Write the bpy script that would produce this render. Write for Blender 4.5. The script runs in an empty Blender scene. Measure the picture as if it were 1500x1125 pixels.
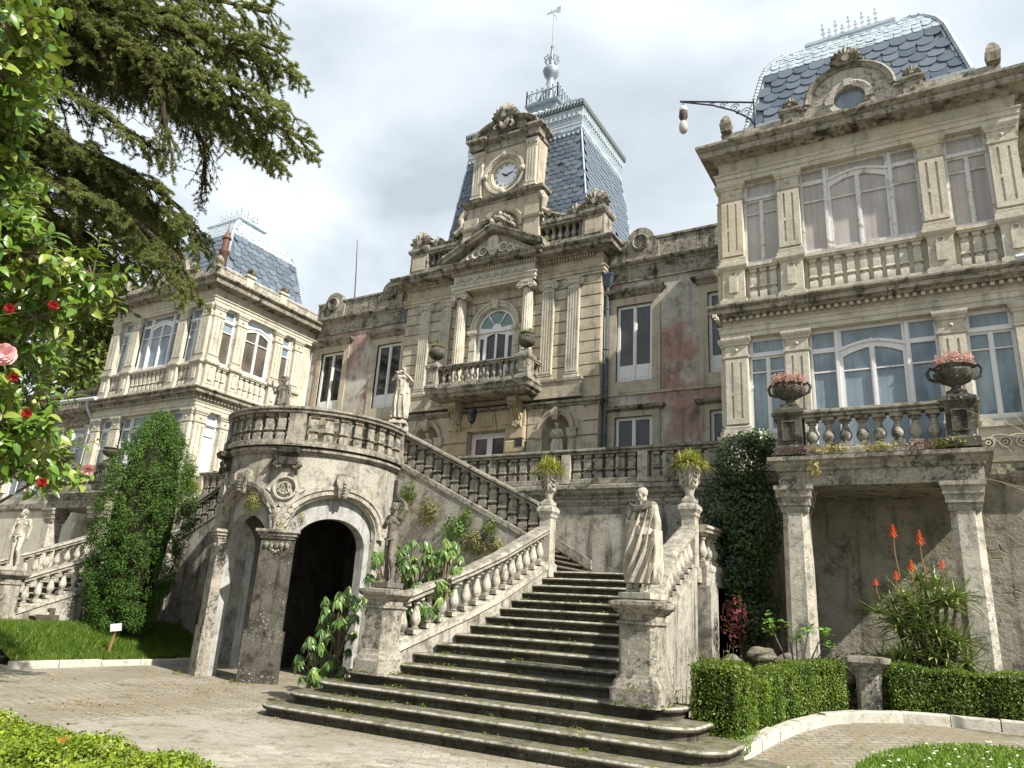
import bpy, bmesh, math, random
import numpy as np
from mathutils import Matrix, Vector
from mathutils.geometry import tessellate_polygon

SC = bpy.context.scene
COL = SC.collection
PI = math.pi
rad = math.radians

# ---------------------------------------------------------------- camera
YAW, PITCH, ROLL = 0.54212667, 0.29938116, 0.06190088
_f = Vector((-math.sin(YAW)*math.cos(PITCH), math.cos(YAW)*math.cos(PITCH), math.sin(PITCH)))
_r0 = Vector((math.cos(YAW), math.sin(YAW), 0))
_u0 = _r0.cross(_f)
_r = math.cos(ROLL)*_r0 + math.sin(ROLL)*_u0
_u = -math.sin(ROLL)*_r0 + math.cos(ROLL)*_u0
cam_d = bpy.data.cameras.new('camera')
cam_d.sensor_width = 36.0
cam_d.lens = 1088.95/1500*36
cam_d.clip_end = 3000
cam = bpy.data.objects.new('camera', cam_d)
COL.objects.link(cam)
cam.matrix_world = Matrix(((_r.x, _u.x, -_f.x, 0), (_r.y, _u.y, -_f.y, 0), (_r.z, _u.z, -_f.z, 1.6), (0, 0, 0, 1)))
SC.camera = cam

# ---------------------------------------------------------------- sun and sky
SUN_DIR = Vector((0.683, -0.185, 0.705)).normalized()       # towards the sun
sun_d = bpy.data.lights.new('sun', 'SUN')
sun_d.energy = 5.0
sun_d.angle = rad(0.6)
sun_d.color = (1.0, 0.94, 0.84)
sun = bpy.data.objects.new('sun', sun_d)
COL.objects.link(sun)
sun.rotation_euler = SUN_DIR.to_track_quat('Z', 'Y').to_euler()
sun.location = (20, -5, 30)

W = bpy.data.worlds.new('World')
SC.world = W
W.use_nodes = True
wn = W.node_tree
wn.nodes.clear()
def _wnode(t, **k):
    n = wn.nodes.new(t)
    for a, b in k.items(): setattr(n, a, b)
    return n
w_out = _wnode('ShaderNodeOutputWorld')
w_bg = _wnode('ShaderNodeBackground')
w_sky = _wnode('ShaderNodeTexSky', sky_type='NISHITA', sun_disc=False)
w_sky.sun_elevation = math.asin(SUN_DIR.z)
w_sky.sun_rotation = math.atan2(SUN_DIR.x, SUN_DIR.y)
w_sky.air_density = 1.0; w_sky.dust_density = 2.0
w_bg.inputs['Strength'].default_value = 0.084
w_co = _wnode('ShaderNodeTexCoord')
w_map = _wnode('ShaderNodeMapping')
w_map.inputs['Scale'].default_value = (1.0, 1.0, 1.9)
w_map.inputs['Location'].default_value = (0.35, 0.1, 0.0)
w_n = _wnode('ShaderNodeTexNoise')
w_n.inputs['Scale'].default_value = 2.1; w_n.inputs['Detail'].default_value = 6; w_n.inputs['Roughness'].default_value = 0.5
w_n.inputs['Distortion'].default_value = 0.3
w_r = _wnode('ShaderNodeValToRGB')
w_r.color_ramp.elements[0].position = 0.38; w_r.color_ramp.elements[0].color = (4.2, 4.75, 5.2, 1)
w_r.color_ramp.elements[1].position = 0.62; w_r.color_ramp.elements[1].color = (7.5, 7.9, 8.2, 1)
w_mix = _wnode('ShaderNodeMix', data_type='RGBA')
w_mix.inputs[0].default_value = 0.85
wl_ = wn.links.new
wl_(w_co.outputs['Generated'], w_map.inputs[0]); wl_(w_map.outputs[0], w_n.inputs['Vector'])
wl_(w_n.outputs['Fac'], w_r.inputs[0]); wl_(w_sky.outputs[0], w_mix.inputs[6]); wl_(w_r.outputs[0], w_mix.inputs[7])
wl_(w_mix.outputs[2], w_bg.inputs['Color']); wl_(w_bg.outputs[0], w_out.inputs['Surface'])

SC.view_settings.view_transform = 'Standard'
SC.view_settings.look = 'None'
SC.view_settings.exposure = 0.92
SC.view_settings.gamma = 1.0
SC.view_settings.use_curve_mapping = False
SC.render.engine = 'CYCLES'
SC.cycles.max_bounces = 5
SC.cycles.diffuse_bounces = 3
SC.cycles.glossy_bounces = 2
SC.cycles.transparent_max_bounces = 4
SC.cycles.use_denoising = True

# ---------------------------------------------------------------- object helpers
WM = {}
def _link(o, parent, M):
    COL.objects.link(o)
    if parent is not None:
        o.parent = parent
        o.matrix_basis = WM[parent.name].inverted() @ M
    else:
        o.matrix_basis = M
    WM[o.name] = M.copy()
    return o

def props(o, label=None, cat=None, group=None, kind=None):
    if label: o['label'] = label
    if cat: o['category'] = cat
    if group: o['group'] = group
    if kind: o['kind'] = kind
    return o

def thing(name, label, cat, loc=(0, 0, 0), group=None):
    o = bpy.data.objects.new(name, None)
    o.empty_display_size = 0.2
    _link(o, None, Matrix.Translation(loc))
    return props(o, label, cat, group)

def put(name, mesh, parent=None, M=None, loc=None, rz=0.0, scl=None):
    o = bpy.data.objects.new(name, mesh)
    if M is None:
        M = Matrix.Translation(loc or (0, 0, 0))
        if rz: M = M @ Matrix.Rotation(rz, 4, 'Z')
        if scl: M = M @ Matrix.Diagonal((scl[0], scl[1], scl[2], 1))
    return _link(o, parent, M)

def copy_tree(o, M, parent=None):
    """a copy of a thing with copies of its parts, moved by matrix M (world)"""
    c = o.copy()
    _link(c, parent, M @ WM[o.name])
    for ch in o.children:
        copy_tree(ch, M, c)
    return c

def finish(me, mat, smooth=None, recalc=True):
    if recalc:
        bm = bmesh.new(); bm.from_mesh(me)
        bmesh.ops.recalc_face_normals(bm, faces=bm.faces)
        bm.to_mesh(me); bm.free()
    if smooth:
        me.polygons.foreach_set('use_smooth', np.ones(len(me.polygons), bool))
        me.set_sharp_from_angle(angle=rad(smooth))
    if mat is not None: me.materials.append(mat)
    me.update()
    return me

def rnd_attr(me, vals):
    a = me.attributes.new('rnd', 'FLOAT', 'FACE')
    a.data.foreach_set('value', np.asarray(vals, np.float32))

class MB:
    """collects shapes and builds ONE mesh; T is a matrix or a function local -> world"""
    def __init__(self, T=None):
        self.v = []; self.f = []; self.T = T
    def add(self, vs, fs):
        n = len(self.v)
        T = self.T
        if T is None: self.v.extend([tuple(p) for p in vs])
        elif callable(T): self.v.extend([tuple(T(*p)) for p in vs])
        else: self.v.extend([tuple(T @ Vector(p)) for p in vs])
        self.f.extend([tuple(i+n for i in q) for q in fs])
    def box(self, x0, x1, y0, y1, z0, z1):
        self.add([(x0,y0,z0),(x1,y0,z0),(x1,y1,z0),(x0,y1,z0),(x0,y0,z1),(x1,y0,z1),(x1,y1,z1),(x0,y1,z1)],
                 [(0,3,2,1),(4,5,6,7),(0,1,5,4),(1,2,6,5),(2,3,7,6),(3,0,4,7)])
    def rings(self, rings, cap=(True, True), closed=True):
        n = len(rings[0]); vs = [p for r in rings for p in r]; fs = []
        for k in range(len(rings)-1):
            for i in range(n if closed else n-1):
                j = (i+1) % n
                fs.append((k*n+i, k*n+j, (k+1)*n+j, (k+1)*n+i))
        if cap[0]: fs.append(tuple(range(n-1, -1, -1)))
        if cap[1]: fs.append(tuple((len(rings)-1)*n+i for i in range(n)))
        self.add(vs, fs)
    def rstack(self, cx, cy, hx, hy, prof, rot=0.0, cap=(True, True), cham=0.0):
        """rectangular 'lathe': prof = [(offset, z)...]"""
        c, s = math.cos(rot), math.sin(rot); R = []
        for o, z in prof:
            a, b = hx+o, hy+o
            if cham:
                q = cham
                pts = [(-a+q,-b),(a-q,-b),(a,-b+q),(a,b-q),(a-q,b),(-a+q,b),(-a,b-q),(-a,-b+q)]
            else:
                pts = [(-a,-b),(a,-b),(a,b),(-a,b)]
            R.append([(cx+c*x-s*y, cy+s*x+c*y, z) for x, y in pts])
        self.rings(R, cap)
    def lathe(self, cx, cy, prof, seg=12, cap=(True, True), a0=0.0):
        R = [[(cx+r*math.cos(a0+2*PI*i/seg), cy+r*math.sin(a0+2*PI*i/seg), z) for i in range(seg)] for r, z in prof]
        self.rings(R, cap)
    def outline(self, pts, prof, cap=(True, True)):
        """convex-ish outline (ccw) offset along its normals: prof = [(offset, z)...]"""
        n = len(pts); N = []
        for i in range(n):
            a = Vector(pts[i-1]); b = Vector(pts[i]); c = Vector(pts[(i+1) % n])
            d1 = (b-a).normalized(); d2 = (c-b).normalized()
            n1 = Vector((d1.y, -d1.x)); n2 = Vector((d2.y, -d2.x))
            m = (n1+n2); m = m/max(0.4, m.dot(n1)) if m.length > 1e-6 else n1
            N.append(m)
        self.rings([[(p[0]+N[i].x*o, p[1]+N[i].y*o, z) for i, p in enumerate(pts)] for o, z in prof], cap)
    def sweep(self, path, prof, closed=False):
        """path [(x,y,z)], prof [(o,z)] closed polygon; o points to the right of the path"""
        n = len(path); R = []
        for i in range(n):
            p = Vector(path[i])
            a = Vector(path[i-1]) if (i > 0 or closed) else None
            c = Vector(path[(i+1) % n]) if (i < n-1 or closed) else None
            ds = []
            if a is not None: d = (p-a); ds.append(Vector((d.x, d.y)).normalized())
            if c is not None: d = (c-p); ds.append(Vector((d.x, d.y)).normalized())
            ns = [Vector((d.y, -d.x)) for d in ds]
            m = ns[0]
            if len(ns) == 2:
                m = ns[0]+ns[1]; m = m/max(0.5, m.dot(ns[0]))
            R.append([(p.x+m.x*o, p.y+m.y*o, p.z+z) for o, z in prof])
        if closed:
            R.append(R[0]); self.rings(R, (False, False))
        else:
            self.rings(R, (True, True))
    def tube(self, pts, rr, seg=6, cap=(True, True)):
        pts = [Vector(p) for p in pts]; n = len(pts); R = []
        if not hasattr(rr, '__len__'): rr = [rr]*n
        up = None
        for i in range(n):
            t = (pts[min(i+1, n-1)]-pts[max(i-1, 0)])
            if t.length < 1e-9: t = Vector((0, 0, 1))
            t.normalize()
            if up is None:
                up = Vector((0, 0, 1)) if abs(t.z) < 0.9 else Vector((1, 0, 0))
            b = t.cross(up)
            if b.length < 1e-6: b = t.orthogonal()
            b.normalize(); up = b.cross(t)
            R.append([tuple(pts[i]+(b*math.cos(2*PI*k/seg)+up*math.sin(2*PI*k/seg))*rr[i]) for k in range(seg)])
        self.rings(R, cap)
    def poly(self, loops, w0, w1, back=True):
        """loops [(u,z)...] (outer, holes...) made into a plate between outward offsets w0 < w1 (outward = -y)"""
        loops = [list(l) for l in loops]
        tris = tessellate_polygon([[Vector((u, z, 0)) for u, z in l] for l in loops])
        flat = [p for l in loops for p in l]; n = len(flat)
        vs = [(u, -w1, z) for u, z in flat]+[(u, -w0, z) for u, z in flat]
        fs = [tuple(t) for t in tris]
        if back: fs += [(t[2]+n, t[1]+n, t[0]+n) for t in tris]
        k = 0
        for l in loops:
            m = len(l)
            for i in range(m):
                j = (i+1) % m
                fs.append((k+i, k+j, k+j+n, k+i+n))
            k += m
        self.add(vs, fs)
    def arch(self, cu, cz, r, prof, a0=0.0, a1=PI, n=20, rz=1.0, closed=False):
        """moulding along an arc in the wall plane: prof [(dr, w)] closed polygon"""
        R = []
        for i in range(n+(0 if closed else 1)):
            a = a0+(a1-a0)*i/n
            R.append([(cu+(r+dr)*math.cos(a), -w, cz+(r*rz+dr)*math.sin(a)) for dr, w in prof])
        if closed: R.append(R[0]); self.rings(R, (False, False))
        else: self.rings(R, (True, True))
    def mesh(self, name, mat, smooth=None, recalc=True, org=None):
        me = bpy.data.meshes.new(name)
        v = self.v
        if org is not None: v = [(p[0]-org[0], p[1]-org[1], p[2]-org[2]) for p in v]
        me.from_pydata(v, [], self.f)
        return finish(me, mat, smooth, recalc)
    def build(self, name, mat, parent=None, smooth=None, recalc=True):
        a = np.array(self.v)
        lo, hi = a.min(0), a.max(0)
        org = ((lo[0]+hi[0])/2, (lo[1]+hi[1])/2, lo[2])
        return put(name, self.mesh(name, mat, smooth, recalc, org), parent, loc=org)

def rect(u0, u1, z0, z1): return [(u0, z0), (u1, z0), (u1, z1), (u0, z1)]
def archpts(u0, u1, z0, zs, rise, n=14):
    c = (u0+u1)/2; r = (u1-u0)/2
    return [(u0, z0), (u1, z0)]+[(c+r*math.cos(PI*i/n), zs+rise*math.sin(PI*i/n)) for i in range(n+1)]
def segpts(u0, u1, z0, zl, zr, n=6):
    """leaf with a top that curves from zl (at u0) to zr (at u1)"""
    return [(u0, z0), (u1, z0)]+[(u1+(u0-u1)*i/n, zr+(zl-zr)*(i/n)**1.6) for i in range(n+1)]
def FR(x, y, z=0, rz=0.0): return Matrix.Translation((x, y, z)) @ Matrix.Rotation(rz, 4, 'Z')

# ---------------------------------------------------------------- materials
class NT:
    def __init__(self, name):
        self.m = bpy.data.materials.new(name); self.m.use_nodes = True
        self.t = self.m.node_tree; self.t.nodes.clear()
        self.out = self.t.nodes.new('ShaderNodeOutputMaterial')
        self.b = self.t.nodes.new('ShaderNodeBsdfPrincipled')
        self.t.links.new(self.b.outputs[0], self.out.inputs[0])
        self.geo = self.t.nodes.new('ShaderNodeNewGeometry')
    def l(self, a, b): self.t.links.new(a, b)
    def val(self, sock, v):
        if hasattr(v, 'is_linked') or isinstance(v, bpy.types.NodeSocket): self.l(v, sock)
        else: sock.default_value = v
    def noise(self, scale, detail=4, rough=0.55, vec=None, dist=0.0):
        n = self.t.nodes.new('ShaderNodeTexNoise')
        n.inputs['Scale'].default_value = scale; n.inputs['Detail'].default_value = detail
        n.inputs['Roughness'].default_value = rough; n.inputs['Distortion'].default_value = dist
        self.l(vec if vec is not None else self.geo.outputs['Position'], n.inputs['Vector'])
        return n.outputs['Fac']
    def voro(self, scale, vec=None, feat='F1', out='Distance'):
        n = self.t.nodes.new('ShaderNodeTexVoronoi'); n.feature = feat
        n.inputs['Scale'].default_value = scale
        self.l(vec if vec is not None else self.geo.outputs['Position'], n.inputs['Vector'])
        return n.outputs[out]
    def scaled(self, s):
        n = self.t.nodes.new('ShaderNodeVectorMath'); n.operation = 'MULTIPLY'
        self.l(self.geo.outputs['Position'], n.inputs[0]); n.inputs[1].default_value = s
        return n.outputs[0]
    def math(self, op, a, b=0.0, clamp=False):
        n = self.t.nodes.new('ShaderNodeMath'); n.operation = op; n.use_clamp = clamp
        self.val(n.inputs[0], a); self.val(n.inputs[1], b)
        return n.outputs[0]
    def ramp(self, fac, lo, hi, a=0.0, b=1.0):
        n = self.t.nodes.new('ShaderNodeMapRange'); n.interpolation_type = 'SMOOTHSTEP'
        self.l(fac, n.inputs[0])
        n.inputs[1].default_value = lo; n.inputs[2].default_value = hi
        n.inputs[3].default_value = a; n.inputs[4].default_value = b
        return n.outputs[0]
    def mix(self, fac, a, b, mode='MIX'):
        n = self.t.nodes.new('ShaderNodeMix'); n.data_type = 'RGBA'; n.blend_type = mode
        self.val(n.inputs[0], fac)
        for s, v in ((n.inputs[6], a), (n.inputs[7], b)):
            if isinstance(v, (tuple, list)): s.default_value = (v[0], v[1], v[2], 1)
            else: self.l(v, s)
        return n.outputs[2]
    def nz(self):
        n = self.t.nodes.new('ShaderNodeSeparateXYZ'); self.l(self.geo.outputs['Normal'], n.inputs[0])
        return n.outputs[2]
    def bump(self, h, strength=0.4, dist=0.02):
        n = self.t.nodes.new('ShaderNodeBump'); n.inputs['Strength'].default_value = strength
        n.inputs['Distance'].default_value = dist
        self.l(h, n.inputs['Height']); self.l(n.outputs[0], self.b.inputs['Normal'])
    def attr(self, name='rnd'):
        n = self.t.nodes.new('ShaderNodeAttribute'); n.attribute_name = name
        return n.outputs['Fac']
    def objrnd(self):
        n = self.t.nodes.new('ShaderNodeObjectInfo'); return n.outputs['Random']
    def done(self, col, rough=0.85, spec=0.3, metal=0.0):
        self.val(self.b.inputs['Base Color'], col if not isinstance(col, tuple) else (*col, 1))
        self.val(self.b.inputs['Roughness'], rough)
        self.b.inputs['Specular IOR Level'].default_value = spec
        self.b.inputs['Metallic'].default_value = metal
        return self.m

ALB = 1.0
def stone(name, c1, c2, dark=(.05, .045, .035), dark_amt=.5, streak=.5, lichen=.3, moss=.3, top_dark=.5, scale=1.0, bump=.5, warm=None, obj=0.0, grit=.5, tread=None, crust=0.0):
    """weathered stone: two tones, black biofilm, rain streaks, white lichen, moss on ledges"""
    c1 = tuple(x*ALB for x in c1); c2 = tuple(x*ALB for x in c2)
    if warm: warm = tuple(x*ALB for x in warm)
    t = NT(name)
    base = t.mix(t.ramp(t.noise(1.3*scale, 4, .6), .35, .68), c1, c2)
    if warm: base = t.mix(t.ramp(t.noise(.9*scale, 3, .5, t.scaled((1, 1, .6))), .52, .72, 0, .8), base, warm)
    if obj: base = t.mix(t.math('MULTIPLY', t.objrnd(), obj), base, c2 if warm is None else warm)
    g = t.noise(24*scale, 6, .75)
    base = t.mix(t.ramp(g, .38, .68, 0, grit), base, tuple(x*.42 for x in c1))
    base = t.mix(t.ramp(t.noise(55*scale, 3, .7), .55, .7, 0, grit*.7), base, tuple(min(.75, x*1.45) for x in c1))
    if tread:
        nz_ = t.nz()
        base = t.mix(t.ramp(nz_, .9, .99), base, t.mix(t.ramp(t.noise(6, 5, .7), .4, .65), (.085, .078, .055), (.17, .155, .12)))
        base = t.mix(t.math('MULTIPLY', t.ramp(nz_, .12, .45), t.ramp(nz_, .90, .985, 1, 0)), base, t.mix(t.ramp(t.noise(8, 5, .7), .35, .7), tread, tuple(x*.6 for x in tread)))  # nosings lightened by facing: foot wear plus a painted highlight
    if streak:
        s = t.noise(1.0, 5, .6, t.scaled((5.0*scale, 5.0*scale, .55*scale)))
        base = t.mix(t.ramp(s, .5, .72, 0, streak), base, dark)
    if dark_amt:
        d = t.noise(2.6*scale, 6, .68, dist=.4)
        base = t.mix(t.ramp(d, .5, .68, 0, dark_amt), base, dark)
    if top_dark:
        base = t.mix(t.math('MULTIPLY', t.ramp(t.nz(), .35, .8), t.ramp(t.noise(5*scale, 4), .3, .6, .35*top_dark, top_dark)), base, dark)
    if crust:
        k = t.math('MULTIPLY', t.ramp(t.noise(8*scale, 9, .72, dist=.6), .5, .57), t.ramp(t.noise(1.1*scale, 4, .6), .4, .62, .25, 1.0))
        base = t.mix(t.math('MULTIPLY', k, crust), base, dark)
        sp = t.math('MULTIPLY', t.ramp(t.voro(30*scale), .1, .22, 1, 0), t.ramp(t.noise(3.3*scale, 4, .6), .5, .62))
        base = t.mix(t.math('MULTIPLY', sp, crust), base, (.6, .6, .55))
    if lichen:
        li = t.math('MULTIPLY', t.ramp(t.noise(17*scale, 5, .75), .56, .66), t.ramp(t.noise(2.1*scale, 4, .6), .45, .6))
        base = t.mix(t.math('MULTIPLY', li, lichen), base, (.55, .55, .5))
    if moss:
        mo = t.math('MULTIPLY', t.ramp(t.nz(), .2, .75), t.ramp(t.noise(3.7*scale, 5, .65), .5, .62, 0, moss))
        base = t.mix(mo, base, (.10, .115, .02))
    t.bump(t.math('ADD', g, t.math('MULTIPLY', t.noise(7*scale, 5, .6), 1.4)), bump, .015)
    return t.done(base, .92, .15)

M = {}
M['stone_warm'] = stone('stone_warm', (.49, .44, .345), (.39, .35, .27), dark_amt=.35, streak=.4, lichen=.1, moss=.2, top_dark=.8, warm=(.48, .42, .31), obj=.35)
M['stone_cream'] = stone('stone_cream', (.57, .535, .445), (.47, .44, .36), dark_amt=.22, streak=.35, lichen=.1, moss=.2, top_dark=.85, warm=(.56, .49, .355))
M['stone_stained'] = stone('stone_stained', (.36, .33, .265), (.25, .23, .185), dark=(.022, .02, .016), dark_amt=.9, streak=.85, crust=.7, lichen=.35, moss=.45, top_dark=.9)
M['stone_mottled'] = stone('stone_mottled', (.50, .47, .40), (.38, .35, .29), dark=(.03, .027, .022), dark_amt=.8, streak=.55, lichen=.5, moss=.2, top_dark=.9, scale=1.6, grit=.6, crust=.7)
M['stone_yellow'] = stone('stone_yellow', (.44, .37, .245), (.36, .30, .2), dark_amt=.15, streak=.15, lichen=.05, moss=.1, top_dark=.4)
M['stone_grey'] = stone('stone_grey', (.40, .37, .31), (.27, .25, .205), dark=(.028, .026, .02), dark_amt=.75, streak=.6, lichen=.75, moss=.6, top_dark=.55, grit=.7, scale=1.5, bump=.7, crust=.75)
M['stone_white'] = stone('stone_white', (.54, .505, .43), (.43, .40, .335), dark=(.04, .037, .03), dark_amt=.5, streak=.45, lichen=.6, moss=.25, top_dark=.55, grit=.65, scale=1.6, bump=.5, crust=.5)
M['stone_black'] = stone('stone_black', (.13, .12, .10), (.065, .06, .05), dark=(.016, .014, .012), dark_amt=.85, streak=.8, lichen=.8, grit=.7, moss=.4, top_dark=.6, scale=1.5, bump=.8)
M['statue'] = stone('statue_marble', (.50, .465, .39), (.40, .365, .30), dark=(.035, .03, .024), dark_amt=.4, streak=.5, lichen=.2, moss=.05, top_dark=.9, grit=.3, scale=2.5, bump=.25)
M['statue_dark'] = stone('statue_stone', (.20, .18, .15), (.125, .112, .094), dark=(.025, .022, .018), dark_amt=.6, streak=.55, lichen=.5, moss=.1, top_dark=.6, scale=3.0, bump=.35)
M['plaster'] = stone('plaster_grey', (.44, .415, .36), (.30, .28, .24), dark=(.035, .033, .028), dark_amt=.62, streak=.8, grit=.6, crust=.35, lichen=.25, moss=.15, top_dark=.5, scale=.9, bump=.45, warm=(.40, .36, .28))
M['plaster_pale'] = stone('plaster_pale', (.42, .42, .405), (.32, .32, .305), dark_amt=.4, streak=.5, lichen=.2, moss=0, top_dark=0, scale=1.5, bump=.2)
M['plaster_shaded'] = stone('plaster_shaded', (.10, .093, .08), (.06, .055, .047), dark=(.012, .011, .01), dark_amt=.6, streak=.5, lichen=.1, moss=0, top_dark=0, scale=1.2, bump=.4)  # dark copy of the plaster, interior shade put into its colour
M['rubble'] = stone('rubble_plaster', (.36, .33, .265), (.20, .175, .125), dark=(.045, .037, .025), dark_amt=.75, streak=.4, lichen=.6, grit=.7, moss=.2, top_dark=.2, scale=1.5, bump=1.0, warm=(.36, .29, .17))
def rubble_mat():
    t = NT('rubble_wall')
    c = t.mix(t.ramp(t.noise(1.1, 5, .65), .36, .66), (.33, .305, .25), (.22, .2, .155))
    c = t.mix(t.ramp(t.noise(2.7, 6, .75), .5, .66, 0, .75), c, (.075, .065, .048))
    c = t.mix(t.ramp(t.noise(21, 5, .75), .5, .7, 0, .6), c, (.40, .385, .34))
    ed = t.voro(4.2, t.scaled((1, 1, 1.5)), 'DISTANCE_TO_EDGE')
    cell = t.voro(4.2, t.scaled((1, 1, 1.5)), 'F1', 'Color')
    sx = t.t.nodes.new('ShaderNodeSeparateColor'); t.l(cell, sx.inputs[0]); st = t.mix(sx.outputs[0], (.28, .225, .15), (.15, .125, .09)); st = t.mix(t.ramp(ed, .0, .07), (.05, .04, .028), st)
    hole = t.ramp(t.math('ADD', t.noise(.85, 4, .6), t.math('MULTIPLY', t.noise(6, 4), .16)), .66, .74, 0, .5)
    c = t.mix(hole, c, st)
    s = t.noise(1.0, 5, .6, t.scaled((4.0, 4.0, .5)))
    c = t.mix(t.ramp(s, .52, .74, 0, .6), c, (.05, .043, .03))
    c = t.mix(t.ramp(t.noise(.7, 4, .6), .5, .7, 0, .45), c, (.12, .115, .05))
    h = t.math('ADD', t.math('MULTIPLY', hole, t.math('SUBTRACT', t.ramp(ed, 0, .1), 1.3)), t.math('MULTIPLY', t.noise(9, 6, .7), .9))
    t.bump(h, .9, .05)
    return t.done(c, .95, .1)
M['rubble'] = rubble_mat()
M['step'] = stone('step_stone', (.105, .095, .073), (.07, .062, .047), dark=(.018, .016, .012), dark_amt=.7, streak=.5, lichen=.45, moss=.8, top_dark=.0, scale=1.7, bump=.8, tread=(.42, .395, .335))  # risers dark with algae, plus shade put into the colour

def facade_mat():
    t = NT('plaster_pink')
    grey = t.mix(t.ramp(t.noise(1.6, 4), .35, .65), (.47, .45, .40), (.37, .355, .31))
    pink = t.mix(t.ramp(t.noise(4, 4), .35, .7), (.36, .225, .19), (.27, .17, .145))
    n = t.math('ADD', t.noise(.55, 5, .62, t.scaled((1, 1, .8))), t.math('MULTIPLY', t.noise(3.1, 5, .7), .25))
    c = t.mix(t.ramp(n, .57, .72, 0, .92), grey, pink)
    s = t.noise(1.0, 5, .6, t.scaled((4.0, 4.0, .5)))
    c = t.mix(t.ramp(s, .5, .74, 0, .65), c, (.09, .08, .068))
    d = t.noise(2.2, 6, .7)
    c = t.mix(t.ramp(d, .5, .66, 0, .6), c, (.12, .105, .088))
    # faint horizontal joint scores in the render
    t.bump(t.math('ADD', t.noise(22, 5, .7), t.noise(4, 4)), .35, .015)
    return t.done(c, .93, .12)
M['facade'] = facade_mat()

def paint_mat():
    t = NT('white_paint')
    c = t.mix(t.ramp(t.noise(14, 5, .7), .56, .7, 0, .55), (.66, .665, .66), (.42, .41, .38))
    c = t.mix(t.ramp(t.noise(5, 5, .7), .62, .7, 0, .7), c, (.33, .25, .17))
    t.bump(t.noise(40, 4), .15, .004)
    return t.done(c, .55, .35)
M['paint'] = paint_mat()
def paint_worn():
    t = NT('worn_white_paint')
    c = t.mix(t.ramp(t.noise(14, 6, .75), .5, .62, 0, .6), (.60, .605, .61), (.37, .36, .34))
    c = t.mix(t.ramp(t.noise(4.5, 6, .75), .54, .62, 0, .85), c, (.30, .22, .15))
    t.bump(t.noise(30, 5), .3, .006)
    return t.done(c, .65, .3)
M['paint_worn'] = paint_worn()
def paint_rust():
    t = NT('flaking_paint')
    c = t.mix(t.ramp(t.noise(7, 5, .7), .45, .58), (.62, .62, .6), (.33, .16, .08))
    return t.done(c, .7, .2)
M['paint_rust'] = paint_rust()

def glass_mat(name, c, c2, rough=.05, sc=1.2, folds=0.0, scene=0.0):
    """old window glass: a dim room or curtain behind, mirrored surroundings painted in, wavy reflections on top"""
    t = NT(name)
    n = t.ramp(t.noise(sc, 3, .5), .35, .7)
    n2 = t.math('ADD', n, t.math('MULTIPLY', t.objrnd(), .45))
    col = t.mix(n2, c, c2)
    if folds:
        w = t.noise(1.0, 2, .5, t.scaled((13, 13, .35)))
        col = t.mix(t.ramp(w, .42, .62, 0, folds), col, tuple(x*.62 for x in c))
    if scene:
        q = t.noise(1.0, 5, .7, t.scaled((2.6, 2.6, 1.1)), .6)
        col = t.mix(t.ramp(q, .48, .6, 0, scene), col, tuple(x*3.2+.012 for x in c))  # blotches of reflected trees painted into the pane colour
    t.bump(t.math('ADD', t.noise(1.6, 2), t.math('MULTIPLY', t.noise(7, 2), .15)), .1, .05)
    return t.done(col, rough, .5)
M['glass_curtain'] = glass_mat('glass_over_curtain', (.34, .305, .285), (.43, .40, .38), folds=.28)
M['glass_blue'] = glass_mat('glass_bluegrey', (.11, .155, .195), (.22, .275, .315), folds=.25, scene=.2)
M['glass_dark'] = glass_mat('glass_dark', (.010, .011, .015), (.04, .036, .034), scene=.55)
M['glass_brown'] = glass_mat('glass_brown', (.045, .036, .028), (.12, .105, .085), scene=.4)
M['glass_pale_green'] = glass_mat('glass_green', (.10, .17, .17), (.2, .28, .28))
M['glass_red'] = glass_mat('glass_red_blind', (.035, .012, .012), (.09, .03, .025))
M['glass_pale'] = glass_mat('glass_pale', (.45, .55, .62), (.5, .6, .66))

def slate_mat():
    t = NT('slate')
    c = t.mix(t.objrnd(), (.065, .09, .122), (.13, .162, .202))
    c = t.mix(t.ramp(t.noise(6, 4), .55, .75, 0, .5), c, (.16, .17, .19))
    t.bump(t.noise(18, 4), .15, .006)
    return t.done(c, .5, .45)
M['slate'] = slate_mat()
def zinc_mat():
    t = NT('zinc')
    c = t.mix(t.ramp(t.noise(5, 4), .35, .7), (.44, .505, .55), (.32, .38, .42))
    return t.done(c, .42, .5, .15)
M['zinc'] = zinc_mat()
def simple(name, c, rough=.6, spec=.3, metal=0.0, c2=None, sc=8):
    t = NT(name)
    if c2: c = t.mix(t.ramp(t.noise(sc, 4, .6), .35, .68), c, c2)
    return t.done(c, rough, spec, metal)
M['pipe'] = simple('pipe_blue', (.085, .11, .145), .5, .4, 0, (.06, .08, .105))
M['pipe_pale'] = simple('pipe_pale', (.42, .46, .48), .5, .4)
M['iron_zinc'] = simple('dark_zinc', (.055, .075, .075), .6, .3)
M['zinc_mid'] = simple('zinc_mid', (.20, .245, .28), .5, .4, .1, (.28, .33, .36), 4)
M['iron'] = simple('iron', (.02, .021, .024), .5, .4)
M['iron_rust'] = simple('iron_rusty', (.10, .045, .035), .7, .3, 0, (.04, .03, .03))
M['lamp_glass'] = simple('lamp_glass', (.42, .40, .36), .15, .5)
M['clock_face'] = simple('clock_face', (.68, .72, .78), .45, .4)
M['copper'] = simple('copper', (.15, .065, .045), .6, .3, .1, (.10, .055, .045))
M['card2'] = simple('dull_card', (.6, .6, .6), .6, .3)
M['black'] = simple('black_paint', (.012, .012, .014), .5, .3)
M['wood'] = simple('stake_wood', (.42, .24, .12), .8, .2, 0, (.3, .17, .08))
M['card'] = simple('white_card', (.74, .74, .76), .6, .3)
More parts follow.
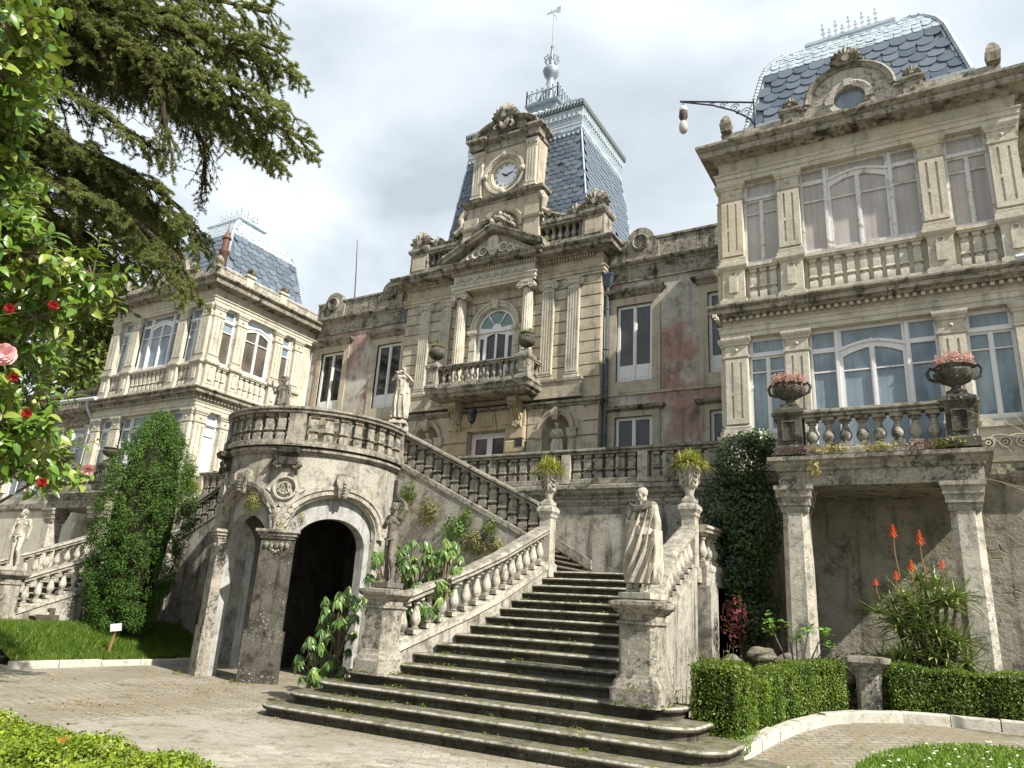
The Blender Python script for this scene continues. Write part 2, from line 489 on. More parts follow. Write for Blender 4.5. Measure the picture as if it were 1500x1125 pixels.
M['leaf_rib'] = simple('flower_stalk', (.22, .13, .06), .6, .3)
M['bark'] = simple('bark', (.13, .10, .075), .95, .1, 0, (.06, .048, .036), 12)
M['twig_backlit'] = simple('twig_backlit', (.05, .04, .03), .95, .1, 0, (.03, .024, .018), 12)  # bark colour darkened so the boughs look backlit
M['twig'] = simple('twig', (.22, .17, .12), .9, .1, 0, (.13, .1, .075), 12)
M['twig_pale'] = simple('twig_pale', (.46, .40, .30), .9, .1)
M['soil'] = simple('soil', (.075, .055, .035), .95, .1, 0, (.035, .03, .018), 5)
M['kerb'] = stone('kerb_stone', (.56, .53, .46), (.48, .45, .39), dark_amt=.35, streak=.1, lichen=.2, moss=.35, top_dark=.1, scale=2)
M['rock'] = stone('rock', (.22, .2, .16), (.13, .12, .095), dark_amt=.5, streak=.2, lichen=.6, moss=.4, top_dark=.1, scale=2.5)

def leaf_mat(name, a, b, c=None, rough=.5, trans=.25, spec=.35):
    t = NT(name)
    r = t.attr()
    col = t.mix(r, a, b)
    if c: col = t.mix(t.ramp(r, .82, .95), col, c)
    m = t.done(col, rough, spec)
    tr = t.t.nodes.new('ShaderNodeBsdfTranslucent')
    t.l(t.mix(.5, col, (.35, .4, .05)), tr.inputs[0])
    mx = t.t.nodes.new('ShaderNodeMixShader'); mx.inputs[0].default_value = trans
    t.l(t.b.outputs[0], mx.inputs[1]); t.l(tr.outputs[0], mx.inputs[2]); t.l(mx.outputs[0], t.out.inputs[0])
    return m
M['leaf_camellia'] = leaf_mat('leaf_camellia', (.04, .10, .012), (.14, .255, .028), (.24, .28, .05), .32, .22, .5)
M['leaf_cedar'] = leaf_mat('needles_cedar', (.085, .115, .045), (.29, .33, .13), None, .6, .45, .2)
M['leaf_yew'] = leaf_mat('leaf_yew', (.022, .06, .010), (.085, .18, .022), None, .55, .15, .25)
M['leaf_rhodo'] = leaf_mat('leaf_rhododendron', (.06, .13, .03), (.17, .28, .07), (.27, .33, .09), .38, .2, .45)
M['leaf_ivy'] = leaf_mat('leaf_ivy', (.010, .03, .008), (.04, .095, .02), (.12, .19, .06), .35, .12, .5)
M['leaf_box'] = leaf_mat('leaf_box', (.04, .088, .008), (.145, .23, .02), (.24, .22, .05), .4, .25, .35)
M['leaf_box_yellow'] = leaf_mat('leaf_box_young', (.12, .19, .014), (.28, .37, .035), (.38, .44, .07), .4, .3, .35)
M['leaf_aloe'] = leaf_mat('leaf_aloe', (.11, .17, .045), (.29, .36, .12), (.36, .33, .13), .4, .1, .4)
M['leaf_shrub'] = leaf_mat('leaf_shrub', (.06, .15, .025), (.17, .32, .05), None, .4, .22, .4)
M['leaf_dry'] = leaf_mat('leaf_dry', (.11, .13, .04), (.26, .25, .08), (.3, .17, .07), .6, .2, .2)
M['leaf_tuft'] = leaf_mat('leaf_tuft', (.17, .2, .035), (.42, .43, .1), (.45, .38, .14), .5, .2, .3)
M['leaf_purple'] = leaf_mat('leaf_purple', (.06, .01, .02), (.16, .02, .045), None, .5, .2, .3)
M['leaf_tree'] = leaf_mat('leaf_tree', (.05, .085, .02), (.15, .2, .045), None, .55, .25, .25)
M['leaf_palm'] = leaf_mat('leaf_palm', (.03, .055, .018), (.08, .13, .035), None, .45, .15, .35)
M['grass'] = leaf_mat('grass_blades', (.035, .085, .01), (.12, .215, .02), (.24, .28, .06), .5, .3, .25)
M['litter'] = leaf_mat('leaf_litter', (.16, .12, .05), (.34, .28, .12), (.36, .2, .06), .8, .05, .1)
M['leaf_moss'] = leaf_mat('leaf_moss', (.05, .07, .012), (.15, .18, .03), None, .8, .1, .1)
M['grass_light'] = leaf_mat('grass_light', (.07, .16, .02), (.22, .36, .05), (.32, .42, .1), .5, .3, .25)
M['petal_pink'] = leaf_mat('petal_pink', (.74, .34, .38), (.82, .55, .56), None, .5, .25, .3)
M['petal_red'] = leaf_mat('petal_red', (.22, .005, .012), (.38, .012, .026), None, .45, .2, .35)
M['petal_orange'] = leaf_mat('petal_orange', (.72, .05, .02), (.8, .13, .06), None, .45, .2, .3)
M['petal_yellow'] = leaf_mat('petal_yellow', (.27, .235, .07), (.42, .36, .14), None, .5, .2, .3)
M['petal_white'] = leaf_mat('petal_white', (.75, .75, .7), (.8, .8, .76), None, .5, .2, .3)
M['bud'] = simple('bud', (.45, .45, .18), .5, .3)
# ---------------------------------------------------------------- shared pieces
X0 = -13.1
_cache = {}
def baluster_mesh(style, h, r, mat):
    k = (style, round(h, 3), round(r, 3), mat)
    if k in _cache: return _cache[k]
    m = MB()
    if style == 'block':
        pr = [(.95, 0), (1.0, .03), (1.0, .25), (.8, .28), (.62, .31), (.62, .35), (1.08, .37), (1.08, .42), (.86, .45), (.95, .62), (.86, .80), (.62, .83), (.62, .87), (1.0, .89), (1.0, 1.0)]
        m.rstack(0, 0, 0, 0, [(a*r, b*h) for a, b in pr], cap=(False, False))
    else:
        m.rstack(0, 0, 0, 0, [(r*1.0, 0), (r*1.0, .12*h), (r*.7, .14*h)], cap=(False, True))
        pr = [(.55, .13), (.7, .17), (.5, .2), (.82, .28), (1.0, .37), (.88, .48), (.58, .62), (.45, .74), (.5, .77), (.72, .79), (.72, .83), (.5, .85), (.6, .88)]
        m.lathe(0, 0, [(a*r, b*h) for a, b in pr], 10, cap=(False, False))
        m.rstack(0, 0, 0, 0, [(r*.7, .875*h), (r*.95, .89*h), (r*.95, h)], cap=(True, False))
    _cache[k] = m.mesh('baluster', M[mat], 40)
    return _cache[k]

RAIL = [(-.14, 0), (.14, 0), (.15, .035), (.12, .05), (.17, .08), (.17, .12), (.12, .145), (-.12, .145), (-.17, .12), (-.17, .08), (-.12, .05), (-.15, .035)]
BASE = [(-.15, 0), (.15, 0), (.15, .1), (.11, .13), (-.11, .13), (-.15, .1)]
def resample(path, step):
    out = []; L = [0]
    for a, b in zip(path[:-1], path[1:]): L.append(L[-1]+(Vector(b)-Vector(a)).length)
    n = max(1, int(round(L[-1]/step)))
    for i in range(n+1):
        s = L[-1]*i/n; k = 0
        while k < len(L)-2 and L[k+1] < s: k += 1
        t = (s-L[k])/max(1e-9, L[k+1]-L[k])
        out.append(Vector(path[k]).lerp(Vector(path[k+1]), t))
    return out

def balusters(parent, path, spacing, style, h, r, mat, zoff, ends=True):
    pts = resample(path, spacing)
    me = baluster_mesh(style, h, r, mat)
    for i in range(len(pts)-1):
        p = (pts[i]+pts[i+1])/2; d = pts[i+1]-pts[i]
        put('baluster', me, parent, loc=(p.x, p.y, p.z+zoff), rz=math.atan2(d.y, d.x)+(0 if style == 'round' else 0))

def balustrade(parent, path, hb=.6, style='block', r=.085, spacing=.27, mat='stone_grey', ws=1.0, rail_mat=None, base=True):
    """path at the underside of the base"""
    m = MB(); m.sweep([(p[0], p[1], p[2]+.13+hb) for p in path], [(o*ws, z) for o, z in RAIL])
    m.build('rail', M[rail_mat or mat], parent)
    if base:
        m = MB(); m.sweep(path, [(o*ws, z) for o, z in BASE]); m.build('base', M[mat], parent)
    balusters(parent, path, spacing, style, hb+.02, r, mat, .12)

def urn_profile(k=1.0):
    return [(.0, 0), (.16*k, 0), (.16*k, .05), (.09*k, .08), (.07*k, .14), (.12*k, .17), (.24*k, .24), (.3*k, .33), (.31*k, .38), (.26*k, .42), (.27*k, .46), (.31*k, .48), (.3*k, .5), (.24*k, .49), (.22*k, .42), (0, .42)]

def leaf_cloud(name, mat, parent, P, N, size, aspect=.5, fold=.12, seed=0, jitter=.9, world=None, droop=0.0, sizevar=.35, kind=None, rnd=None):
    """P, N: points and preferred normals; each leaf a folded diamond of 4 triangles"""
    rg = np.random.default_rng(seed); n = len(P)
    P = np.asarray(P, float); N = np.asarray(N, float)+rg.normal(0, jitter, (n, 3))
    N /= np.linalg.norm(N, axis=1)[:, None]+1e-9
    D = rg.normal(0, 1, (n, 3)); D[:, 2] -= droop
    D -= (D*N).sum(1)[:, None]*N; D /= np.linalg.norm(D, axis=1)[:, None]+1e-9
    B = np.cross(N, D)
    s = size*(1+rg.uniform(-sizevar, sizevar, n))[:, None]
    w = s*aspect*.5
    a = P-D*s*.5; c = P+D*s*.5
    b = P-B*w+N*s*fold-D*s*.06; d = P+B*w+N*s*fold-D*s*.06
    V = np.stack([a, b, c, d], 1).reshape(-1, 3)
    q = np.arange(n)*4
    Fc = np.stack([np.stack([q, q+1, q+2], 1), np.stack([q, q+2, q+3], 1)], 1).reshape(-1, 3)
    r = rg.uniform(0, 1, n) if rnd is None else np.clip(rnd+rg.uniform(-.25, .25, n), 0, 1)
    return raw_mesh(name, mat, parent, V, Fc, np.repeat(r, 2), kind)

def raw_mesh(name, mat, parent, V, Fc, r=None, kind=None, smooth=False):
    V = np.asarray(V, np.float64); Fc = np.asarray(Fc, np.int32)
    org = np.array([(V[:, 0].min()+V[:, 0].max())/2, (V[:, 1].min()+V[:, 1].max())/2, V[:, 2].min()])
    me = bpy.data.meshes.new(name)
    me.vertices.add(len(V)); me.vertices.foreach_set('co', (V-org).astype(np.float32).ravel())
    k = Fc.shape[1]
    me.loops.add(Fc.size); me.loops.foreach_set('vertex_index', Fc.ravel())
    me.polygons.add(len(Fc)); me.polygons.foreach_set('loop_start', np.arange(len(Fc), dtype=np.int32)*k)
    me.update(calc_edges=True)
    if r is not None: rnd_attr(me, r)
    if smooth: me.polygons.foreach_set('use_smooth', np.ones(len(Fc), bool))
    me.materials.append(mat)
    o = put(name, me, parent, loc=tuple(org))
    if kind: o['kind'] = kind
    return o

def ell_points(rg, n, c, r, shell=.55):
    """points in an ellipsoid, denser near its skin, and outward normals"""
    d = rg.normal(0, 1, (n, 3)); d /= np.linalg.norm(d, axis=1)[:, None]
    k = (shell+(1-shell)*rg.uniform(0, 1, n)**.5)[:, None]
    return np.asarray(c)+d*np.asarray(r)*k, d

# ---------------------------------------------------------------- palace
PAL = thing('palace', 'large weathered stone mansion with a clock tower and two glazed end pavilions', 'mansion', (X0, 18.3, 0))

def window(F, outer, panes, glass, mat='paint', w0=-.14, w1=-.07, extra=None, parent=PAL, name='window'):
    m = MB(F); m.poly([outer]+panes, w0, w1)
    if extra: extra(m)
    wo = m.build(name, M[mat], parent)
    for i, p in enumerate(panes):
        g = glass[i] if isinstance(glass, (list, tuple)) else glass
        q = MB(F); q.poly([[(u, z) for u, z in p]], w0+.015, w0+.03)
        q.build('pane', M[g], wo)
    return wo

def pilaster(F, u, w, z0, z1, flutes=2, mat='stone_cream', d=.12):
    m = MB(F); h = w/2
    m.rstack(u, 0, h, d-.02, [(.06, z0), (.06, z0+.1), (.03, z0+.13), (.035, z0+.17), (.0, z0+.22), (0, z1-.5), (.02, z1-.48), (.035, z1-.46), (.035, z1-.43), (0, z1-.41), (0, z1-.2), (.03, z1-.18), (.03, z1-.15), (.06, z1-.11), (.075, z1-.06), (.075, z1)])
    zb, zt = z0+.24, z1-.52
    holes = []
    n = flutes
    for i in range(n):
        c = u+(i-(n-1)/2)*(w*.78/n)
        hw = .022
        # outer flutes are short at the foot, the middle one runs tall
        for (a, b) in ([(zb+.12, zb+.62), (zb+.72, zt-.08)] if i % 2 == 0 and n > 1 else [(zb+.12, zt-.1)]):
            holes.append([(c-hw, a), (c+hw, a), (c+hw, b), (c, b+.03), (c-hw, b)])
    m.poly([rect(u-h+.003, u+h-.003, zb, zt)]+holes, d-.03, d+.012, back=False)
    m.lathe(0, 0, [(0, 0)], 3) if False else None
    o = m.build('pilaster', M[mat], PAL)
    k = MB(F @ Matrix.Translation((u, -(d-.02), z1-.3)) @ Matrix.Rotation(PI/2, 4, 'X'))
    k.lathe(0, 0, [(.045, 0), (.045, .02), (.03, .035), (.012, .05), (0, .055)], 8, cap=(False, False))
    k.build('boss', M[mat], o)
    return o

def dado(F, u, w, z0, z1, mat='stone_cream', d=.17):
    m = MB(F); h = w/2
    m.rstack(u, 0, h, d-.02, [(.06, z0), (.06, z0+.12), (.02, z0+.16), (0, z0+.18), (0, z1-.16), (.03, z1-.13), (.06, z1-.1), (.08, z1-.06), (.08, z1-.01), (.03, z1)])
    o = m.build('pedestal', M[mat], PAL)
    k = MB(F)
    k.box(u-.09, u+.09, -d-.015, -d+.03, z0+.3, z1-.3)
    k.arch(u, z1-.25, .05, [(0, d-.03), (.03, d-.03), (.03, d+.01), (0, d+.01)], 0, 2*PI, 12, closed=True)
    k.build('panel', M[mat], o)

def relief_balusters(F, u0, u1, z0, z1, mat='stone_cream', sp=.25):
    h = z1-z0
    m = MB(F); q = [(-.05, z1-.14), (.1, z1-.14), (.1, z1-.1), (.125, z1-.095), (.125, z1-.04), (.09, z1-.03), (.09, z1), (-.05, z1)]
    m.rings([[(u0, -w, z) for w, z in q], [(u1, -w, z) for w, z in q]]); m.build('sill', M[mat], PAL)
    m = MB(F); m.box(u0, u1, -.11, .05, z0, z0+.12); m.build('plinth', M[mat], PAL)
    n = max(1, int(round((u1-u0)/sp))); me = baluster_mesh('block', h-.25, .078, mat)
    for i in range(n):
        u = u0+(u1-u0)*(i+.5)/n
        put('baluster', me, PAL, M=F @ Matrix.Translation((u, .015, z0+.115)))

def side_window(F, u0, u1, z0, z1, zt, glass, mat='paint', single=False):
    o = rect(u0, u1, z0, z1); a = .06
    mid = (u0+u1)/2
    p = [rect(u0+a+.02, u1-a-.02, zt+.07, z1-.07)]
    if single:
        p += [rect(u0+a, u1-a, z0+.1, zt-.42), rect(u0+a, u1-a, zt-.39, zt-.08)]
    else:
        for b, c in ((u0+a, mid-.045), (mid+.045, u1-a)):
            p += [rect(b, c, z0+.1, zt-.4), rect(b, c, zt-.375, zt-.08)]
    def ex(m): m.box(u0, u1, .05, .1-.002, zt-.02, zt+.03)
    def ex2(m):
        m.box(u0+.002, u1-.002, .03, .068, zt-.035, zt+.025)
        m.box(mid-.02, mid+.02, .055, .069, z0+.05, zt-.05) if not single else None
    return window(F, o, p, glass, mat, extra=ex2)

def centre_window(F, u0, u1, z0, z1, glass, mat='paint', dw=.62, lights=True, zt=None):
    """arched pair of leaves between side lights, a transom above"""
    c = (u0+u1)/2; a = .06
    zt = zt or z1-.42                      # spring of the door arch
    ds = c-dw; de = c+dw
    P = []
    zr = zt+.2
    for (x0, x1, zl, zr_) in ((ds+.07, c-.05, zt-.12, zt+.04), (c+.05, de-.07, zt+.04, zt-.12)):
        mid = zt-.42
        P.append(rect(x0, x1, z0+.12, mid-.015))
        P.append(segpts(x0, x1, mid+.015, zl, zr_) if x0 < c else [(x0, mid+.015), (x1, mid+.015)]+[(x1+(x0-x1)*i/6, zl+(zr_-zl)*(1-(1-(1-i/6))**1.6) if False else zr_+(zl-zr_)*(1-(1-i/6)**1.6)) for i in range(7)])
    # transom light above the arch
    n = 8
    top = [(ds+.06+(de-ds-.12)*i/n, zt+.1+.12*math.sin(PI*i/n)) for i in range(n+1)]
    P.append(top+[(de-.06, z1-.06), (ds+.06, z1-.06)])
    if lights:
        for x0, x1 in ((u0+a, ds-.08), (de+.08, u1-a)):
            P.append(rect(x0, x1, zt+.12, z1-.06))
            P.append(rect(x0, x1, z0+.12, zt-.42))
            P.append(rect(x0, x1, zt-.39, zt+.02))
    def ex(m):
        path = [(ds-.02+(de-ds+.04)*i/n, zt+.0+.15*math.sin(PI*i/n)) for i in range(n+1)]
        for (a_, b_) in zip(path[:-1], path[1:]):
            m.add([(a_[0], .04, a_[1]), (b_[0], .04, b_[1]), (b_[0], .04, b_[1]+.055), (a_[0], .04, a_[1]+.055),
                   (a_[0], .09, a_[1]), (b_[0], .09, b_[1]), (b_[0], .09, b_[1]+.055), (a_[0], .09, a_[1]+.055)],
                  [(0, 1, 2, 3), (0, 4, 5, 1), (3, 2, 6, 7), (0, 3, 7, 4), (1, 5, 6, 2)])
        if lights:
            for x in (ds-.03, de+.03): m.box(x-.03, x+.03, .035, .08, z0, z1-.02)
        m.box(c-.022, c+.022, .052, .08, z0+.05, zt+.02)
        for i in range(5):                # carved spray over the arch
            m.box(c-.14+.07*i-.02, c-.14+.07*i+.02, .03, .06, zt+.16-abs(i-2)*.012, zt+.22-abs(i-2)*.02)
    return window(F, rect(u0, u1, z0, z1), P, glass, mat, extra=ex)

def acroterion(F, u, z, r, d=.12, mat='stone_stained', parent=PAL, name='acroterion', petals=7):
    """carved shell / palmette on a small scrolled foot"""
    m = MB(F)
    m.box(u-r*.75, u+r*.75, -d, d, z, z+r*.25)
    cz = z+r*.3
    for i in range(petals):
        a = PI*(.04+.92*i/(petals-1)); L = r*(1.15 if i != petals//2 else 1.3)
        ca, sa = math.cos(a), math.sin(a)
        pts = []
        for k, (t, w) in enumerate(((.12, .09), (.5, .17), (.85, .2), (1.0, .1))):
            x = u+ca*L*t; zz = cz+sa*L*t
            ww = r*w
            pts.append([(x-sa*ww, -d*.5-d*.55*math.sin(PI*t*.9), zz+ca*ww), (x, -d*.95-d*.6*math.sin(PI*t*.9), zz), (x+sa*ww, -d*.5-d*.55*math.sin(PI*t*.9), zz-ca*ww), (x, d*.8, zz)])
        m.rings(pts)
    for s in (-1, 1):
        m.arch(u+s*r*.72, z+r*.4, r*.2, [(-.06*r*3, -d), (0, -d), (0, d*1.1), (-.06*r*3, d*1.1)], 0, 2*PI, 12, closed=True)
    bl = [(u+r*.3*math.cos(q*PI/4), cz+.1*r+r*.3*math.sin(q*PI/4)) for q in range(8)]
    m.poly([bl], -d, d*1.35)
    return m.build(name, M[mat], parent)

WALL_W = -.02
def wing(s):
    cx = X0+s*12.04; hx = 2.92; y0 = 15.8; y1 = 20.72; yc = (y0+y1)/2; hy = (y1-y0)/2
    front = FR(cx, y0)
    inner = FR(cx-s*hx, 17.95, 0, -s*PI/2)
    SW = 'glass_curtain' if s > 0 else 'glass_dark'
    LW = 'glass_blue' if s > 0 else 'glass_blue'
    pil = [(-2.68, .48), (-1.42, .46), (1.42, .46), (2.68, .48)]
    wn_ = [(-2.44, -1.65, 's'), (-1.19, 1.19, 'c'), (1.65, 2.44, 's')]
    pilI = [(-1.93, .44), (-.9, .4), (.9, .4), (1.93, .4)]
    wnI = [(-1.63, -1.12, 'n'), (-.68, .68, 'd'), (1.12, 1.63, 'n')]
    faces = [(front, pil, wn_, hx, True)]
    faces.append((inner, pilI if s < 0 else [(-u, w) for u, w in pilI], wnI, None, s < 0))
    for F, pl, wl2, hw, full in faces:
        is_front = hw is not None
        ulo, uhi = (-hx+.004, hx-.004) if is_front else ((-2.145, 2.77) if s < 0 else (-2.77, 2.145))
        holes = []
        for a, b, k in wl2:
            holes.append(rect(a, b, 9.52, 11.66))
            holes.append(rect(a, b, 4.78 if (k == 'c') else 5.56, 7.72))
        m = MB(F); m.poly([rect(ulo, uhi, 4.5, 12.25)]+holes, -.3, WALL_W)
        m.build('wall', M['stone_cream'], PAL)
        for u, w in pl:
            pilaster(F, u, w, 9.5, 11.66)
            pilaster(F, u, w, 5.52, 7.74)
            dado(F, u, w, 8.5, 9.5)
            dado(F, u, w, 4.72, 5.52)
        us = sorted([(u-w/2-.07, u+w/2+.07) for u, w in pl])
        for i in range(len(us)-1):
            if us[i+1][0]-us[i][1] > .2: relief_balusters(F, us[i][1], us[i+1][0], 8.52, 9.5)
        for a, b, k in wl2:
            if k == 's':
                side_window(F, a, b, 9.52, 11.66, 11.2, 'glass_curtain' if s > 0 else 'glass_blue', 'paint_worn' if s > 0 else 'paint')
                side_window(F, a, b, 5.56, 7.72, 7.32, LW)
            elif k == 'c':
                centre_window(F, a, b, 9.52, 11.66, 'glass_curtain' if s > 0 else 'glass_blue', 'paint_worn' if s > 0 else 'paint')
                centre_window(F, a, b, 4.78, 7.72, LW, zt=7.2)
            elif k == 'n':
                side_window(F, a, b, 9.52, 11.66, 11.2, ['glass_blue', 'glass_brown', 'glass_blue'], single=True)
                side_window(F, a, b, 5.56, 7.72, 7.32, 'glass_pale', single=True)
            else:
                centre_window(F, a, b, 9.52, 11.66, ['glass_brown', 'glass_brown', 'glass_brown', 'glass_brown', 'glass_pale'], lights=False, dw=.6)
                centre_window(F, a, b, 5.56, 7.72, 'glass_blue', lights=False, dw=.6)
        # scroll frieze under the lower side windows
        for a, b, k in wl2:
            if k == 's':
                m = MB(F)
                m.box(a+.02, b-.02, -.03, .06, 5.4, 5.5); m.box(a+.02, b-.02, -.03, .06, 4.74, 4.84)
                for i in range(3):
                    uc = a+(b-a)*(i+.5)/3
                    m.arch(uc, 5.1, .11, [(-.035, -.03), (0, -.03), (0, .035), (-.035, .035)], 0, 2*PI, 14, closed=True)
                    m.arch(uc, 5.1, .05, [(-.03, -.03), (0, -.03), (0, .03), (-.03, .03)], 0, 2*PI, 10, closed=True)
                m.build('scroll_frieze', M['stone_cream'], PAL)
    # outer side and back
    m = MB(); xo = cx+s*hx
    m.box(min(xo-s*.28, xo-s*.004), max(xo-s*.28, xo-s*.004), y0+.31, y1, 4.5, 12.25)
    m.build('wall', M['stone_cream'], PAL)
    # basement
    m = MB(); m.rstack(cx, yc, hx-.03, hy-.03, [(0, -.2), (0, 4.42)]); m.build('wall', M['rubble'], PAL)
    m = MB(); m.rstack(cx, yc, hx, hy, [(-.05, 4.34), (.03, 4.38), (.1, 4.44), (.12, 4.5), (.12, 4.56), (.05, 4.62), (.05, 4.70), (-.1, 4.705)], cap=(False, True)); m.build('string_course', M['stone_stained'], PAL)
    # lower entablature and cornice
    m = MB(); m.rstack(cx, yc, hx, hy, [(-.3, 7.735), (.1, 7.735), (.1, 7.84), (.12, 7.845), (.12, 7.94), (.15, 7.98), (.15, 8.0), (.06, 8.005), (.06, 8.16), (.1, 8.18), (.1, 8.2)], cap=(False, True)); m.build('entablature', M['stone_cream'], PAL)
    m = MB(); m.rstack(cx, yc, hx, hy, [(-.2, 8.203), (.2, 8.203), (.21, 8.25), (.3, 8.28), (.31, 8.36), (.27, 8.38), (.34, 8.44), (.34, 8.48), (.1, 8.515), (-.5, 8.518)], cap=(False, True)); m.build('cornice', M['stone_stained'], PAL)
    m = MB()
    for F, L0, L1 in ((front, -hx-.06, hx+.06), (inner, -2.2, 2.7)):
        m.T = F
        n = int((L1-L0)/.145)
        for i in range(n):
            u = L0+(i+.5)*(L1-L0)/n
            m.box(u-.036, u+.036, -.165, -.08, 8.125, 8.2)
    m.T = None
    d = m.build('dentil_course', M['stone_cream'], PAL); d['kind'] = 'stuff'
    # upper entablature, crown cornice
    m = MB(); m.rstack(cx, yc, hx, hy, [(-.3, 11.655), (.1, 11.655), (.1, 11.76), (.12, 11.765), (.12, 11.86), (.16, 11.89), (.16, 11.92), (.05, 11.925), (.05, 12.2), (.1, 12.22)], cap=(False, True)); m.build('entablature', M['stone_cream'], PAL)
    m = MB(); m.rstack(cx, yc, hx, hy, [(-.2, 12.222), (.12, 12.222), (.2, 12.28), (.4, 12.31), (.42, 12.44), (.38, 12.46), (.5, 12.56), (.5, 12.62), (.1, 12.66), (-.6, 12.664)], cap=(False, True)); m.build('cornice', M['stone_stained'], PAL)
    # parapet with its oculus gable on the front
    for F, hw, arch in ((front, hx, True), (inner, 2.3, s < 0 and False)):
        if not arch: continue
        pts = [(-hw+.05, 12.66), (hw-.05, 12.66), (hw-.05, 13.12), (1.5, 13.12), (1.5, 13.2), (.95, 13.2), (.93, 13.3)]
        for i in range(13):
            a = PI*i/12; pts.append((.92*math.cos(a), 13.3+.82*math.sin(a)))
        pts += [(-.93, 13.3), (-.95, 13.2), (-1.5, 13.2), (-1.5, 13.12), (-hw+.05, 13.12)]
        oc = [(.36*math.cos(2*PI*i/24), 13.22+.33*math.sin(2*PI*i/24)) for i in range(24)]
        m = MB(F); m.poly([pts, oc], -.22, .0); par = m.build('parapet', M['stone_mottled'], PAL)
        m = MB(F)
        m.arch(0, 13.3, .92, [(-.1, -.2), (.05, -.2), (.05, .06), (0, .1), (-.04, .06), (-.1, .04)], 0, PI, 18, rz=.82/.92)
        for a in (-1, 1):
            m.box(min(a*.9, a*1.52), max(a*.9, a*1.52), -.06, .2, 13.2, 13.27)
        m.build('gable_moulding', M['stone_stained'], par)
        m = MB(F); m.arch(0, 13.22, .36, [(-.03, -.1), (.14, -.1), (.14, .035), (.1, .05), (-.03, .03)], 0, 2*PI, 28, rz=.33/.36, closed=True)
        for a in range(4):
            q = a*PI/2; m.box(.42*math.cos(q)-.09, .42*math.cos(q)+.09, -.075, .05, 13.22+.4*math.sin(q)-.09, 13.22+.4*math.sin(q)+.09)
        ocw = m.build('oculus', M['stone_mottled'], PAL)
        m = MB(F); m.poly([[(u*1.02, 13.22+(z-13.22)*1.02) for u, z in oc]], -.12, -.09); m.build('pane', M['glass_blue'], ocw)
        for u in (-1.27, 1.27):
            m = MB(F); m.rstack(u, .1, .19, .16, [(.03, 12.665), (.03, 12.75), (0, 12.78), (0, 13.2), (.03, 13.22), (.06, 13.27), (.06, 13.32), (.0, 13.36)]); k = m.build('pier', M['stone_stained'], PAL)
            m = MB(F); m.arch(u, 13.02, .05, [(-.03, .0), (0, .0), (0, .09), (-.03, .09)], 0, 2*PI, 10, closed=True); m.box(u-.02, u+.02, -.08, 0, 12.8, 12.95); m.build('boss', M['stone_stained'], k)
            acroterion(F, u, 13.355, .16, .07)
        acroterion(F, 0, 14.08, .3, .14, name='crest', petals=9)
        for u in (-hx+.16, hx-.16):
            m = MB(F); m.rings([[(u-.12*w, -.05-.1*w, z), (u+.12*w, -.05-.1*w, z), (u+.12*w, .1*w-.05, z), (u-.12*w, .1*w-.05, z)] for w, z in ((1, 13.12), (1.05, 13.2), (1.2, 13.32), (.95, 13.45), (.45, 13.58), (.1, 13.62))])
            m.build('finial', M['stone_stained'], PAL)
    # parapets on the other sides (inner one with two little piers)
    m = MB(inner)
    ul, uh = (-2.1, 2.77) if s < 0 else (-2.77, 2.1)
    m.box(ul, uh, -.02+.04, .2, 12.66, 13.1); m.box(ul, uh, .0, .22, 13.1, 13.16)
    m.build('parapet', M['stone_mottled'], PAL)
    for u in (-.85, .85):
        m = MB(inner); m.rstack(u, .1, .17, .13, [(.03, 12.665), (.03, 12.75), (0, 12.78), (0, 13.2), (.05, 13.24), (.05, 13.32), (0, 13.35)]); m.build('pier', M['stone_cream'], PAL)
        acroterion(inner, u, 13.345, .16, .08)
    m = MB(); m.box(min(xo-s*.25, xo-s*.05), max(xo-s*.25, xo-s*.05), y0+.3, y1, 12.66, 13.12); m.build('parapet', M['stone_cream'], PAL)
    # mansard
    mansard(cx, s)

def slate_mesh(w, h, mat='slate'):
    k = ('slate', w, h, mat)
    if k in _cache: return _cache[k]
    m = MB(); hw = w*.49; r = hw
    pts = [(-hw, h*1.05), (-hw, r*.72)]+[(-hw*math.cos(PI*i/8), r*.72-r*.72*math.sin(PI*i/8)) for i in range(1, 8)]+[(hw, r*.72), (hw, h*1.05)]
    m.poly([pts[::-1]], -.004, .012)
    _cache[k] = m.mesh('slate', M[mat]); return _cache[k]

def slate_face(parent, A, B, C_, D, w, e, name='slate', keep=None, joined=None):
    """quad A B (bottom) C D (top, above B and A) laid with fish-scale slates"""
    A, B, C_, D = map(Vector, (A, B, C_, D))
    n = int((D-A).length/e); me = slate_mesh(w, e*1.35)
    nrm = (B-A).cross(D-A).normalized()
    xd = (B-A).normalized(); yd = nrm.cross(xd).normalized()
    rg = random.Random(3)
    for i in range(n):
        t = (i+.0)/n; P = A.lerp(D, t); Q = B.lerp(C_, t); L = (Q-P).length
        k = int(L/w); off = (L-k*w)/2+(w/2 if i % 2 else 0)
        for j in range(k+(0 if i % 2 else 0)):
            p = P+xd*(off+w*(j+.5))
            if (p-P).length > L-w*.42: continue
            if keep and not keep(p): continue
            if rg.random() < .012: continue
            tilt = Matrix.Rotation(rad(-4.5+rg.uniform(-1.6, 1.6)), 4, 'X') @ Matrix.Rotation(rad(rg.gauss(0, 2.2)), 4, 'Y')
            R = Matrix((( xd.x, -nrm.x, yd.x, 0), (xd.y, -nrm.y, yd.y, 0), (xd.z, -nrm.z, yd.z, 0), (0, 0, 0, 1)))
            Mx = Matrix.Translation(p+nrm*(.045+rg.uniform(-.004, .004))+yd*rg.gauss(0, .008)) @ R @ tilt
            if joined is None: put(name, me, parent, M=Mx)
            else:
                joined.T = Mx; joined.add([v.co for v in me.vertices], [tuple(q.vertices) for q in me.polygons])

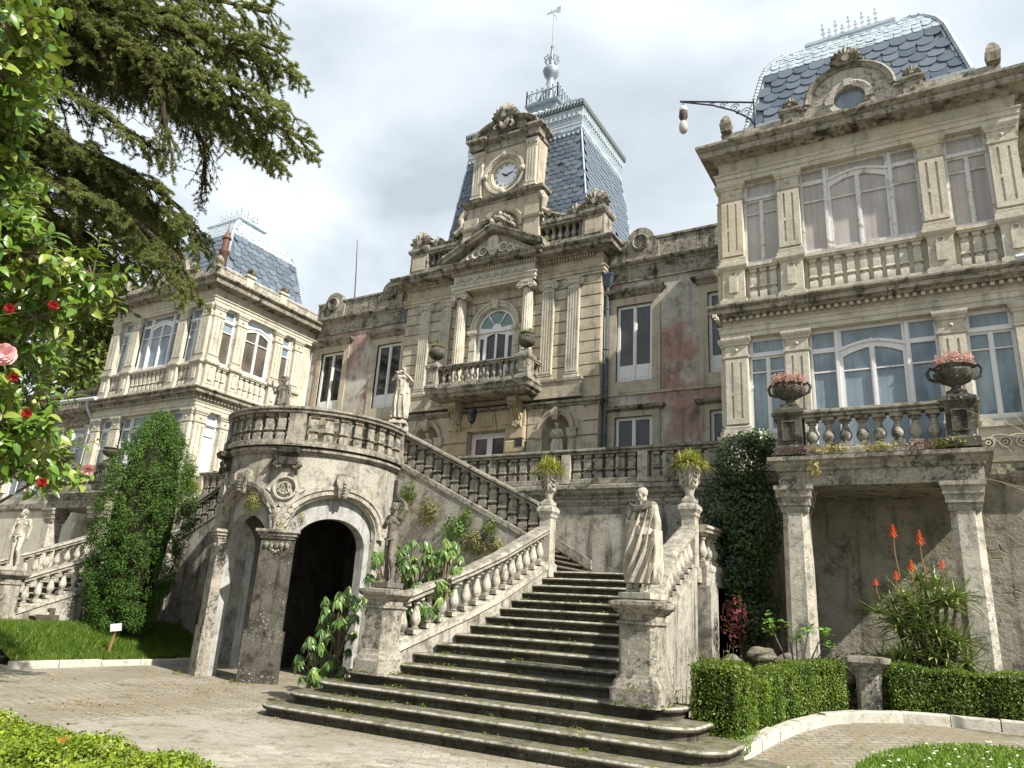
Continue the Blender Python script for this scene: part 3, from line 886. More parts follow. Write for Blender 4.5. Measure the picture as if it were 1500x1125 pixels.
def mansard(cx, s):
    b = (2.4, 1.98); z0 = 13.0
    hx0, hy0 = 2.4, 2.02
    yb = 16.25+2.02
    lv = [(0, 13.0), (.02, 13.42), (.38, 15.1), (.5, 15.42), (.72, 15.78), (1.0, 16.08), (1.2, 16.22)]
    m = MB(); m.rstack(cx, yb, hx0, hy0, [(-o, z) for o, z in lv[:3]], cap=(False, False))
    rf = m.build('roof', M['slate'], PAL)
    m = MB(); m.rstack(cx, yb, hx0, hy0, [(-o, z) for o, z in lv[2:]], cap=(False, True)); zr = m.build('zinc_dome', M['zinc'], PAL)
    # fish-scale slates: front and both sides
    o0, z0_, o1, z1_ = .03, 13.44, .37, 15.08
    def crn(o, z, sx, sy): return (cx+sx*(hx0-o), yb+sy*(hy0-o), z)
    js = MB()
    slate_face(rf, crn(o0, z0_, -1, -1), crn(o0, z0_, 1, -1), crn(o1, z1_, 1, -1), crn(o1, z1_, -1, -1), .36, .235, joined=js if s < 0 else None)
    slate_face(rf, crn(o0, z0_, 1, -1), crn(o0, z0_, 1, 1), crn(o1, z1_, 1, 1), crn(o1, z1_, 1, -1), .36, .235, joined=js if s > 0 else None)
    js.T = None
    js.build('slates', M['slate'], rf)['kind'] = 'stuff'
    # zinc scales, too small to pick apart: one mesh
    j = MB()
    for k in range(2, 5):
        oa, za = lv[k]; ob, zb = lv[k+1]
        for (p, q) in (((-1, -1), (1, -1)), ((1, -1), (1, 1)), ((-1, 1), (-1, -1))):
            slate_face(zr, crn(oa, za, *p), crn(oa, za, *q), crn(ob, zb, *q), crn(ob, zb, *p), .2, .15, joined=j)
    j.T = None
    me = j.build('zinc_scales', M['zinc'], zr); me['kind'] = 'stuff'
    # ribbed hip rolls
    for sx in (-1, 1):
        for sy in (-1, 1):
            m = MB(); pts = [crn(o-.02, z+.02, sx, sy) for o, z in lv[1:]]
            pp = resample(pts, .055)
            m.tube(pp, [.05 if i % 2 else .075 for i in range(len(pp))], 6); m.build('hip_roll', M['zinc'], rf)
            m = MB(); m.tube([(p[0]-sx*.1, p[1]-sy*.0-.02*sy, p[2]) for p in pts], .03, 5); m.build('hip_flashing', M['zinc'], rf)
    m = MB(); m.sweep([crn(.0, 13.36, *q) for q in ((-1, -1), (1, -1), (1, 1), (-1, 1))], [(0, 0), (.05, 0), (.06, .1), (0, .1)], closed=True); m.build('flashing', M['zinc'], rf)
    # crown platform and cresting
    m = MB(); m.rstack(cx, yb, hx0-1.22, hy0-1.22, [(.0, 16.2), (.0, 16.28), (-.14, 16.3), (-.2, 16.42), (-.2, 16.46), (-.1, 16.5), (-.1, 16.57), (-.22, 16.6)]); m.build('crown', M['zinc'], rf)
    cr = MB()
    hx2, hy2 = .64, .42
    per = []
    for a, b_ in (((-1, -1), (1, -1)), ((1, -1), (1, 1)), ((1, 1), (-1, 1)), ((-1, 1), (-1, -1))):
        L = 2*(hx2 if a[1] == b_[1] else hy2); n = int(L/.16)
        for i in range(n):
            t = i/n; per.append((cx+hx2*(a[0]+(b_[0]-a[0])*t), yb+hy2*(a[1]+(b_[1]-a[1])*t), i % 2))
    for x, y, big in per:
        H = .66 if not big else .46
        cr.box(x-.014, x+.014, y-.014, y+.014, 16.56, 16.6+H)
        for q in (.55, .8):
            cr.box(x-.05, x+.05, y-.01, y+.01, 16.56+H*q, 16.56+H*q+.03)
        cr.lathe(x, y, [(0, 16.56+H-.02), (.03, 16.56+H+.02), (0, 16.56+H+.09)], 5, cap=(False, False))
        cr.box(x-.07, x+.07, y-.01, y+.01, 16.640, 16.642)
        cr.lathe(x, y, [(.02, 16.646), (.045, 16.649), (.02, 16.742)], 6)
    cr.sweep([(cx-hx2, yb-hy2, 16.745), (cx+hx2, yb-hy2, 16.745), (cx+hx2, yb+hy2, 16.745), (cx-hx2, yb+hy2, 16.745)], [(-.01, 0), (.01, 0), (.01, .02), (-.01, .02)], closed=True)
    k = cr.build('cresting', M['zinc'], rf)

wing(1)
wing(-1)
# ---------------------------------------------------------------- central block
CF = FR(X0, 20.4)          # wall face of the centre
MF = FR(X0, 20.75)         # face of the ranges beside it
def ionic_cap(m, u, w, z, d0, d1):
    """volutes and abacus; d0..d1 outward range"""
    m.box(u-w/2-.05, u+w/2+.05, -d1-.03, -d0+.02, z-.07, z)
    m.box(u-w/2-.0, u+w/2+.0, -d1-.005, -d0+.02, z-.2, z-.07)
    for sx in (-1, 1):
        uc = u+sx*(w/2+.03)
        m.arch(uc, z-.17, .125, [(-.055, d0), (0, d0), (0, d1+.03), (-.045, d1+.03)], 0, 2*PI, 14, closed=True)
        m.poly([[(uc+.045*math.cos(q*PI/4), z-.17+.045*math.sin(q*PI/4)) for q in range(8)]], d0, d1+.045)
        m.arch(uc, z-.17, .03, [(0, d0), (.03, d0), (.03, d1+.015), (0, d1+.015)], 0, 2*PI, 10, closed=True)

def ionic_pilaster(F, u, w, z0, z1, mat='stone_cream'):
    m = MB(F); h = w/2
    m.rstack(u, 0, h, .1, [(.05, z0), (.05, z0+.08), (.02, z0+.11), (.04, z0+.15), (0, z0+.2), (0, z1-.28), (.015, z1-.26), (.015, z1-.24), (0, z1-.22), (0, z1-.1)])
    holes = []
    n = 4
    for i in range(n):
        c = u+(i-(n-1)/2)*(w*.86/n); hw = w*.07
        holes.append([(c-hw, z0+.3), (c+hw, z0+.3), (c+hw, z1-.4), (c, z1-.36), (c-hw, z1-.4)])
    m.poly([rect(u-h+.003, u+h-.003, z0+.22, z1-.3)]+holes, .08, .125, back=False)
    o = m.build('pilaster', M[mat], PAL)
    c = MB(F); ionic_cap(c, u, w, z1, 0, .13); c.build('capital', M[mat], o, 40)
    return o

def stones(F, spans, rows, h, mat, proud=.035, lab='stone', L=.72, vg=.008, hg=.032):
    rg = random.Random(5)
    for k, z in enumerate(rows):
        for a, b in spans(z):
            n = max(1, int(round((b-a)/L))); off = .5 if k % 2 and n > 1 else 0
            cuts = [a]+[a+(b-a)*(i+(.25 if off else 0))/n for i in range(1, n)]+[b]
            for c, d in zip(cuts[:-1], cuts[1:]):
                p = proud+rg.uniform(-.006, .006)
                key = ('st', round(d-c, 2), round(h, 3), mat)
                if key not in _cache:
                    m = MB(); x = round(d-c, 2)/2-vg/2
                    m.rings([[(-x, 0, 0), (x, 0, 0), (x, 0, h-hg), (-x, 0, h-hg)], [(-x, -.03, 0), (x, -.03, 0), (x, -.03, h-hg), (-x, -.03, h-hg)], [(-x+.01, -.04, .012), (x-.01, -.04, .012), (x-.01, -.04, h-hg-.012), (-x+.01, -.04, h-hg-.012)]], cap=(False, True))
                    _cache[key] = m.mesh(lab, M[mat])
                put(lab, _cache[key], PAL, M=F @ Matrix.Translation(((c+d)/2, .04-p, z)))

# core walls
niche = lambda u: archpts(u-.46, u+.46, 5.7, 7.25, .46)
win_big = archpts(-.76, .76, 8.72, 11.08, .76, 18)
door = rect(-.72, .72, 4.68, 7.35)
m = MB(CF); m.poly([rect(-4.0, 4.0, 4.4, 13.2), win_big, door, niche(-2.55), niche(2.55)], -.45, -.02); m.build('wall', M['stone_warm'], PAL)
m = MB(); m.box(X0-3.99, X0+3.99, 21.6, 24.6, 4.0, 13.4); m.build('wall', M['stone_warm'], PAL)
m = MB()
for sx in (-1, 1): m.box(X0+sx*3.99-.2*(sx > 0), X0+sx*3.99+.2*(sx < 0), 20.84, 21.6, 4.4, 13.2)
m.build('wall', M['stone_warm'], PAL)
# rusticated stones
def spans_up(z):
    w = .78 if z < 11.0 else (math.sqrt(max(0, 1.05**2-(z-11.08)**2)) if z < 12.1 else 0)
    lo = max(w, .8) if z < 11.0 else w
    lo = 1.06 if z < 11.08 else max(0.0, lo)+.02
    if lo <= .05: return [(-4.0, 4.0)]
    return [(-4.0, -lo), (lo, 4.0)]
stones(CF, spans_up, [8.92+.4*i for i in range(9)], .4, 'stone_warm', L=.98)
def spans_lo(z):
    s_ = []
    for sg in (-1, 1):
        a, b = (3.2, 4.0); s_.append((sg*b, sg*a) if sg < 0 else (a, b))
    if z > 7.7: return s_
    return s_+[(-1.95, -1.5), (1.5, 1.95)]
stones(CF, spans_lo, [4.72+.46*i for i in range(7)], .46, 'stone_warm', L=.8)
# string course between the storeys
m = MB(); m.sweep([(X0-4.02, 20.95, 0), (X0-4.02, 20.4, 0), (X0+4.02, 20.4, 0), (X0+4.02, 20.95, 0)], [(-.02, 8.0), (.05, 8.0), (.06, 8.05), (.14, 8.1), (.15, 8.16), (.1, 8.2), (.02, 8.26), (-.02, 8.26)])
m.build('string_course', M['stone_stained'], PAL)
# pilaster pedestals, pilasters
for sg in (-1, 1):
    m = MB(CF); m.rstack(sg*2.58, 0, .82, .13, [(.04, 8.262), (.04, 8.36), (0, 8.4), (0, 8.78), (.04, 8.82), (.05, 8.9)]); m.build('pedestal', M['stone_warm'], PAL)
    for u in (2.1, 3.04): ionic_pilaster(CF, sg*u, .43, 8.9, 12.42)
    # half columns by the window, on their own pedestals
    m = MB(CF); m.rstack(sg*1.36, -.12, .27, .26, [(.05, 8.262), (.05, 8.36), (0, 8.4), (0, 8.84), (.05, 8.9), (.05, 8.98)]); m.build('pedestal', M['stone_cream'], PAL)
    m = MB(CF)
    def flut(z, r):
        return [(sg*1.36+r*(1-.09*(k % 2))*math.cos(2*PI*k/32), -.2+r*(1-.09*(k % 2))*math.sin(2*PI*k/32), z) for k in range(32)]
    m.lathe(sg*1.36, -.2, [(.26, 8.985), (.27, 9.04), (.24, 9.08), (.255, 9.13), (.215, 9.18)], 20)
    m.rings([flut(z, r) for z, r in ((9.17, .212), (10.2, .208), (11.2, .195), (12.25, .18))])
    c_ = m.build('column', M['stone_cream'], PAL)
    m = MB(CF); ionic_cap(m, sg*1.36, .38, 12.5, 0, .42); m.build('capital', M['stone_cream'], c_, 40)
# the great window
m = MB(CF)
m.arch(0, 11.08, .76, [(0, -.1), (.04, .0), (.06, .05), (.16, .06), (.18, .1), (.25, .11), (.25, -.02), (0, -.12)], 0, PI, 22)
for sg in (-1, 1):
    m.box(min(sg*.77, sg*1.02), max(sg*.77, sg*1.02), -.06, .02, 8.72, 10.88)
    m.rstack(sg*.9, 0, .13, .08, [(0, 10.88), (.05, 10.93), (.06, 10.99), (.06, 11.06), (0, 11.08)])
    for z in (9.2, 9.65, 10.1, 10.5): m.box(min(sg*.765, sg*1.015), max(sg*.765, sg*1.015), -.085, .0, z-.19, z+.17)
m.poly([[(-.09, 11.79), (.09, 11.79), (.13, 12.13), (-.13, 12.13)]], 0, .16)
m.build('window_surround', M['stone_cream'], PAL)
panes = []
for a, b in ((-.38, -.04), (.04, .38)): panes.append(segpts(a, b, 8.95, 10.83, 10.91) if a < 0 else segpts(a, b, 8.95, 10.91, 10.83))
for a, b in ((-.66, -.5), (.5, .66)): panes.append(rect(a, b, 8.95, 10.77))
def fan(a0, a1, r0, r1, n=6):
    return [(r0*math.cos(a0+(a1-a0)*i/n), 11.08+r0*math.sin(a0+(a1-a0)*i/n)) for i in range(n+1)][::-1]+[(r1*math.cos(a0+(a1-a0)*i/n), 11.08+r1*math.sin(a0+(a1-a0)*i/n)) for i in range(n+1)]
for a0, a1 in ((8, 55), (60, 120), (125, 172)):
    f_ = fan(rad(a0), rad(a1), .2, .67)
    panes.append(f_)
def exw(m):
    m.box(-.74, .74, .03, .065, 10.96, 11.01)
window(CF, archpts(-.755, .755, 8.75, 11.08, .755, 18), panes, ['glass_dark']*4+['glass_pale_green']*3, w0=-.16, w1=-.08, extra=exw)
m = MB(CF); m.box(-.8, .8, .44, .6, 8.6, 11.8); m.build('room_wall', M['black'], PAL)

# ground floor: niches, door, blocks, brackets
for sg in (-1, 1):
    u = sg*2.55
    m = MB(CF)
    m.arch(u, 7.25, .46, [(0, -.1), (.03, .02), (.06, .06), (.13, .07), (.15, .1), (.2, .1), (.2, -.02), (0, -.12)], 0, PI, 20)
    for a in (-1, 1):
        m.box(u+a*.56-.1, u+a*.56+.1, -.08, .02, 5.7, 7.1)
        m.rstack(u+a*.6, -.02, .12, .1, [(0, 6.95), (.03, 7.0), (.04, 7.1), (.06, 7.2), (.06, 7.25), (0, 7.26)])
        for q in range(3): m.arch(u+a*.66, 6.88-q*.12, .06, [(-.035, 0), (0, 0), (0, .07), (-.035, .07)], 0, 2*PI, 10, closed=True)
    m.rings([[(u-w_, -.02, z), (u+w_, -.02, z), (u+w_, -.02-d_, z), (u-w_, -.02-d_, z)] for z, w_, d_ in ((7.55, .07, .12), (7.7, .13, .2), (7.85, .12, .17), (7.97, .05, .1))])
    nf = m.build('niche', M['stone_warm'], PAL)
    m = MB(CF)
    R_ = []
    for i in range(9):
        a = PI*i/8; R_.append((u+.46*math.cos(a), .02+.4*math.sin(a)))
    m.rings([[(x, y, z) for x, y in R_] for z in (5.7, 7.25)], cap=(True, False), closed=False)
    Rr = []
    for k in range(6):
        q = k/5*PI/2
        Rr.append([(u+(x-u)*math.cos(q), y*math.cos(q), 7.25+.46*math.sin(q)) for x, y in R_])
    m.rings(Rr, cap=(False, False), closed=False)
    m.build('niche_shell', M['stone_warm'], nf, 60)
    m = MB(CF); m.box(u-.55, u+.55, -.14, .1, 5.58, 5.7); m.build('niche_sill', M['stone_warm'], nf)
    # voussoir slabs above the niche
    m = MB(CF); m.poly([[(u-.95, 7.28), (u-.7, 7.28), (u-.45, 7.98), (u-.95, 7.98)]], -.02, .03); m.build('stone', M['stone_warm'], PAL); m = MB(CF); m.poly([[(u+.95, 7.28), (u+.95, 7.98), (u+.45, 7.98), (u+.7, 7.28)]], -.02, .03); m.build('stone', M['stone_warm'], PAL)
    # yellow rusticated jambs of the door
    for k in range(6):
        m = MB(CF); a, b = sorted((sg*.74, sg*1.46)); z = 4.7+k*.46
        m.rings([[(a, 0, z), (b, 0, z), (b, 0, z+.44), (a, 0, z+.44)], [(a, -.14, z), (b, -.14, z), (b, -.14, z+.44), (a, -.14, z+.44)], [(a+.05, -.17, z+.05), (b-.05, -.17, z+.05), (b-.05, -.17, z+.39), (a+.05, -.17, z+.39)]])
        m.build('jamb_stone', M['stone_yellow'], PAL)
    m = MB(CF); a, b = sorted((sg*.38, sg*1.46)); m.poly([[(sg*.44, 7.36), (sg*1.46, 7.46), (sg*1.46, 8.0), (sg*.3, 8.0)]], -.02, .13)
    m.poly([[(sg*.62, 7.5), (sg*1.3, 7.56), (sg*1.3, 7.9), (sg*.52, 7.9)]], .1, .165); m.build('lintel_stone', M['stone_yellow'], PAL)
    # scrolled bracket under the balcony
    m = MB(CF)
    prof = [(0, 7.35), (.16, 7.38), (.24, 7.46), (.24, 7.56), (.17, 7.64), (.2, 7.72), (.3, 7.86), (.36, 8.0), (.5, 8.06), (.6, 8.16), (.62, 8.3), (.56, 8.4), (0, 8.42)]
    for (a, b, k) in ((sg*1.18-.17, sg*1.18+.17, 1.0),):
        vs = [(a, -w, z) for w, z in prof]+[(b, -w, z) for w, z in prof]; n = len(prof)
        m.add(vs, [tuple(range(n)), tuple(range(2*n-1, n-1, -1))]+[(i, (i+1) % n, (i+1) % n+n, i+n) for i in range(n)])
    for q in (-.1, 0, .1):
        m.tube([(sg*1.18+q, -w-.02, z) for w, z in ((.19, 7.64), (.21, 7.74), (.31, 7.88), (.37, 8.0), (.5, 8.05), (.61, 8.17))], .035, 6)
    for q in range(5):
        a = 2*PI*q/5; m.poly([[(sg*1.18+.07*math.cos(a)+.05*math.cos(t*PI/3), 7.5+.07*math.sin(a)+.05*math.sin(t*PI/3)) for t in range(6)]], .2, .28)
    m.build('bracket', M['stone_yellow'], PAL)
m = MB(CF); m.poly([[(-.42, 7.36), (.42, 7.36), (.28, 8.0), (-.28, 8.0)]], -.02, .15); m.poly([[(-.3, 7.5), (.3, 7.5), (.22, 7.9), (-.22, 7.9)]], .1, .185); m.build('lintel_stone', M['stone_yellow'], PAL)
window(CF, rect(-.715, .715, 4.7, 7.34), [rect(-.56, -.1, 5.6, 7.16), rect(.1, .56, 5.6, 7.16)], 'glass_red', w0=-.22, w1=-.14, name='door')

# balcony
m = MB(CF); m.rstack(0, -.46, 2.0, .56, [(-.25, 8.4), (-.1, 8.42), (-.06, 8.5), (0, 8.54), (.02, 8.66), (.05, 8.7), (.05, 8.74), (-.1, 8.745)]); bal = m.build('balcony', M['stone_stained'], PAL)
Yb = 20.4-.86
m = MB(); m.sweep([(X0-1.82, 20.38, 8.745), (X0-1.82, Yb, 8.745), (X0+1.82, Yb, 8.745), (X0+1.82, 20.38, 8.745)], BASE); m.build('base', M['stone_grey'], bal)
m = MB(); m.sweep([(X0-1.82, 20.38, 9.42), (X0-1.82, Yb, 9.42), (X0+1.82, Yb, 9.42), (X0+1.82, 20.38, 9.42)], [(o*.9, z*.9) for o, z in RAIL]); m.build('rail', M['stone_grey'], bal)
balusters(bal, [(X0-1.5, Yb, 8.745), (X0+1.5, Yb, 8.745)], .25, 'round', .56, .085, 'stone_grey', .125)
for sg in (-1, 1):
    balusters(bal, [(X0+sg*1.82, Yb+.25, 8.745), (X0+sg*1.82, 20.36, 8.745)], .25, 'round', .56, .085, 'stone_grey', .125)
    m = MB(); m.rstack(X0+sg*1.78, Yb, .2, .2, [(.05, 8.747), (.05, 8.84), (0, 8.88), (0, 9.38), (.03, 9.42), (.06, 9.48), (.06, 9.58), (.0, 9.6), (-.05, 9.66), (-.05, 9.7)])
    m.box(X0+sg*1.78-.11, X0+sg*1.78+.11, Yb-.22, Yb-.15, 8.97, 9.3); m.build('post', M['stone_grey'], bal)

# entablature: side runs and the projecting centre
EN = [(-.3, 12.43), (.1, 12.43), (.1, 12.52), (.13, 12.525), (.13, 12.62), (.17, 12.66), (.17, 12.69), (.05, 12.695), (.05, 13.02), (.1, 13.04), (.1, 13.06)]
m = MB(); m.rstack(X0, 22.4, 4.0, 2.0, EN, cap=(False, True)); m.build('entablature', M['stone_warm'], PAL)
m = MB(); m.rstack(X0, 22.4, 4.0, 2.0, [(-.1, 13.18), (.22, 13.18), (.25, 13.24), (.5, 13.27), (.52, 13.38), (.48, 13.4), (.58, 13.5), (.58, 13.55), (.1, 13.6), (-.5, 13.605)], cap=(False, True)); m.build('cornice', M['stone_stained'], PAL)
m = MB(CF); m.rstack(0, -.1, 1.7, .32, [(-.02, 12.505), (.0, 12.505), (.0, 12.6), (.03, 12.605), (.03, 12.72), (.07, 12.76), (.07, 12.8), (-.03, 12.805), (-.03, 13.12), (.03, 13.14)], cap=(True, True)); m.build('entablature', M['stone_cream'], PAL)
m = MB(CF)
for i in range(9):                       # carved rosettes of the frieze
    u = -1.5+i*.375
    for q in range(6):
        a = 2*PI*q/6; m.poly([[(u+.07*math.cos(a)+.045*math.cos(t*PI/3), 12.96+.06*math.sin(a)+.045*math.sin(t*PI/3)) for t in range(6)]], .36, .42+.01*(q % 2))
    if i < 8: m.tube([(u+.13, -.4, 12.9), (u+.19, -.42, 13.02), (u+.25, -.4, 12.92)], .028, 5)
m.build('frieze_carving', M['stone_cream'], PAL)
m = MB(CF)
for i in range(int(7.8/.105)):
    u = -3.95+i*.105
    if abs(u) > 1.8: m.box(u-.028, u+.028, -.17, .0, 13.07, 13.178)
for i in range(34):
    u = -1.7+i*.103; m.box(u-.028, u+.028, -.5, -.3, 13.15, 13.26)
m.box(-4.05, 4.05, -.08, .1, 13.065, 13.182); m.box(-1.75, 1.75, -.43, 0, 13.145, 13.27)
m.build('dentil_course', M['stone_warm'], PAL)['kind'] = 'stuff'
# pediment
m = MB(CF)
m.rstack(0, -.12, 1.74, .3, [(.02, 13.262), (.08, 13.3), (.26, 13.34), (.28, 13.42), (.34, 13.48), (.36, 13.53), (.08, 13.56)])
PH = 14.80; hw = 2.1
def rake(sg):
    prof = [(.42, 0), (.48, .02), (.7, .04), (.72, .13), (.78, .19), (.78, .23), (.2, .25), (.2, 0)]
    d = Vector((hw, PH-13.58)).normalized(); nrm = Vector((-d.y, d.x))
    def P(u, z, q): return (sg*(u+nrm.x*q*0), 0, z)
    R_ = []
    for (u, z) in ((-hw, 13.56), (0, PH-.24)):
        R_.append([(sg*(u) if u else 0.0, -w, z+h/abs(d.x)) for w, h in prof])
    m.rings(R_)
rake(1); rake(-1)
pd = m.build('pediment', M['stone_stained'], PAL)
m = MB(CF); m.poly([[(-1.8, 13.575), (1.8, 13.575), (0, 14.64)]], .2, .42); m.build('tympanum', M['stone_warm'], pd)
m = MB(CF)
sh = [(-.2, 14.35), (-.24, 13.95), (-.12, 13.7), (0, 13.62), (.12, 13.7), (.24, 13.95), (.2, 14.35), (0, 14.42)]
m.poly([sh], .4, .56)
m.box(-.08, -.02, -.6, -.54, 13.82, 14.22); m.box(-.019, .11, -.6, -.54, 13.82, 13.89)
for sg in (-1, 1):
    for (cu, cz, r) in ((.42, 13.9, .2), (.72, 13.82, .16), (.98, 13.74, .12), (1.22, 13.68, .08)):
        m.arch(sg*cu, cz, r, [(-.07, .4), (0, .4), (0, .56), (-.07, .53)], 0, 2*PI, 14, closed=True)
        m.arch(sg*cu, cz, r*.45, [(-.04, .4), (0, .4), (0, .49), (-.04, .47)], 0, 2*PI, 10, closed=True)
m.build('carved_shield', M['stone_cream'], pd)
# attic: piers, balusters, clock storey
m = MB()
m.box(X0-4.0, X0+4.0, 20.42, 20.9, 13.6, 13.82)
for sg in (-1, 1):
    a, b = sorted((X0+sg*1.6, X0+sg*3.3)); m.box(a, b, 20.36, 20.72, 14.6, 14.72); m.box(a, b, 20.32, 20.76, 14.72, 14.84)
    m.box(a, b, 20.38, 20.7, 13.82, 13.98)
att = m.build('attic', M['stone_stained'], PAL)
for sg in (-1, 1):
    m = MB(); m.rstack(X0+sg*3.66, 20.66, .4, .34, [(.04, 13.62), (.04, 13.8), (0, 13.84), (0, 14.62), (.06, 14.68), (.1, 14.76), (.1, 14.84), (.02, 14.88), (.0, 14.98)]); pr_ = m.build('pier', M['stone_stained'], PAL)
    m = MB(); m.box(X0+sg*3.66-.3, X0+sg*3.66+.3, 20.3, 20.33, 13.95, 14.5); m.build('panel', M['stone_warm'], pr_)
    balusters(att, [(X0+sg*1.66, 20.54, 13.95), (X0+sg*3.24, 20.54, 13.95)], .27, 'round', .66, .1, 'stone_stained', .02)
    acroterion(FR(X0, 20.5), sg*3.7, 14.98, .42, .18)
    acroterion(FR(X0, 20.56), sg*2.95, 14.84, .3, .14)
    m = MB(FR(X0, 20.5))
    for q in range(3):
        m.arch(sg*(1.95+q*.33), 15.02-q*.05, .15-.02*q, [(-.06, -.08), (0, -.08), (0, .1), (-.06, .1)], 0, 2*PI, 12, closed=True)
    m.tube([(sg*1.7, -.05, 15.25), (sg*1.95, -.05, 15.15), (sg*2.35, -.05, 15.0), (sg*2.7, -.05, 14.9)], [.1, .09, .07, .05], 6)
    m.build('scroll', M['stone_stained'], PAL)
# clock storey
K = FR(X0, 20.3)
m = MB(K)
arc = archpts(-.72, .72, 13.6, 14.9, .72, 16)
m.poly([rect(-1.55, 1.55, 13.6, 16.05), arc], -.3, -.0)
m.box(-.75, .75, .28, .4, 13.6, 15.7)
for sg in (-1, 1): m.box(min(sg*1.54, sg*1.2), max(sg*1.54, sg*1.2), .3, 1.4, 13.6, 16.05)
ck = m.build('clock_storey', M['stone_warm'], PAL)
m = MB(K); m.arch(0, 14.9, .72, [(0, -.1), (.03, .03), (.12, .06), (.2, .07), (.22, -.0), (0, -.12)], 0, PI, 20)
for sg in (-1, 1):
    m.rstack(sg*1.3, .0, .3, .1, [(0, 13.61), (0, 15.0), (.06, 15.06), (.08, 15.14), (0, 15.2), (0, 15.55)])
    m.tube([(sg*1.6, -.02, 16.0), (sg*1.78, -.02, 15.7), (sg*1.72, -.02, 15.3), (sg*2.0, -.02, 15.1)], [.12, .13, .1, .12], 7)
m.build('arch_moulding', M['stone_warm'], ck)
acroterion(FR(X0, 20.26), 0, 14.75, .5, .12, 'stone_warm', name='shell', petals=9)
for sg in (-1, 1):
    m = MB(FR(X0, 19.75)); m.tube([(sg*.1, 0, 15.0), (sg*.35, -.05, 14.95), (sg*.62, 0, 14.75), (sg*.9, .05, 14.6)], [.13, .12, .1, .06], 6); m.tube([(sg*.25, 0, 15.15), (sg*.5, 0, 15.05), (sg*.68, 0, 14.85)], [.06, .08, .05], 6); m.build('garland', M['stone_stained'], PAL)
m = MB(K); m.rstack(0, .5, 1.55, .5, [(-.1, 16.05), (.03, 16.052), (.06, 16.12), (.2, 16.18), (.22, 16.26), (.05, 16.3), (0, 16.36), (-.1, 16.365)], cap=(False, True)); m.build('cornice', M['stone_stained'], PAL)
circ = [(.62*math.cos(2*PI*i/32), 17.2+.62*math.sin(2*PI*i/32)) for i in range(32)]
m = MB(K); m.poly([rect(-1.42, 1.42, 16.3, 18.35), circ], -.2, .0)
m.box(-1.42, 1.42, .2, 1.3, 16.3, 18.35); m.build('clock_storey', M['stone_warm'], PAL)
for sg in (-1, 1):
    pm = MB(K); u = sg*1.16; w = .4
    pm.rstack(u, 0, w/2, .1, [(.04, 16.365), (.04, 16.46), (0, 16.5), (0, 18.0), (.02, 18.02), (.02, 18.05), (0, 18.07), (.03, 18.15), (.06, 18.3), (.06, 18.352)])
    hs = [[(u+(i-1)*.11-.028, 16.6), (u+(i-1)*.11+.028, 16.6), (u+(i-1)*.11+.028, 17.9), (u+(i-1)*.11-.028, 17.9)] for i in range(3)]
    pm.poly([rect(u-w/2+.003, u+w/2-.003, 16.52, 17.98)]+hs, .08, .12, back=False)
    for q in range(3): pm.arch(u+(q-1)*.14, 18.22, .07, [(-.04, .1), (0, .1), (0, .18), (-.04, .17)], 0, 2*PI, 8, closed=True)
    pm.build('pilaster', M['stone_cream'], PAL)
m = MB(K)
m.arch(0, 17.2, .5, [(0, -.15), (.02, .0), (.1, .03), (.12, .0), (.22, .02), (.28, .1), (.36, .1), (.38, .0), (.36, -.02)], 0, 2*PI, 40, closed=True)
for i in range(40):
    a = 2*PI*i/40; c, s_ = math.cos(a), math.sin(a)
    m.box(.66*c-.02, .66*c+.02, -.1, -.02, 17.2+.66*s_-.02, 17.2+.66*s_+.02)
for a in (0, PI/2, PI, -PI/2):
    c, s_ = math.cos(a), math.sin(a); m.rings([[(.8*c+q*math.cos(t*PI/4), -w, 17.2+.8*s_+q*math.sin(t*PI/4)) for t in range(8)] for q, w in ((.14, .02), (.13, .14), (.05, .19))])
m.build('clock_surround', M['stone_cream'], PAL)
m = MB(K); m.poly([[(.52*math.cos(2*PI*i/32), 17.2+.52*math.sin(2*PI*i/32)) for i in range(32)]], -.14, -.1)
dial = m.build('clock', M['clock_face'], PAL)
def text_mesh(body, size, ext, mat, name):
    cu = bpy.data.curves.new(name, 'FONT'); cu.body = body; cu.size = size; cu.extrude = ext; cu.align_x = 'CENTER'; cu.align_y = 'CENTER'
    o = bpy.data.objects.new('tmp', cu); COL.objects.link(o)
    bpy.context.view_layer.update()
    me = bpy.data.meshes.new_from_object(o.evaluated_get(bpy.context.evaluated_depsgraph_get()))
    bpy.data.objects.remove(o); me.name = name
    me.materials.clear(); me.materials.append(mat)
    return me
for i, t_ in enumerate(['XII', 'I', 'II', 'III', 'IIII', 'V', 'VI', 'VII', 'VIII', 'IX', 'X', 'XI']):
    a = PI/2-i*PI/6
    me = text_mesh(t_, .13, .004, M['black'], 'numeral')
    put('numeral', me, dial, M=K @ Matrix.Translation((.43*math.cos(a), .095, 17.2+.43*math.sin(a))) @ Matrix.Rotation(PI/2, 4, 'X') @ Matrix.Rotation(a-PI/2, 4, 'Z'))
def hand(a, L, w):
    m = MB(K); c, s_ = math.cos(a), math.sin(a)
    m.poly([[(-.07*c-s_*w, 17.2-.07*s_+c*w), (-.07*c+s_*w, 17.2-.07*s_-c*w), (L*.6*c+s_*w*1.3, 17.2+L*.6*s_-c*w*1.3), (L*c, 17.2+L*s_), (L*.6*c-s_*w*1.3, 17.2+L*.6*s_+c*w*1.3)]], -.085, -.07)
    m.build('clock_hand', M['black'], dial)
hand(rad(148), .25, .022); hand(rad(18), .36, .016)
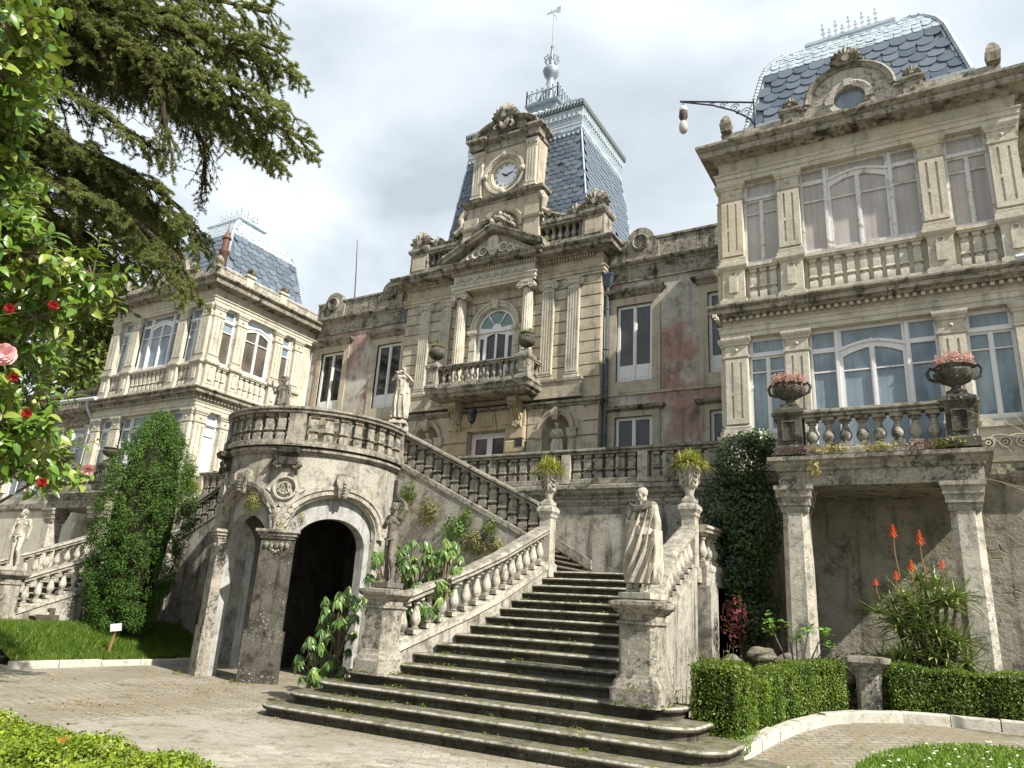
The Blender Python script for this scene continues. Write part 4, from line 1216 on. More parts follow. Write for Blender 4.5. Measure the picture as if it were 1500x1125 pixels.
# curved pediment of the clock
m = MB(K)
m.rstack(0, .5, 1.42, .5, [(0, 18.353), (.05, 18.36), (.05, 18.5), (.02, 18.52), (.02, 18.66), (.12, 18.72), (.22, 18.76), (.22, 18.82), (.02, 18.84)], cap=(False, True))
m.arch(0, 18.84, 1.42, [(-.12, -.6), (0, -.6), (.06, .2), (.02, .24), (-.04, .22), (-.1, .16), (-.14, .0)], 0, PI, 24, rz=.52)
m.poly([[(1.4*math.cos(PI*i/16), 18.83+.7*math.sin(PI*i/16)) for i in range(17)]], -.6, .0)
for sg in (-1, 1): m.rstack(sg*1.22, -.02, .3, .22, [(0, 18.42), (0, 18.68), (.1, 18.74), (.14, 18.78), (.14, 18.86), (0, 18.88)])
m.build('curved_pediment', M['stone_stained'], PAL)
acroterion(FR(X0, 20.18), 0, 19.36, .48, .22, name='crest', petals=9)
m = MB(FR(X0, 20.02)); m.tube([(-.25, 0, 19.5), (-.1, -.08, 19.15), (0, -.1, 18.95), (.1, -.08, 19.15), (.25, 0, 19.5)], [.06, .1, .12, .1, .06], 7); m.tube([(-.3, 0, 19.3), (-.42, -.05, 19.1), (-.3, -.06, 18.98)], .06, 6); m.tube([(.3, 0, 19.3), (.42, -.05, 19.1), (.3, -.06, 18.98)], .06, 6); m.build('scroll', M['stone_stained'], PAL)

# tower roof
TX, TY0, TY1 = X0+.27, 20.74, 25.35
def tcrn(z, sx, sy):
    t = (z-15.0)/(18.8-15.0); hw_ = 2.95-.47*t; yf = TY0+.26*t; yb = TY1-.5*t
    return (TX+sx*hw_, yf if sy < 0 else yb, z)
m = MB()
m.rings([[tcrn(z, *q) for q in ((-1, -1), (1, -1), (1, 1), (-1, 1))] for z in (13.5, 18.82)]); trf = m.build('roof', M['slate'], PAL)
A_, B_, C__, D_ = tcrn(15.0, -1, -1), tcrn(15.0, 1, -1), tcrn(18.8, 1, -1), tcrn(18.8, -1, -1)
slate_face(trf, A_, B_, C__, D_, .275, .2, keep=lambda p: abs(p.x-X0) > 1.45)
j = MB(); slate_face(trf, tcrn(14.2, 1, -1), tcrn(14.2, 1, 1), tcrn(18.8, 1, 1), tcrn(18.8, 1, -1), .275, .2, joined=j); j.T = None; j.build('slates', M['slate'], trf)['kind'] = 'stuff'
for q in ((-1, -1), (1, -1), (1, 1), (-1, 1)):
    m = MB(); m.tube([tcrn(14.5, *q), tcrn(18.85, *q)], .035, 6); m.build('hip_flashing', M['zinc'], trf)
def trect(z): a = tcrn(z, -1, -1); b = tcrn(z, 1, 1); return ((a[0]+b[0])/2, (a[1]+b[1])/2, (b[0]-a[0])/2, (b[1]-a[1])/2)
cx_, cy_, hx_, hy_ = trect(18.8)
_before = set(o.name for o in PAL.children)
m = MB(); m.rstack(cx_, cy_, hx_, hy_, [(.02, 18.98), (.03, 19.0), (.03, 19.3), (.05, 19.34), (.02, 19.6), (.04, 19.66), (.04, 19.9), (.08, 20.0), (.08, 20.06)], cap=(False, True)); m.build('zinc_frieze', M['zinc'], PAL)
m = MB(); m.rstack(cx_, cy_, hx_, hy_, [(.03, 19.4), (.05, 19.42), (.05, 19.58), (.03, 19.6)], cap=(False, False)); m.build('dark_band', M['zinc_mid'], PAL)
m = MB()
for i in range(26):
    u = -hx_+.1+i*(2*hx_-.2)/25
    m.box(cx_+u-.03, cx_+u+.03, cy_-hy_-.1, cy_-hy_-.02, 18.88, 18.99)
    m.box(cx_+u-.05, cx_+u+.05, cy_-hy_-.09, cy_-hy_-.03, 19.68, 19.88)
for i in range(22):
    v = -hy_+.1+i*(2*hy_-.2)/21
    m.box(cx_+hx_+.02, cx_+hx_+.1, cy_+v-.03, cy_+v+.03, 18.88, 18.99)
    m.box(cx_+hx_+.03, cx_+hx_+.09, cy_+v-.05, cy_+v+.05, 19.68, 19.88)
m.build('zinc_ornament', M['zinc'], PAL)['kind'] = 'stuff'
# upper curved roof with its bead edge
m = MB(); m.rstack(cx_, cy_, hx_, hy_, [(.02, 20.062), (.09, 20.08), (.1, 20.16), (.06, 20.24), (-.05, 20.36), (-.4, 20.75), (-1.0, 21.15), (-1.55, 21.42)]); m.build('upper_roof', M['zinc'], PAL)
m = MB()
per = []
for (ax, ay), (bx, by) in (((-1, -1), (1, -1)), ((1, -1), (1, 1)), ((1, 1), (-1, 1)), ((-1, 1), (-1, -1))):
    L = 2*((hx_ if ay == by else hy_)+.1); n = int(L/.13)
    for i in range(n):
        t = i/n; per.append((cx_+(hx_+.1)*(ax+(bx-ax)*t), cy_+(hy_+.1)*(ay+(by-ay)*t)))
for x, y in per: m.lathe(x, y, [(0, 20.0), (.05, 20.03), (.065, 20.16), (.05, 20.26), (0, 20.3)], 5, cap=(False, False))
m.build('eave_beads', M['iron_zinc'], PAL)['kind'] = 'stuff'
m = MB()
for i in range(17):
    u = -hx_+2*hx_*i/16
    m.tube([(cx_+u, cy_-hy_-.05, 20.38), (cx_+u*.8, cy_-hy_+.4, 20.77), (cx_+u*.6, cy_-hy_+1.0, 21.17), (cx_+u*.4, cy_-hy_+1.5, 21.42)], .03, 5)
    v = -hy_+2*hy_*i/16
    m.tube([(cx_+hx_+.05, cy_+v, 20.38), (cx_+hx_-.4, cy_+v*.8, 20.77), (cx_+hx_-1.0, cy_+v*.6, 21.17), (cx_+hx_-1.5, cy_+v*.4, 21.42)], .03, 5)
m.build('seam', M['zinc'], PAL)['kind'] = 'stuff'
m = MB(); m.rstack(cx_, cy_, .66, .6, [(0, 21.3), (0, 21.85), (.1, 21.9), (.12, 22.0), (0, 22.02)]); m.lathe(cx_, cy_, [(.38, 22.0), (.38, 22.25), (.24, 22.45), (.2, 22.9), (.25, 22.95), (.2, 23.3), (.15, 23.55), (.18, 23.62), (.3, 23.78), (.36, 23.98), (.31, 24.1), (.15, 24.2), (.1, 24.4), (.15, 24.6), (.08, 24.8), (.045, 25.2), (.08, 25.26), (.028, 25.35), (.018, 27.3)], 12)
for i in range(8):
    a = 2*PI*i/8; m.tube([(cx_+.42*math.cos(a), cy_+.42*math.sin(a), 22.05), (cx_+.6*math.cos(a), cy_+.6*math.sin(a), 22.5), (cx_+.34*math.cos(a), cy_+.34*math.sin(a), 23.0)], .05, 5)
    m.tube([(cx_+.2*math.cos(a), cy_+.2*math.sin(a), 24.4), (cx_+.34*math.cos(a), cy_+.34*math.sin(a), 24.6), (cx_+.2*math.cos(a), cy_+.2*math.sin(a), 24.75)], .03, 4)
for sx in (-1, 1):
    for k in range(7):
        for (x, y) in ((cx_+.72*(k/3-1), cy_+sx*.66), (cx_+sx*.72, cy_+.66*(k/3-1))):
            m.box(x-.02, x+.02, y-.02, y+.02, 22.0, 22.62); m.lathe(x, y, [(0, 22.6), (.05, 22.66), (0, 22.78)], 5, cap=(False, False))
m.sweep([(cx_-.72, cy_-.66, 22.5), (cx_+.72, cy_-.66, 22.5), (cx_+.72, cy_+.66, 22.5), (cx_-.72, cy_+.66, 22.5)], [(-.015, 0), (.015, 0), (.015, .04), (-.015, .04)], closed=True)
sp_ = m.build('spire', M['zinc_mid'], PAL, 40)
m = MB(); m.box(cx_-.35, cx_+.119, cy_-.012, cy_+.012, 27.12, 27.2); m.box(cx_+.12, cx_+.32, cy_-.01, cy_+.01, 27.0, 27.32); m.box(cx_-.012, cx_+.012, cy_-.3, cy_+.3, 26.98, 27.02); m.build('weathervane', M['zinc'], sp_)

for o in PAL.children:                    # the cap sits 0.3 m lower on the shortened roof
    if o.name not in _before:
        o.location.z -= .3
        WM[o.name] = Matrix.Translation((0, 0, -.3)) @ WM[o.name]
# ---------------------------------------------------------------- ranges between centre and pavilions
RW = 9.14
for sg in (-1, 1):
    wins = [sg*5.0, sg*7.95]
    holes = []
    for u in wins:
        holes.append(rect(u-.6, u+.6, 8.72, 11.3)); holes.append(rect(u-.6, u+.6, 5.0, 7.58))
    a, b = sorted((sg*3.98, sg*RW))
    m = MB(MF); m.poly([rect(a, b, 4.4, 12.6)]+holes, -.4, 0); m.build('wall', M['facade'], PAL)
    for u in wins:
        for z0_, z1_, lo in ((8.72, 11.3, 8.35), (5.0, 7.58, 4.75)):
            m = MB(MF)
            out = rect(u-.86, u+.86, lo, z1_+.26)
            m.poly([out, rect(u-.6, u+.6, z0_, z1_)], -.1, .035); m.build('window_surround', M['stone_warm'], PAL)
            m = MB(MF)
            zt = z1_+.26
            m.rstack(u, .0, .88, .04, [(0, zt), (.05, zt+.03), (.1, zt+.1), (.18, zt+.16), (.2, zt+.24), (.05, zt+.3)] if z0_ > 8 else [(0, z1_+.18), (.12, z1_+.24), (.14, z1_+.32), (.02, z1_+.36)])
            m.build('window_hood', M['stone_stained'], PAL)
            zz = z0_+.55
            P_ = [rect(u-.5, u-.06, zz, z1_-.1), rect(u+.06, u+.5, zz, z1_-.1)]
            def ex(mm, u=u, z0_=z0_):
                for q in (-.28, .28): mm.box(u+q-.17, u+q+.17, .06, .075, z0_+.12, z0_+.45)
                mm.box(u-.03, u+.03, .045, .075, z0_+.05, z1_-.05)
            window(MF, rect(u-.6, u+.6, z0_, z1_), P_, 'glass_dark', extra=ex)
    m = MB(MF); m.box(a, b, -.04, .0, 8.27, 8.34)
    m.build('string_course', M['stone_warm'], PAL)
    m = MB(MF); m.box(a, b, -.06, 0, 12.1, 12.13); m.box(a, b, -.05, 0, 12.13, 12.58); m.build('frieze', M['stone_stained'], PAL)
    m = MB(MF); q = [(-.02, 12.58), (.08, 12.58), (.1, 12.64), (.2, 12.68), (.22, 12.75), (-.02, 12.78)]
    m.rings([[(a, -w, z) for w, z in q], [(b, -w, z) for w, z in q]]); m.build('cornice', M['stone_stained'], PAL)
    m = MB(MF); m.box(a, b, -.0, .4, 12.785, 13.5); m.box(a, b, -.05, .45, 13.5, 13.58)
    m.build('parapet', M['stone_stained'], PAL)
    for u in (sg*5.2, sg*8.25):
        m = MB(MF)
        m.poly([[(u-.62, 12.79), (u+.62, 12.79), (u+.62, 13.4)]+[(u+.46*math.cos(PI*i/10), 13.52+.46*math.sin(PI*i/10)) for i in range(11)]+[(u-.62, 13.4)]], -.2, .06)
        m.arch(u, 13.45, .3, [(-.09, .0), (0, .0), (0, .12), (-.05, .14), (-.09, .1)], 0, 2*PI, 16, closed=True)
        for k in range(8):
            t = 2*PI*k/8; m.poly([[(u+.12*math.cos(t)+.07*math.cos(w*PI/3), 13.45+.12*math.sin(t)+.07*math.sin(w*PI/3)) for w in range(6)]], 0, .1)
        m.build('parapet_disc', M['stone_stained'], PAL)
    # grey rain pipe
    m = MB(); x = X0+sg*4.12; y = 20.6
    m.tube([(x, y+.0, 12.05), (x, y, 4.75)], .06, 8)
    m.rstack(x, y, .1, .1, [(-.03, 12.0), (.02, 12.1), (.09, 12.35), (.11, 12.37), (.11, 12.42), (.06, 12.43)])
    for z in (11.2, 9.8, 8.4, 7.0, 5.6): m.lathe(x, y, [(.075, z), (.085, z+.02), (.075, z+.05)], 8)
    m.build('rain_pipe', M['pipe'], PAL)
m = MB(); m.box(X0-RW, X0+RW, 21.2, 25.0, 4.0, 12.7); m.build('wall', M['facade'], PAL)
m = MB(); m.box(X0-12, X0-4.2, 21.4, 26, 12.7, 13.0); m.box(X0+4.2, X0+12, 21.4, 26, 12.7, 13.0); m.build('roof', M['slate'], PAL)

# low galleries beyond the pavilions
for sg in (-1, 1):
    a, b = sorted((X0+sg*14.96, X0+sg*(20.5 if sg > 0 else 31))); L = b-a; c = (a+b)/2
    F = FR(c, 16.3)
    gw = [-L/2+1.07+1.85*i for i in range(int((L-1)/1.85))]
    holes = [rect(u-.75, u+.75, 5.0, 7.7) for u in gw]
    m = MB(F); m.poly([rect(-L/2, L/2, 0, 8.1)]+holes, -.3, 0); m.build('wall', M['stone_cream'], PAL)
    for u in gw: centre_window(F, u-.75, u+.75, 5.0, 7.7, 'glass_blue', lights=False, dw=.66)
    for u in gw: pilaster(F, u+.925, .3, 5.2, 7.74)
    m = MB(F); m.rstack(0, 2.4, L/2-.01, 2.4, [(.02, 4.4), (.1, 4.5), (.1, 4.62), (.02, 4.7)], cap=(False, False)); m.build('string_course', M['stone_stained'], PAL)
    m = MB(F); m.rstack(0, 2.4, L/2-.01, 2.4, [(.02, 7.74), (.1, 7.76), (.1, 7.95), (.04, 8.0), (.04, 8.15), (.2, 8.22), (.3, 8.28), (.34, 8.44), (0, 8.5)], cap=(False, True)); m.build('cornice', M['stone_stained'], PAL)
    relief_balusters(F, -L/2+.01, L/2-.01, 8.5, 9.3, 'stone_stained')
    m = MB(); m.box(min(a, b)+.1, max(a, b)-.1, 16.65, 21, 0, 8.2); m.build('wall', M['stone_cream'], PAL)
    # gutter and pipe at the pavilion
    x = X0+sg*15.12
    m = MB(); m.tube([(x-sg*.5, 15.42, 8.5), (x+sg*2.2, 15.42, 8.56)], .08, 8); m.tube([(x+sg*.05, 15.45, 8.45), (x+sg*.1, 15.5, 8.2), (x+sg*.02, 15.75, 7.8), (x+sg*.02, 15.75, 4.6)], .06, 8); m.build('gutter', M['pipe_pale'], PAL)
# ---------------------------------------------------------------- ground
def sstep(a, b, x):
    t = min(1, max(0, (x-a)/(b-a))); return t*t*(3-2*t)
def gz(x, y):
    return sstep(-4.2, -2.0, x)*min(.5, max(0, (y-8.3)*.115))
def ground_mat():
    t = NT('paving')
    n = t.t.nodes.new('ShaderNodeTexBrick')
    n.inputs['Scale'].default_value = 1.0
    n.inputs['Brick Width'].default_value = .21; n.inputs['Row Height'].default_value = .11
    n.inputs['Mortar Size'].default_value = .012; n.inputs['Mortar Smooth'].default_value = .3
    n.inputs['Color1'].default_value = (.40, .38, .335, 1); n.inputs['Color2'].default_value = (.32, .30, .265, 1)
    n.inputs['Mortar'].default_value = (.14, .125, .09, 1)
    mp = t.t.nodes.new('ShaderNodeMapping'); mp.inputs['Rotation'].default_value = (0, 0, -.54)
    t.l(t.geo.outputs['Position'], mp.inputs[0]); t.l(mp.outputs[0], n.inputs[0])
    c = n.outputs['Color']
    big = t.noise(.8, 5, .65)
    c = t.mix(.18, c, (0, 0, 0))
    c = t.mix(t.ramp(big, .36, .6, 0, .7), c, (.17, .15, .11))
    c = t.mix(t.ramp(t.noise(11, 6, .8), .47, .62, 0, .8), c, (.21, .165, .075))
    c = t.mix(t.ramp(t.noise(2.3, 7, .8), .52, .64, 0, .75), c, (.095, .085, .05))
    c = t.mix(t.ramp(t.noise(40, 4, .8), .5, .68, 0, .5), c, (.11, .1, .08))
    t.bump(t.math('ADD', t.math('MULTIPLY', n.outputs['Fac'], -1.0), t.math('MULTIPLY', t.noise(16, 4), .6)), .45, .02)
    return t.done(c, .9, .2)
M['paving'] = ground_mat()
def paver_mat():
    t = NT('paver')
    c = t.mix(t.objrnd(), (.42, .40, .355), (.28, .265, .235))
    c = t.mix(.12, c, (0, 0, 0))
    c = t.mix(t.ramp(t.noise(.8, 5, .65), .38, .62, 0, .6), c, (.19, .17, .125))
    c = t.mix(t.ramp(t.noise(11, 6, .8), .5, .64, 0, .75), c, (.25, .2, .085))
    c = t.mix(t.ramp(t.noise(2.3, 7, .8), .52, .64, 0, .75), c, (.095, .085, .05))
    c = t.mix(t.ramp(t.noise(40, 4, .8), .5, .68, 0, .5), c, (.11, .1, .08))
    t.bump(t.noise(20, 5, .7), .5, .012)
    return t.done(c, .9, .2)
M['paver'] = paver_mat()
def sheet(name, xs, ys, zf, mat, kind='structure', smooth=True):
    V = [(x, y, zf(x, y)) for y in ys for x in xs]; n = len(xs)
    F_ = [(j*n+i, j*n+i+1, (j+1)*n+i+1, (j+1)*n+i) for j in range(len(ys)-1) for i in range(n-1)]
    o = raw_mesh(name, mat, None, V, F_, smooth=smooth); o['kind'] = kind; return o
xs = [-900, -300, -120, -60, -40]+[-32+.8*i for i in range(56)]+[14, 30, 80, 300, 900]
ys = [-300, -100, -40, -15]+[-6+.8*i for i in range(50)]+[40, 70, 150, 400, 1200]
ground = sheet('ground', xs, ys, gz, M['paving'])
# nearest pavers, one by one
pm = MB(); pm.rings([[(-.105, -.056, 0), (.105, -.056, 0), (.105, .056, 0), (-.105, .056, 0)], [(-.105, -.056, .016), (.105, -.056, .016), (.105, .056, .016), (-.105, .056, .016)], [(-.098, -.049, .022), (.098, -.049, .022), (.098, .049, .022), (-.098, .049, .022)]], cap=(False, True))
pav = pm.mesh('paver', M['paver'])
rg = random.Random(11)
cand = []
ca, sa = math.cos(-.54), math.sin(-.54)
for j in range(-10, 150):
    for i in range(-60, 40):
        u = (i+(.5 if j % 2 else 0))*.216; v = j*.117
        x, y = u*ca+v*sa+1.5, -u*sa+v*ca+1.0
        if not (-9.5 < x < -2.6 and 3.9 < y < 8.9): continue
        # inside the picture and not under the steps or the hedge
        d = Vector((x, y, -1.6)); zf = d.dot(_f); px = d.dot(_r)/zf; py = d.dot(_u)/zf
        if abs(px) > .70 or py < -.53: continue
        if y > 7.9 and x > -9.3: continue
        cand.append((d.length, x, y))
cand.sort()
jm = MB()
for k, (d, x, y) in enumerate(cand):
    Mx = Matrix.Translation((x, y, gz(x, y)-.008+rg.uniform(-.004, .004))) @ Matrix.Rotation(.54+rg.uniform(-.03, .03), 4, 'Z') @ Matrix.Rotation(rg.uniform(-.02, .02), 4, 'X')
    if k < 290: put('paver', pav, ground, M=Mx)
    else:
        jm.T = Mx; jm.add([q.co for q in pav.vertices], [tuple(p.vertices) for p in pav.polygons])
jm.T = None
if jm.v:
    jo = jm.build('pavers', M['paver'], ground, recalc=False); jo['kind'] = 'stuff'

def wall_path(m, path, zb, half):
    n = len(path); R = []
    for i in range(n):
        p = Vector(path[i]); ds = []
        if i > 0: d = p-Vector(path[i-1]); ds.append(Vector((d.x, d.y)).normalized())
        if i < n-1: d = Vector(path[i+1])-p; ds.append(Vector((d.x, d.y)).normalized())
        ns = [Vector((d.y, -d.x)) for d in ds]; k = ns[0]
        if len(ns) == 2: k = ns[0]+ns[1]; k = k/max(.5, k.dot(ns[0]))
        b = zb(p.x, p.y) if callable(zb) else zb
        R.append([(p.x+k.x*half, p.y+k.y*half, b), (p.x+k.x*half, p.y+k.y*half, p.z), (p.x-k.x*half, p.y-k.y*half, p.z), (p.x-k.x*half, p.y-k.y*half, b)])
    m.rings(R)

# ---------------------------------------------------------------- the two garden stairs
RISE, RUN = .155, .37
zn = lambda y: RISE*((y-8.27)/RUN+1)
def stair(s):
    X = lambda r: X0+s*r
    side = 'right' if s > 0 else 'left'
    T = thing('garden_staircase', ('broad flight of mossy stone steps rising between two statues on pedestals' if s > 0 else 'far stone staircase half hidden behind the clipped conifer'), 'staircase', (X(7.4), 10.5, 0), 'twin garden staircases')
    ends = {1: (4.05, 11.25), 2: (4.2, 10.75), 3: (4.4, 10.3), 4: (4.6, 9.98)}
    for i in range(1, 17):
        y = 8.27+RUN*(i-1); z = RISE*i
        m = MB()
        if i <= 4:
            a, b = ends[i]; r = .4; yb = 10.2
            pts = []
            for k in range(9):
                q = PI+PI/2*k/8; pts.append((X(a+r+r*math.cos(q)), y+r+r*math.sin(q)))
            for k in range(9):
                q = 1.5*PI+PI/2*k/8; pts.append((X(b-r+r*math.cos(q)), y+r+r*math.sin(q)))
            pts += [(X(b), yb), (X(a), yb)]
            if s < 0: pts = pts[::-1]
            zb = -.1 if i == 1 else z-RISE-.02
            m.outline(pts, [(-.045, zb), (-.045, z-.075), (-.005, z-.07), (.012, z-.055), (.018, z-.035), (.01, z-.012), (-.012, z)])
        else:
            lw = {5: 5.33, 6: 5.5, 7: 5.66, 8: 5.76, 9: 5.82}.get(i, 5.84); rw = {5: 9.42, 6: 9.3, 7: 9.2, 8: 9.1, 9: 9.02}.get(i, 8.95)
            yb = y+RUN+.2 if i < 16 else 16.38
            prof = [(y+.045, z-RISE-.03), (y+.045, z-.075), (y+.005, z-.07), (y-.012, z-.055), (y-.018, z-.035), (y-.01, z-.012), (y+.012, z), (yb, z), (yb, z-RISE-.03)]
            m.rings([[(X(lw), a, b) for a, b in prof], [(X(rw), a, b) for a, b in prof]])
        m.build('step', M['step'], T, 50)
    # flight to the terrace
    for j in range(1, 15):
        z = 2.48+RISE*j; u = 5.76-.285*(j-1)
        m = MB(); pr = [(u-.04, z-RISE-.03), (u-.04, z-.06), (u, z-.055), (u+.015, z-.035), (u+.01, z-.01), (u-.01, z), (1.7, z), (1.7, z-RISE-.03)] if j == 14 else [(u-.04, z-RISE-.03), (u-.04, z-.06), (u, z-.055), (u+.015, z-.035), (u+.01, z-.01), (u-.01, z), (u-.45, z), (u-.45, z-RISE-.03)]
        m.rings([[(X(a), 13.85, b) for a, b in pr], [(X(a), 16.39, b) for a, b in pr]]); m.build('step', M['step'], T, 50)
    # cheek walls
    Lp = [(X(5.27 if s > 0 else 5.9), 9.86, zn(9.86)+.1), (X(5.45 if s > 0 else 5.82), 10.45, zn(10.45)+.1), (X(5.68), 11.2, zn(11.2)+.1), (X(5.82), 12.0, zn(12.)+.1), (X(5.86), 13.62, zn(13.62)+.1)]
    Rp = [(X(9.48), 9.86, zn(9.86)+.1), (X(9.28), 10.6, zn(10.6)+.1), (X(9.1), 11.4, zn(11.4)+.1), (X(8.95), 12.3, zn(12.3)+.1), (X(8.9), 13.64, zn(13.64)+.1)]
    Op = [(X(5.72), 13.75, 2.98), (X(1.86), 13.75, 4.8)]
    Qp = [(X(8.98), 13.95, 2.56), (X(9.06), 14.4, 2.56), (X(9.06), 16.38, 2.56)]
    m = MB()
    wall_path(m, Lp, -.1, .12); wall_path(m, Rp, -.1, .13); wall_path(m, Op, -.1, .13); wall_path(m, Qp, -.1, .14)
    m.box(*sorted((X(5.6), X(9.2))), 13.9, 16.35, -.1, 2.3)
    m.build('cheek_wall', M['plaster'], T)
    m = MB()
    m.sweep([(X(5.74), 16.3, 2.7), (X(1.75), 16.3, 4.9)], [(-.06, 0), (.06, 0), (.06, .16), (.03, .2), (-.06, .2)]); m.build('skirting', M['stone_grey'], T)
    # balustrades
    g = 'stone balustrades of the stairs'
    lab = {1: ('raking stone balustrade climbing from the pedestal of the nude statue with raised arm', 'raking stone balustrade behind the toga statue by the dark ivy', 'raking balustrade from the planter post up to the round terrace, above the ivy-hung wall', 'short level balustrade at the landing beside the dark ivy shrub'),
           -1: ('nearer raking balustrade from the white statue towards the conifer', 'farther raking balustrade beyond the white statue at the picture edge', 'raking balustrade just behind the conifer, joining the round terrace', 'level landing balustrade of the far staircase, behind the raking ones')}[s]
    B1 = thing('balustrade', lab[0], 'balustrade', (X(5.5), 11, zn(11)), g); balustrade(B1, Lp, .58, 'round', .09, .275, 'stone_white')
    B2 = thing('balustrade', lab[1], 'balustrade', (X(9.2), 11, zn(11)), g); balustrade(B2, Rp, .58, 'round', .09, .275, 'stone_white')
    B3 = thing('balustrade', lab[2], 'balustrade', (X(4), 13.75, 3.7), g); balustrade(B3, Op, .6, 'block', .1, .29, 'stone_grey')
    B4 = thing('balustrade', lab[3], 'balustrade', (X(9.28), 15, 2.5), g); balustrade(B4, Qp, .58, 'round', .09, .275, 'stone_white')
    for rel, y, B in ((5.87, 13.78, B1), (8.86, 13.8, B2)):
        m = MB(); m.rstack(X(rel), y, .125, .125, [(.04, 2.35), (.04, 2.6), (0, 2.64), (0, 3.52), (.02, 3.55), (.02, 3.6), (.055, 3.66), (.055, 3.72), (.02, 3.76), (-.02, 3.8)]); m.build('post', M['stone_white'], B)
    # pedestals
    pl = {1: (('tall square stone pedestal under the nude statue with raised arm', (5.25, 9.58, .235, .25)), ('pale stone pedestal under the toga statue beside the clipped hedge', (9.52, 9.58, .265, .27))),
          -1: (('pale pedestal at the left picture edge under the white nude statue', (6.0, 9.6, .235, .25)), ('pedestal of the far stair, beyond the left picture edge', (9.52, 9.58, .265, .27)))}[s]
    for lb, (r, y, hx, hy) in pl:
        m = MB(); z0 = .6
        m.rstack(X(r), y, hx-.02, hy-.02, [(.08, z0), (.08, z0+.2), (.055, z0+.23), (.045, z0+.28), (.02, z0+.32), (.015, z0+.35), (0, z0+.37), (0, z0+.96), (.025, z0+.97), (.025, z0+1.0), (0, z0+1.015), (0, z0+1.08), (.03, z0+1.1), (.06, z0+1.14), (.1, z0+1.17), (.11, z0+1.2), (.11, z0+1.24), (.03, z0+1.26), (-.02, z0+1.265)], cham=.055)
        o = m.build('pedestal', M['stone_grey'], None); props(o, lb, 'pedestal', 'statue pedestals')
stair(1)
stair(-1)

# ---------------------------------------------------------------- terrace wall
T = thing('terrace_wall', 'grey retaining wall of the upper terrace below the mansion', 'wall', (X0, 16.4, 0))
m = MB(); m.box(X0-9.1, X0+9.1, 16.4, 16.8, -.1, 4.36); m.build('wall', M['plaster'], T)
m = MB(); m.sweep([(X0-9.08, 16.4, 0), (X0+9.08, 16.4, 0)], [(-.3, 4.361), (.03, 4.361), (.04, 4.42), (.1, 4.47), (.12, 4.54), (.16, 4.58), (.16, 4.66), (.1, 4.7), (-.3, 4.72)]); m.build('coping', M['stone_grey'], T)
m = MB(); m.sweep([(X0-9.08, 16.4, 0), (X0+9.08, 16.4, 0)], [(-.02, 4.2), (.02, 4.2), (.03, 4.24), (.0, 4.27), (-.02, 4.27)]); m.build('string_course', M['stone_grey'], T)
ter = MB(); ter.box(X0-9.1, X0+9.1, 16.81, 20.72, 4.3, 4.648); ter.box(X0-1.88, X0+1.88, 13.2, 16.81, 4.44, 4.644)
tf = ter.build('terrace', M['paving'], None); tf['kind'] = 'structure'
for s in (1, -1):
    B = thing('balustrade', 'level stone balustrade along the terrace edge '+('behind the toga statue' if s > 0 else 'behind the far stair at left'), 'balustrade', (X0+s*5.5, 16.45, 4.7), 'terrace balustrades')
    a, b = X0+s*1.7, X0+s*9.05
    pa = [(a, 16.5, 4.722), (b, 16.5, 4.722)]
    m = MB(); m.sweep([(p[0], p[1], p[2]+.73) for p in pa], RAIL); m.build('rail', M['stone_grey'], B)
    m = MB(); m.sweep(pa, BASE); m.build('base', M['stone_grey'], B)
    piers = [1.85, 4.95, 6.95, 8.9]
    for p in piers:
        m = MB(); m.rstack(X0+s*p, 16.5, .12, .155, [(0, 4.73), (0, 5.46)]); m.build('post', M['stone_white'], B)
    for p, q in zip(piers[:-1], piers[1:]):
        balusters(B, [(X0+s*(p+.14), 16.5, 4.722), (X0+s*(q-.14), 16.5, 4.722)], .31, 'block', .6, .1, 'stone_grey', .12)

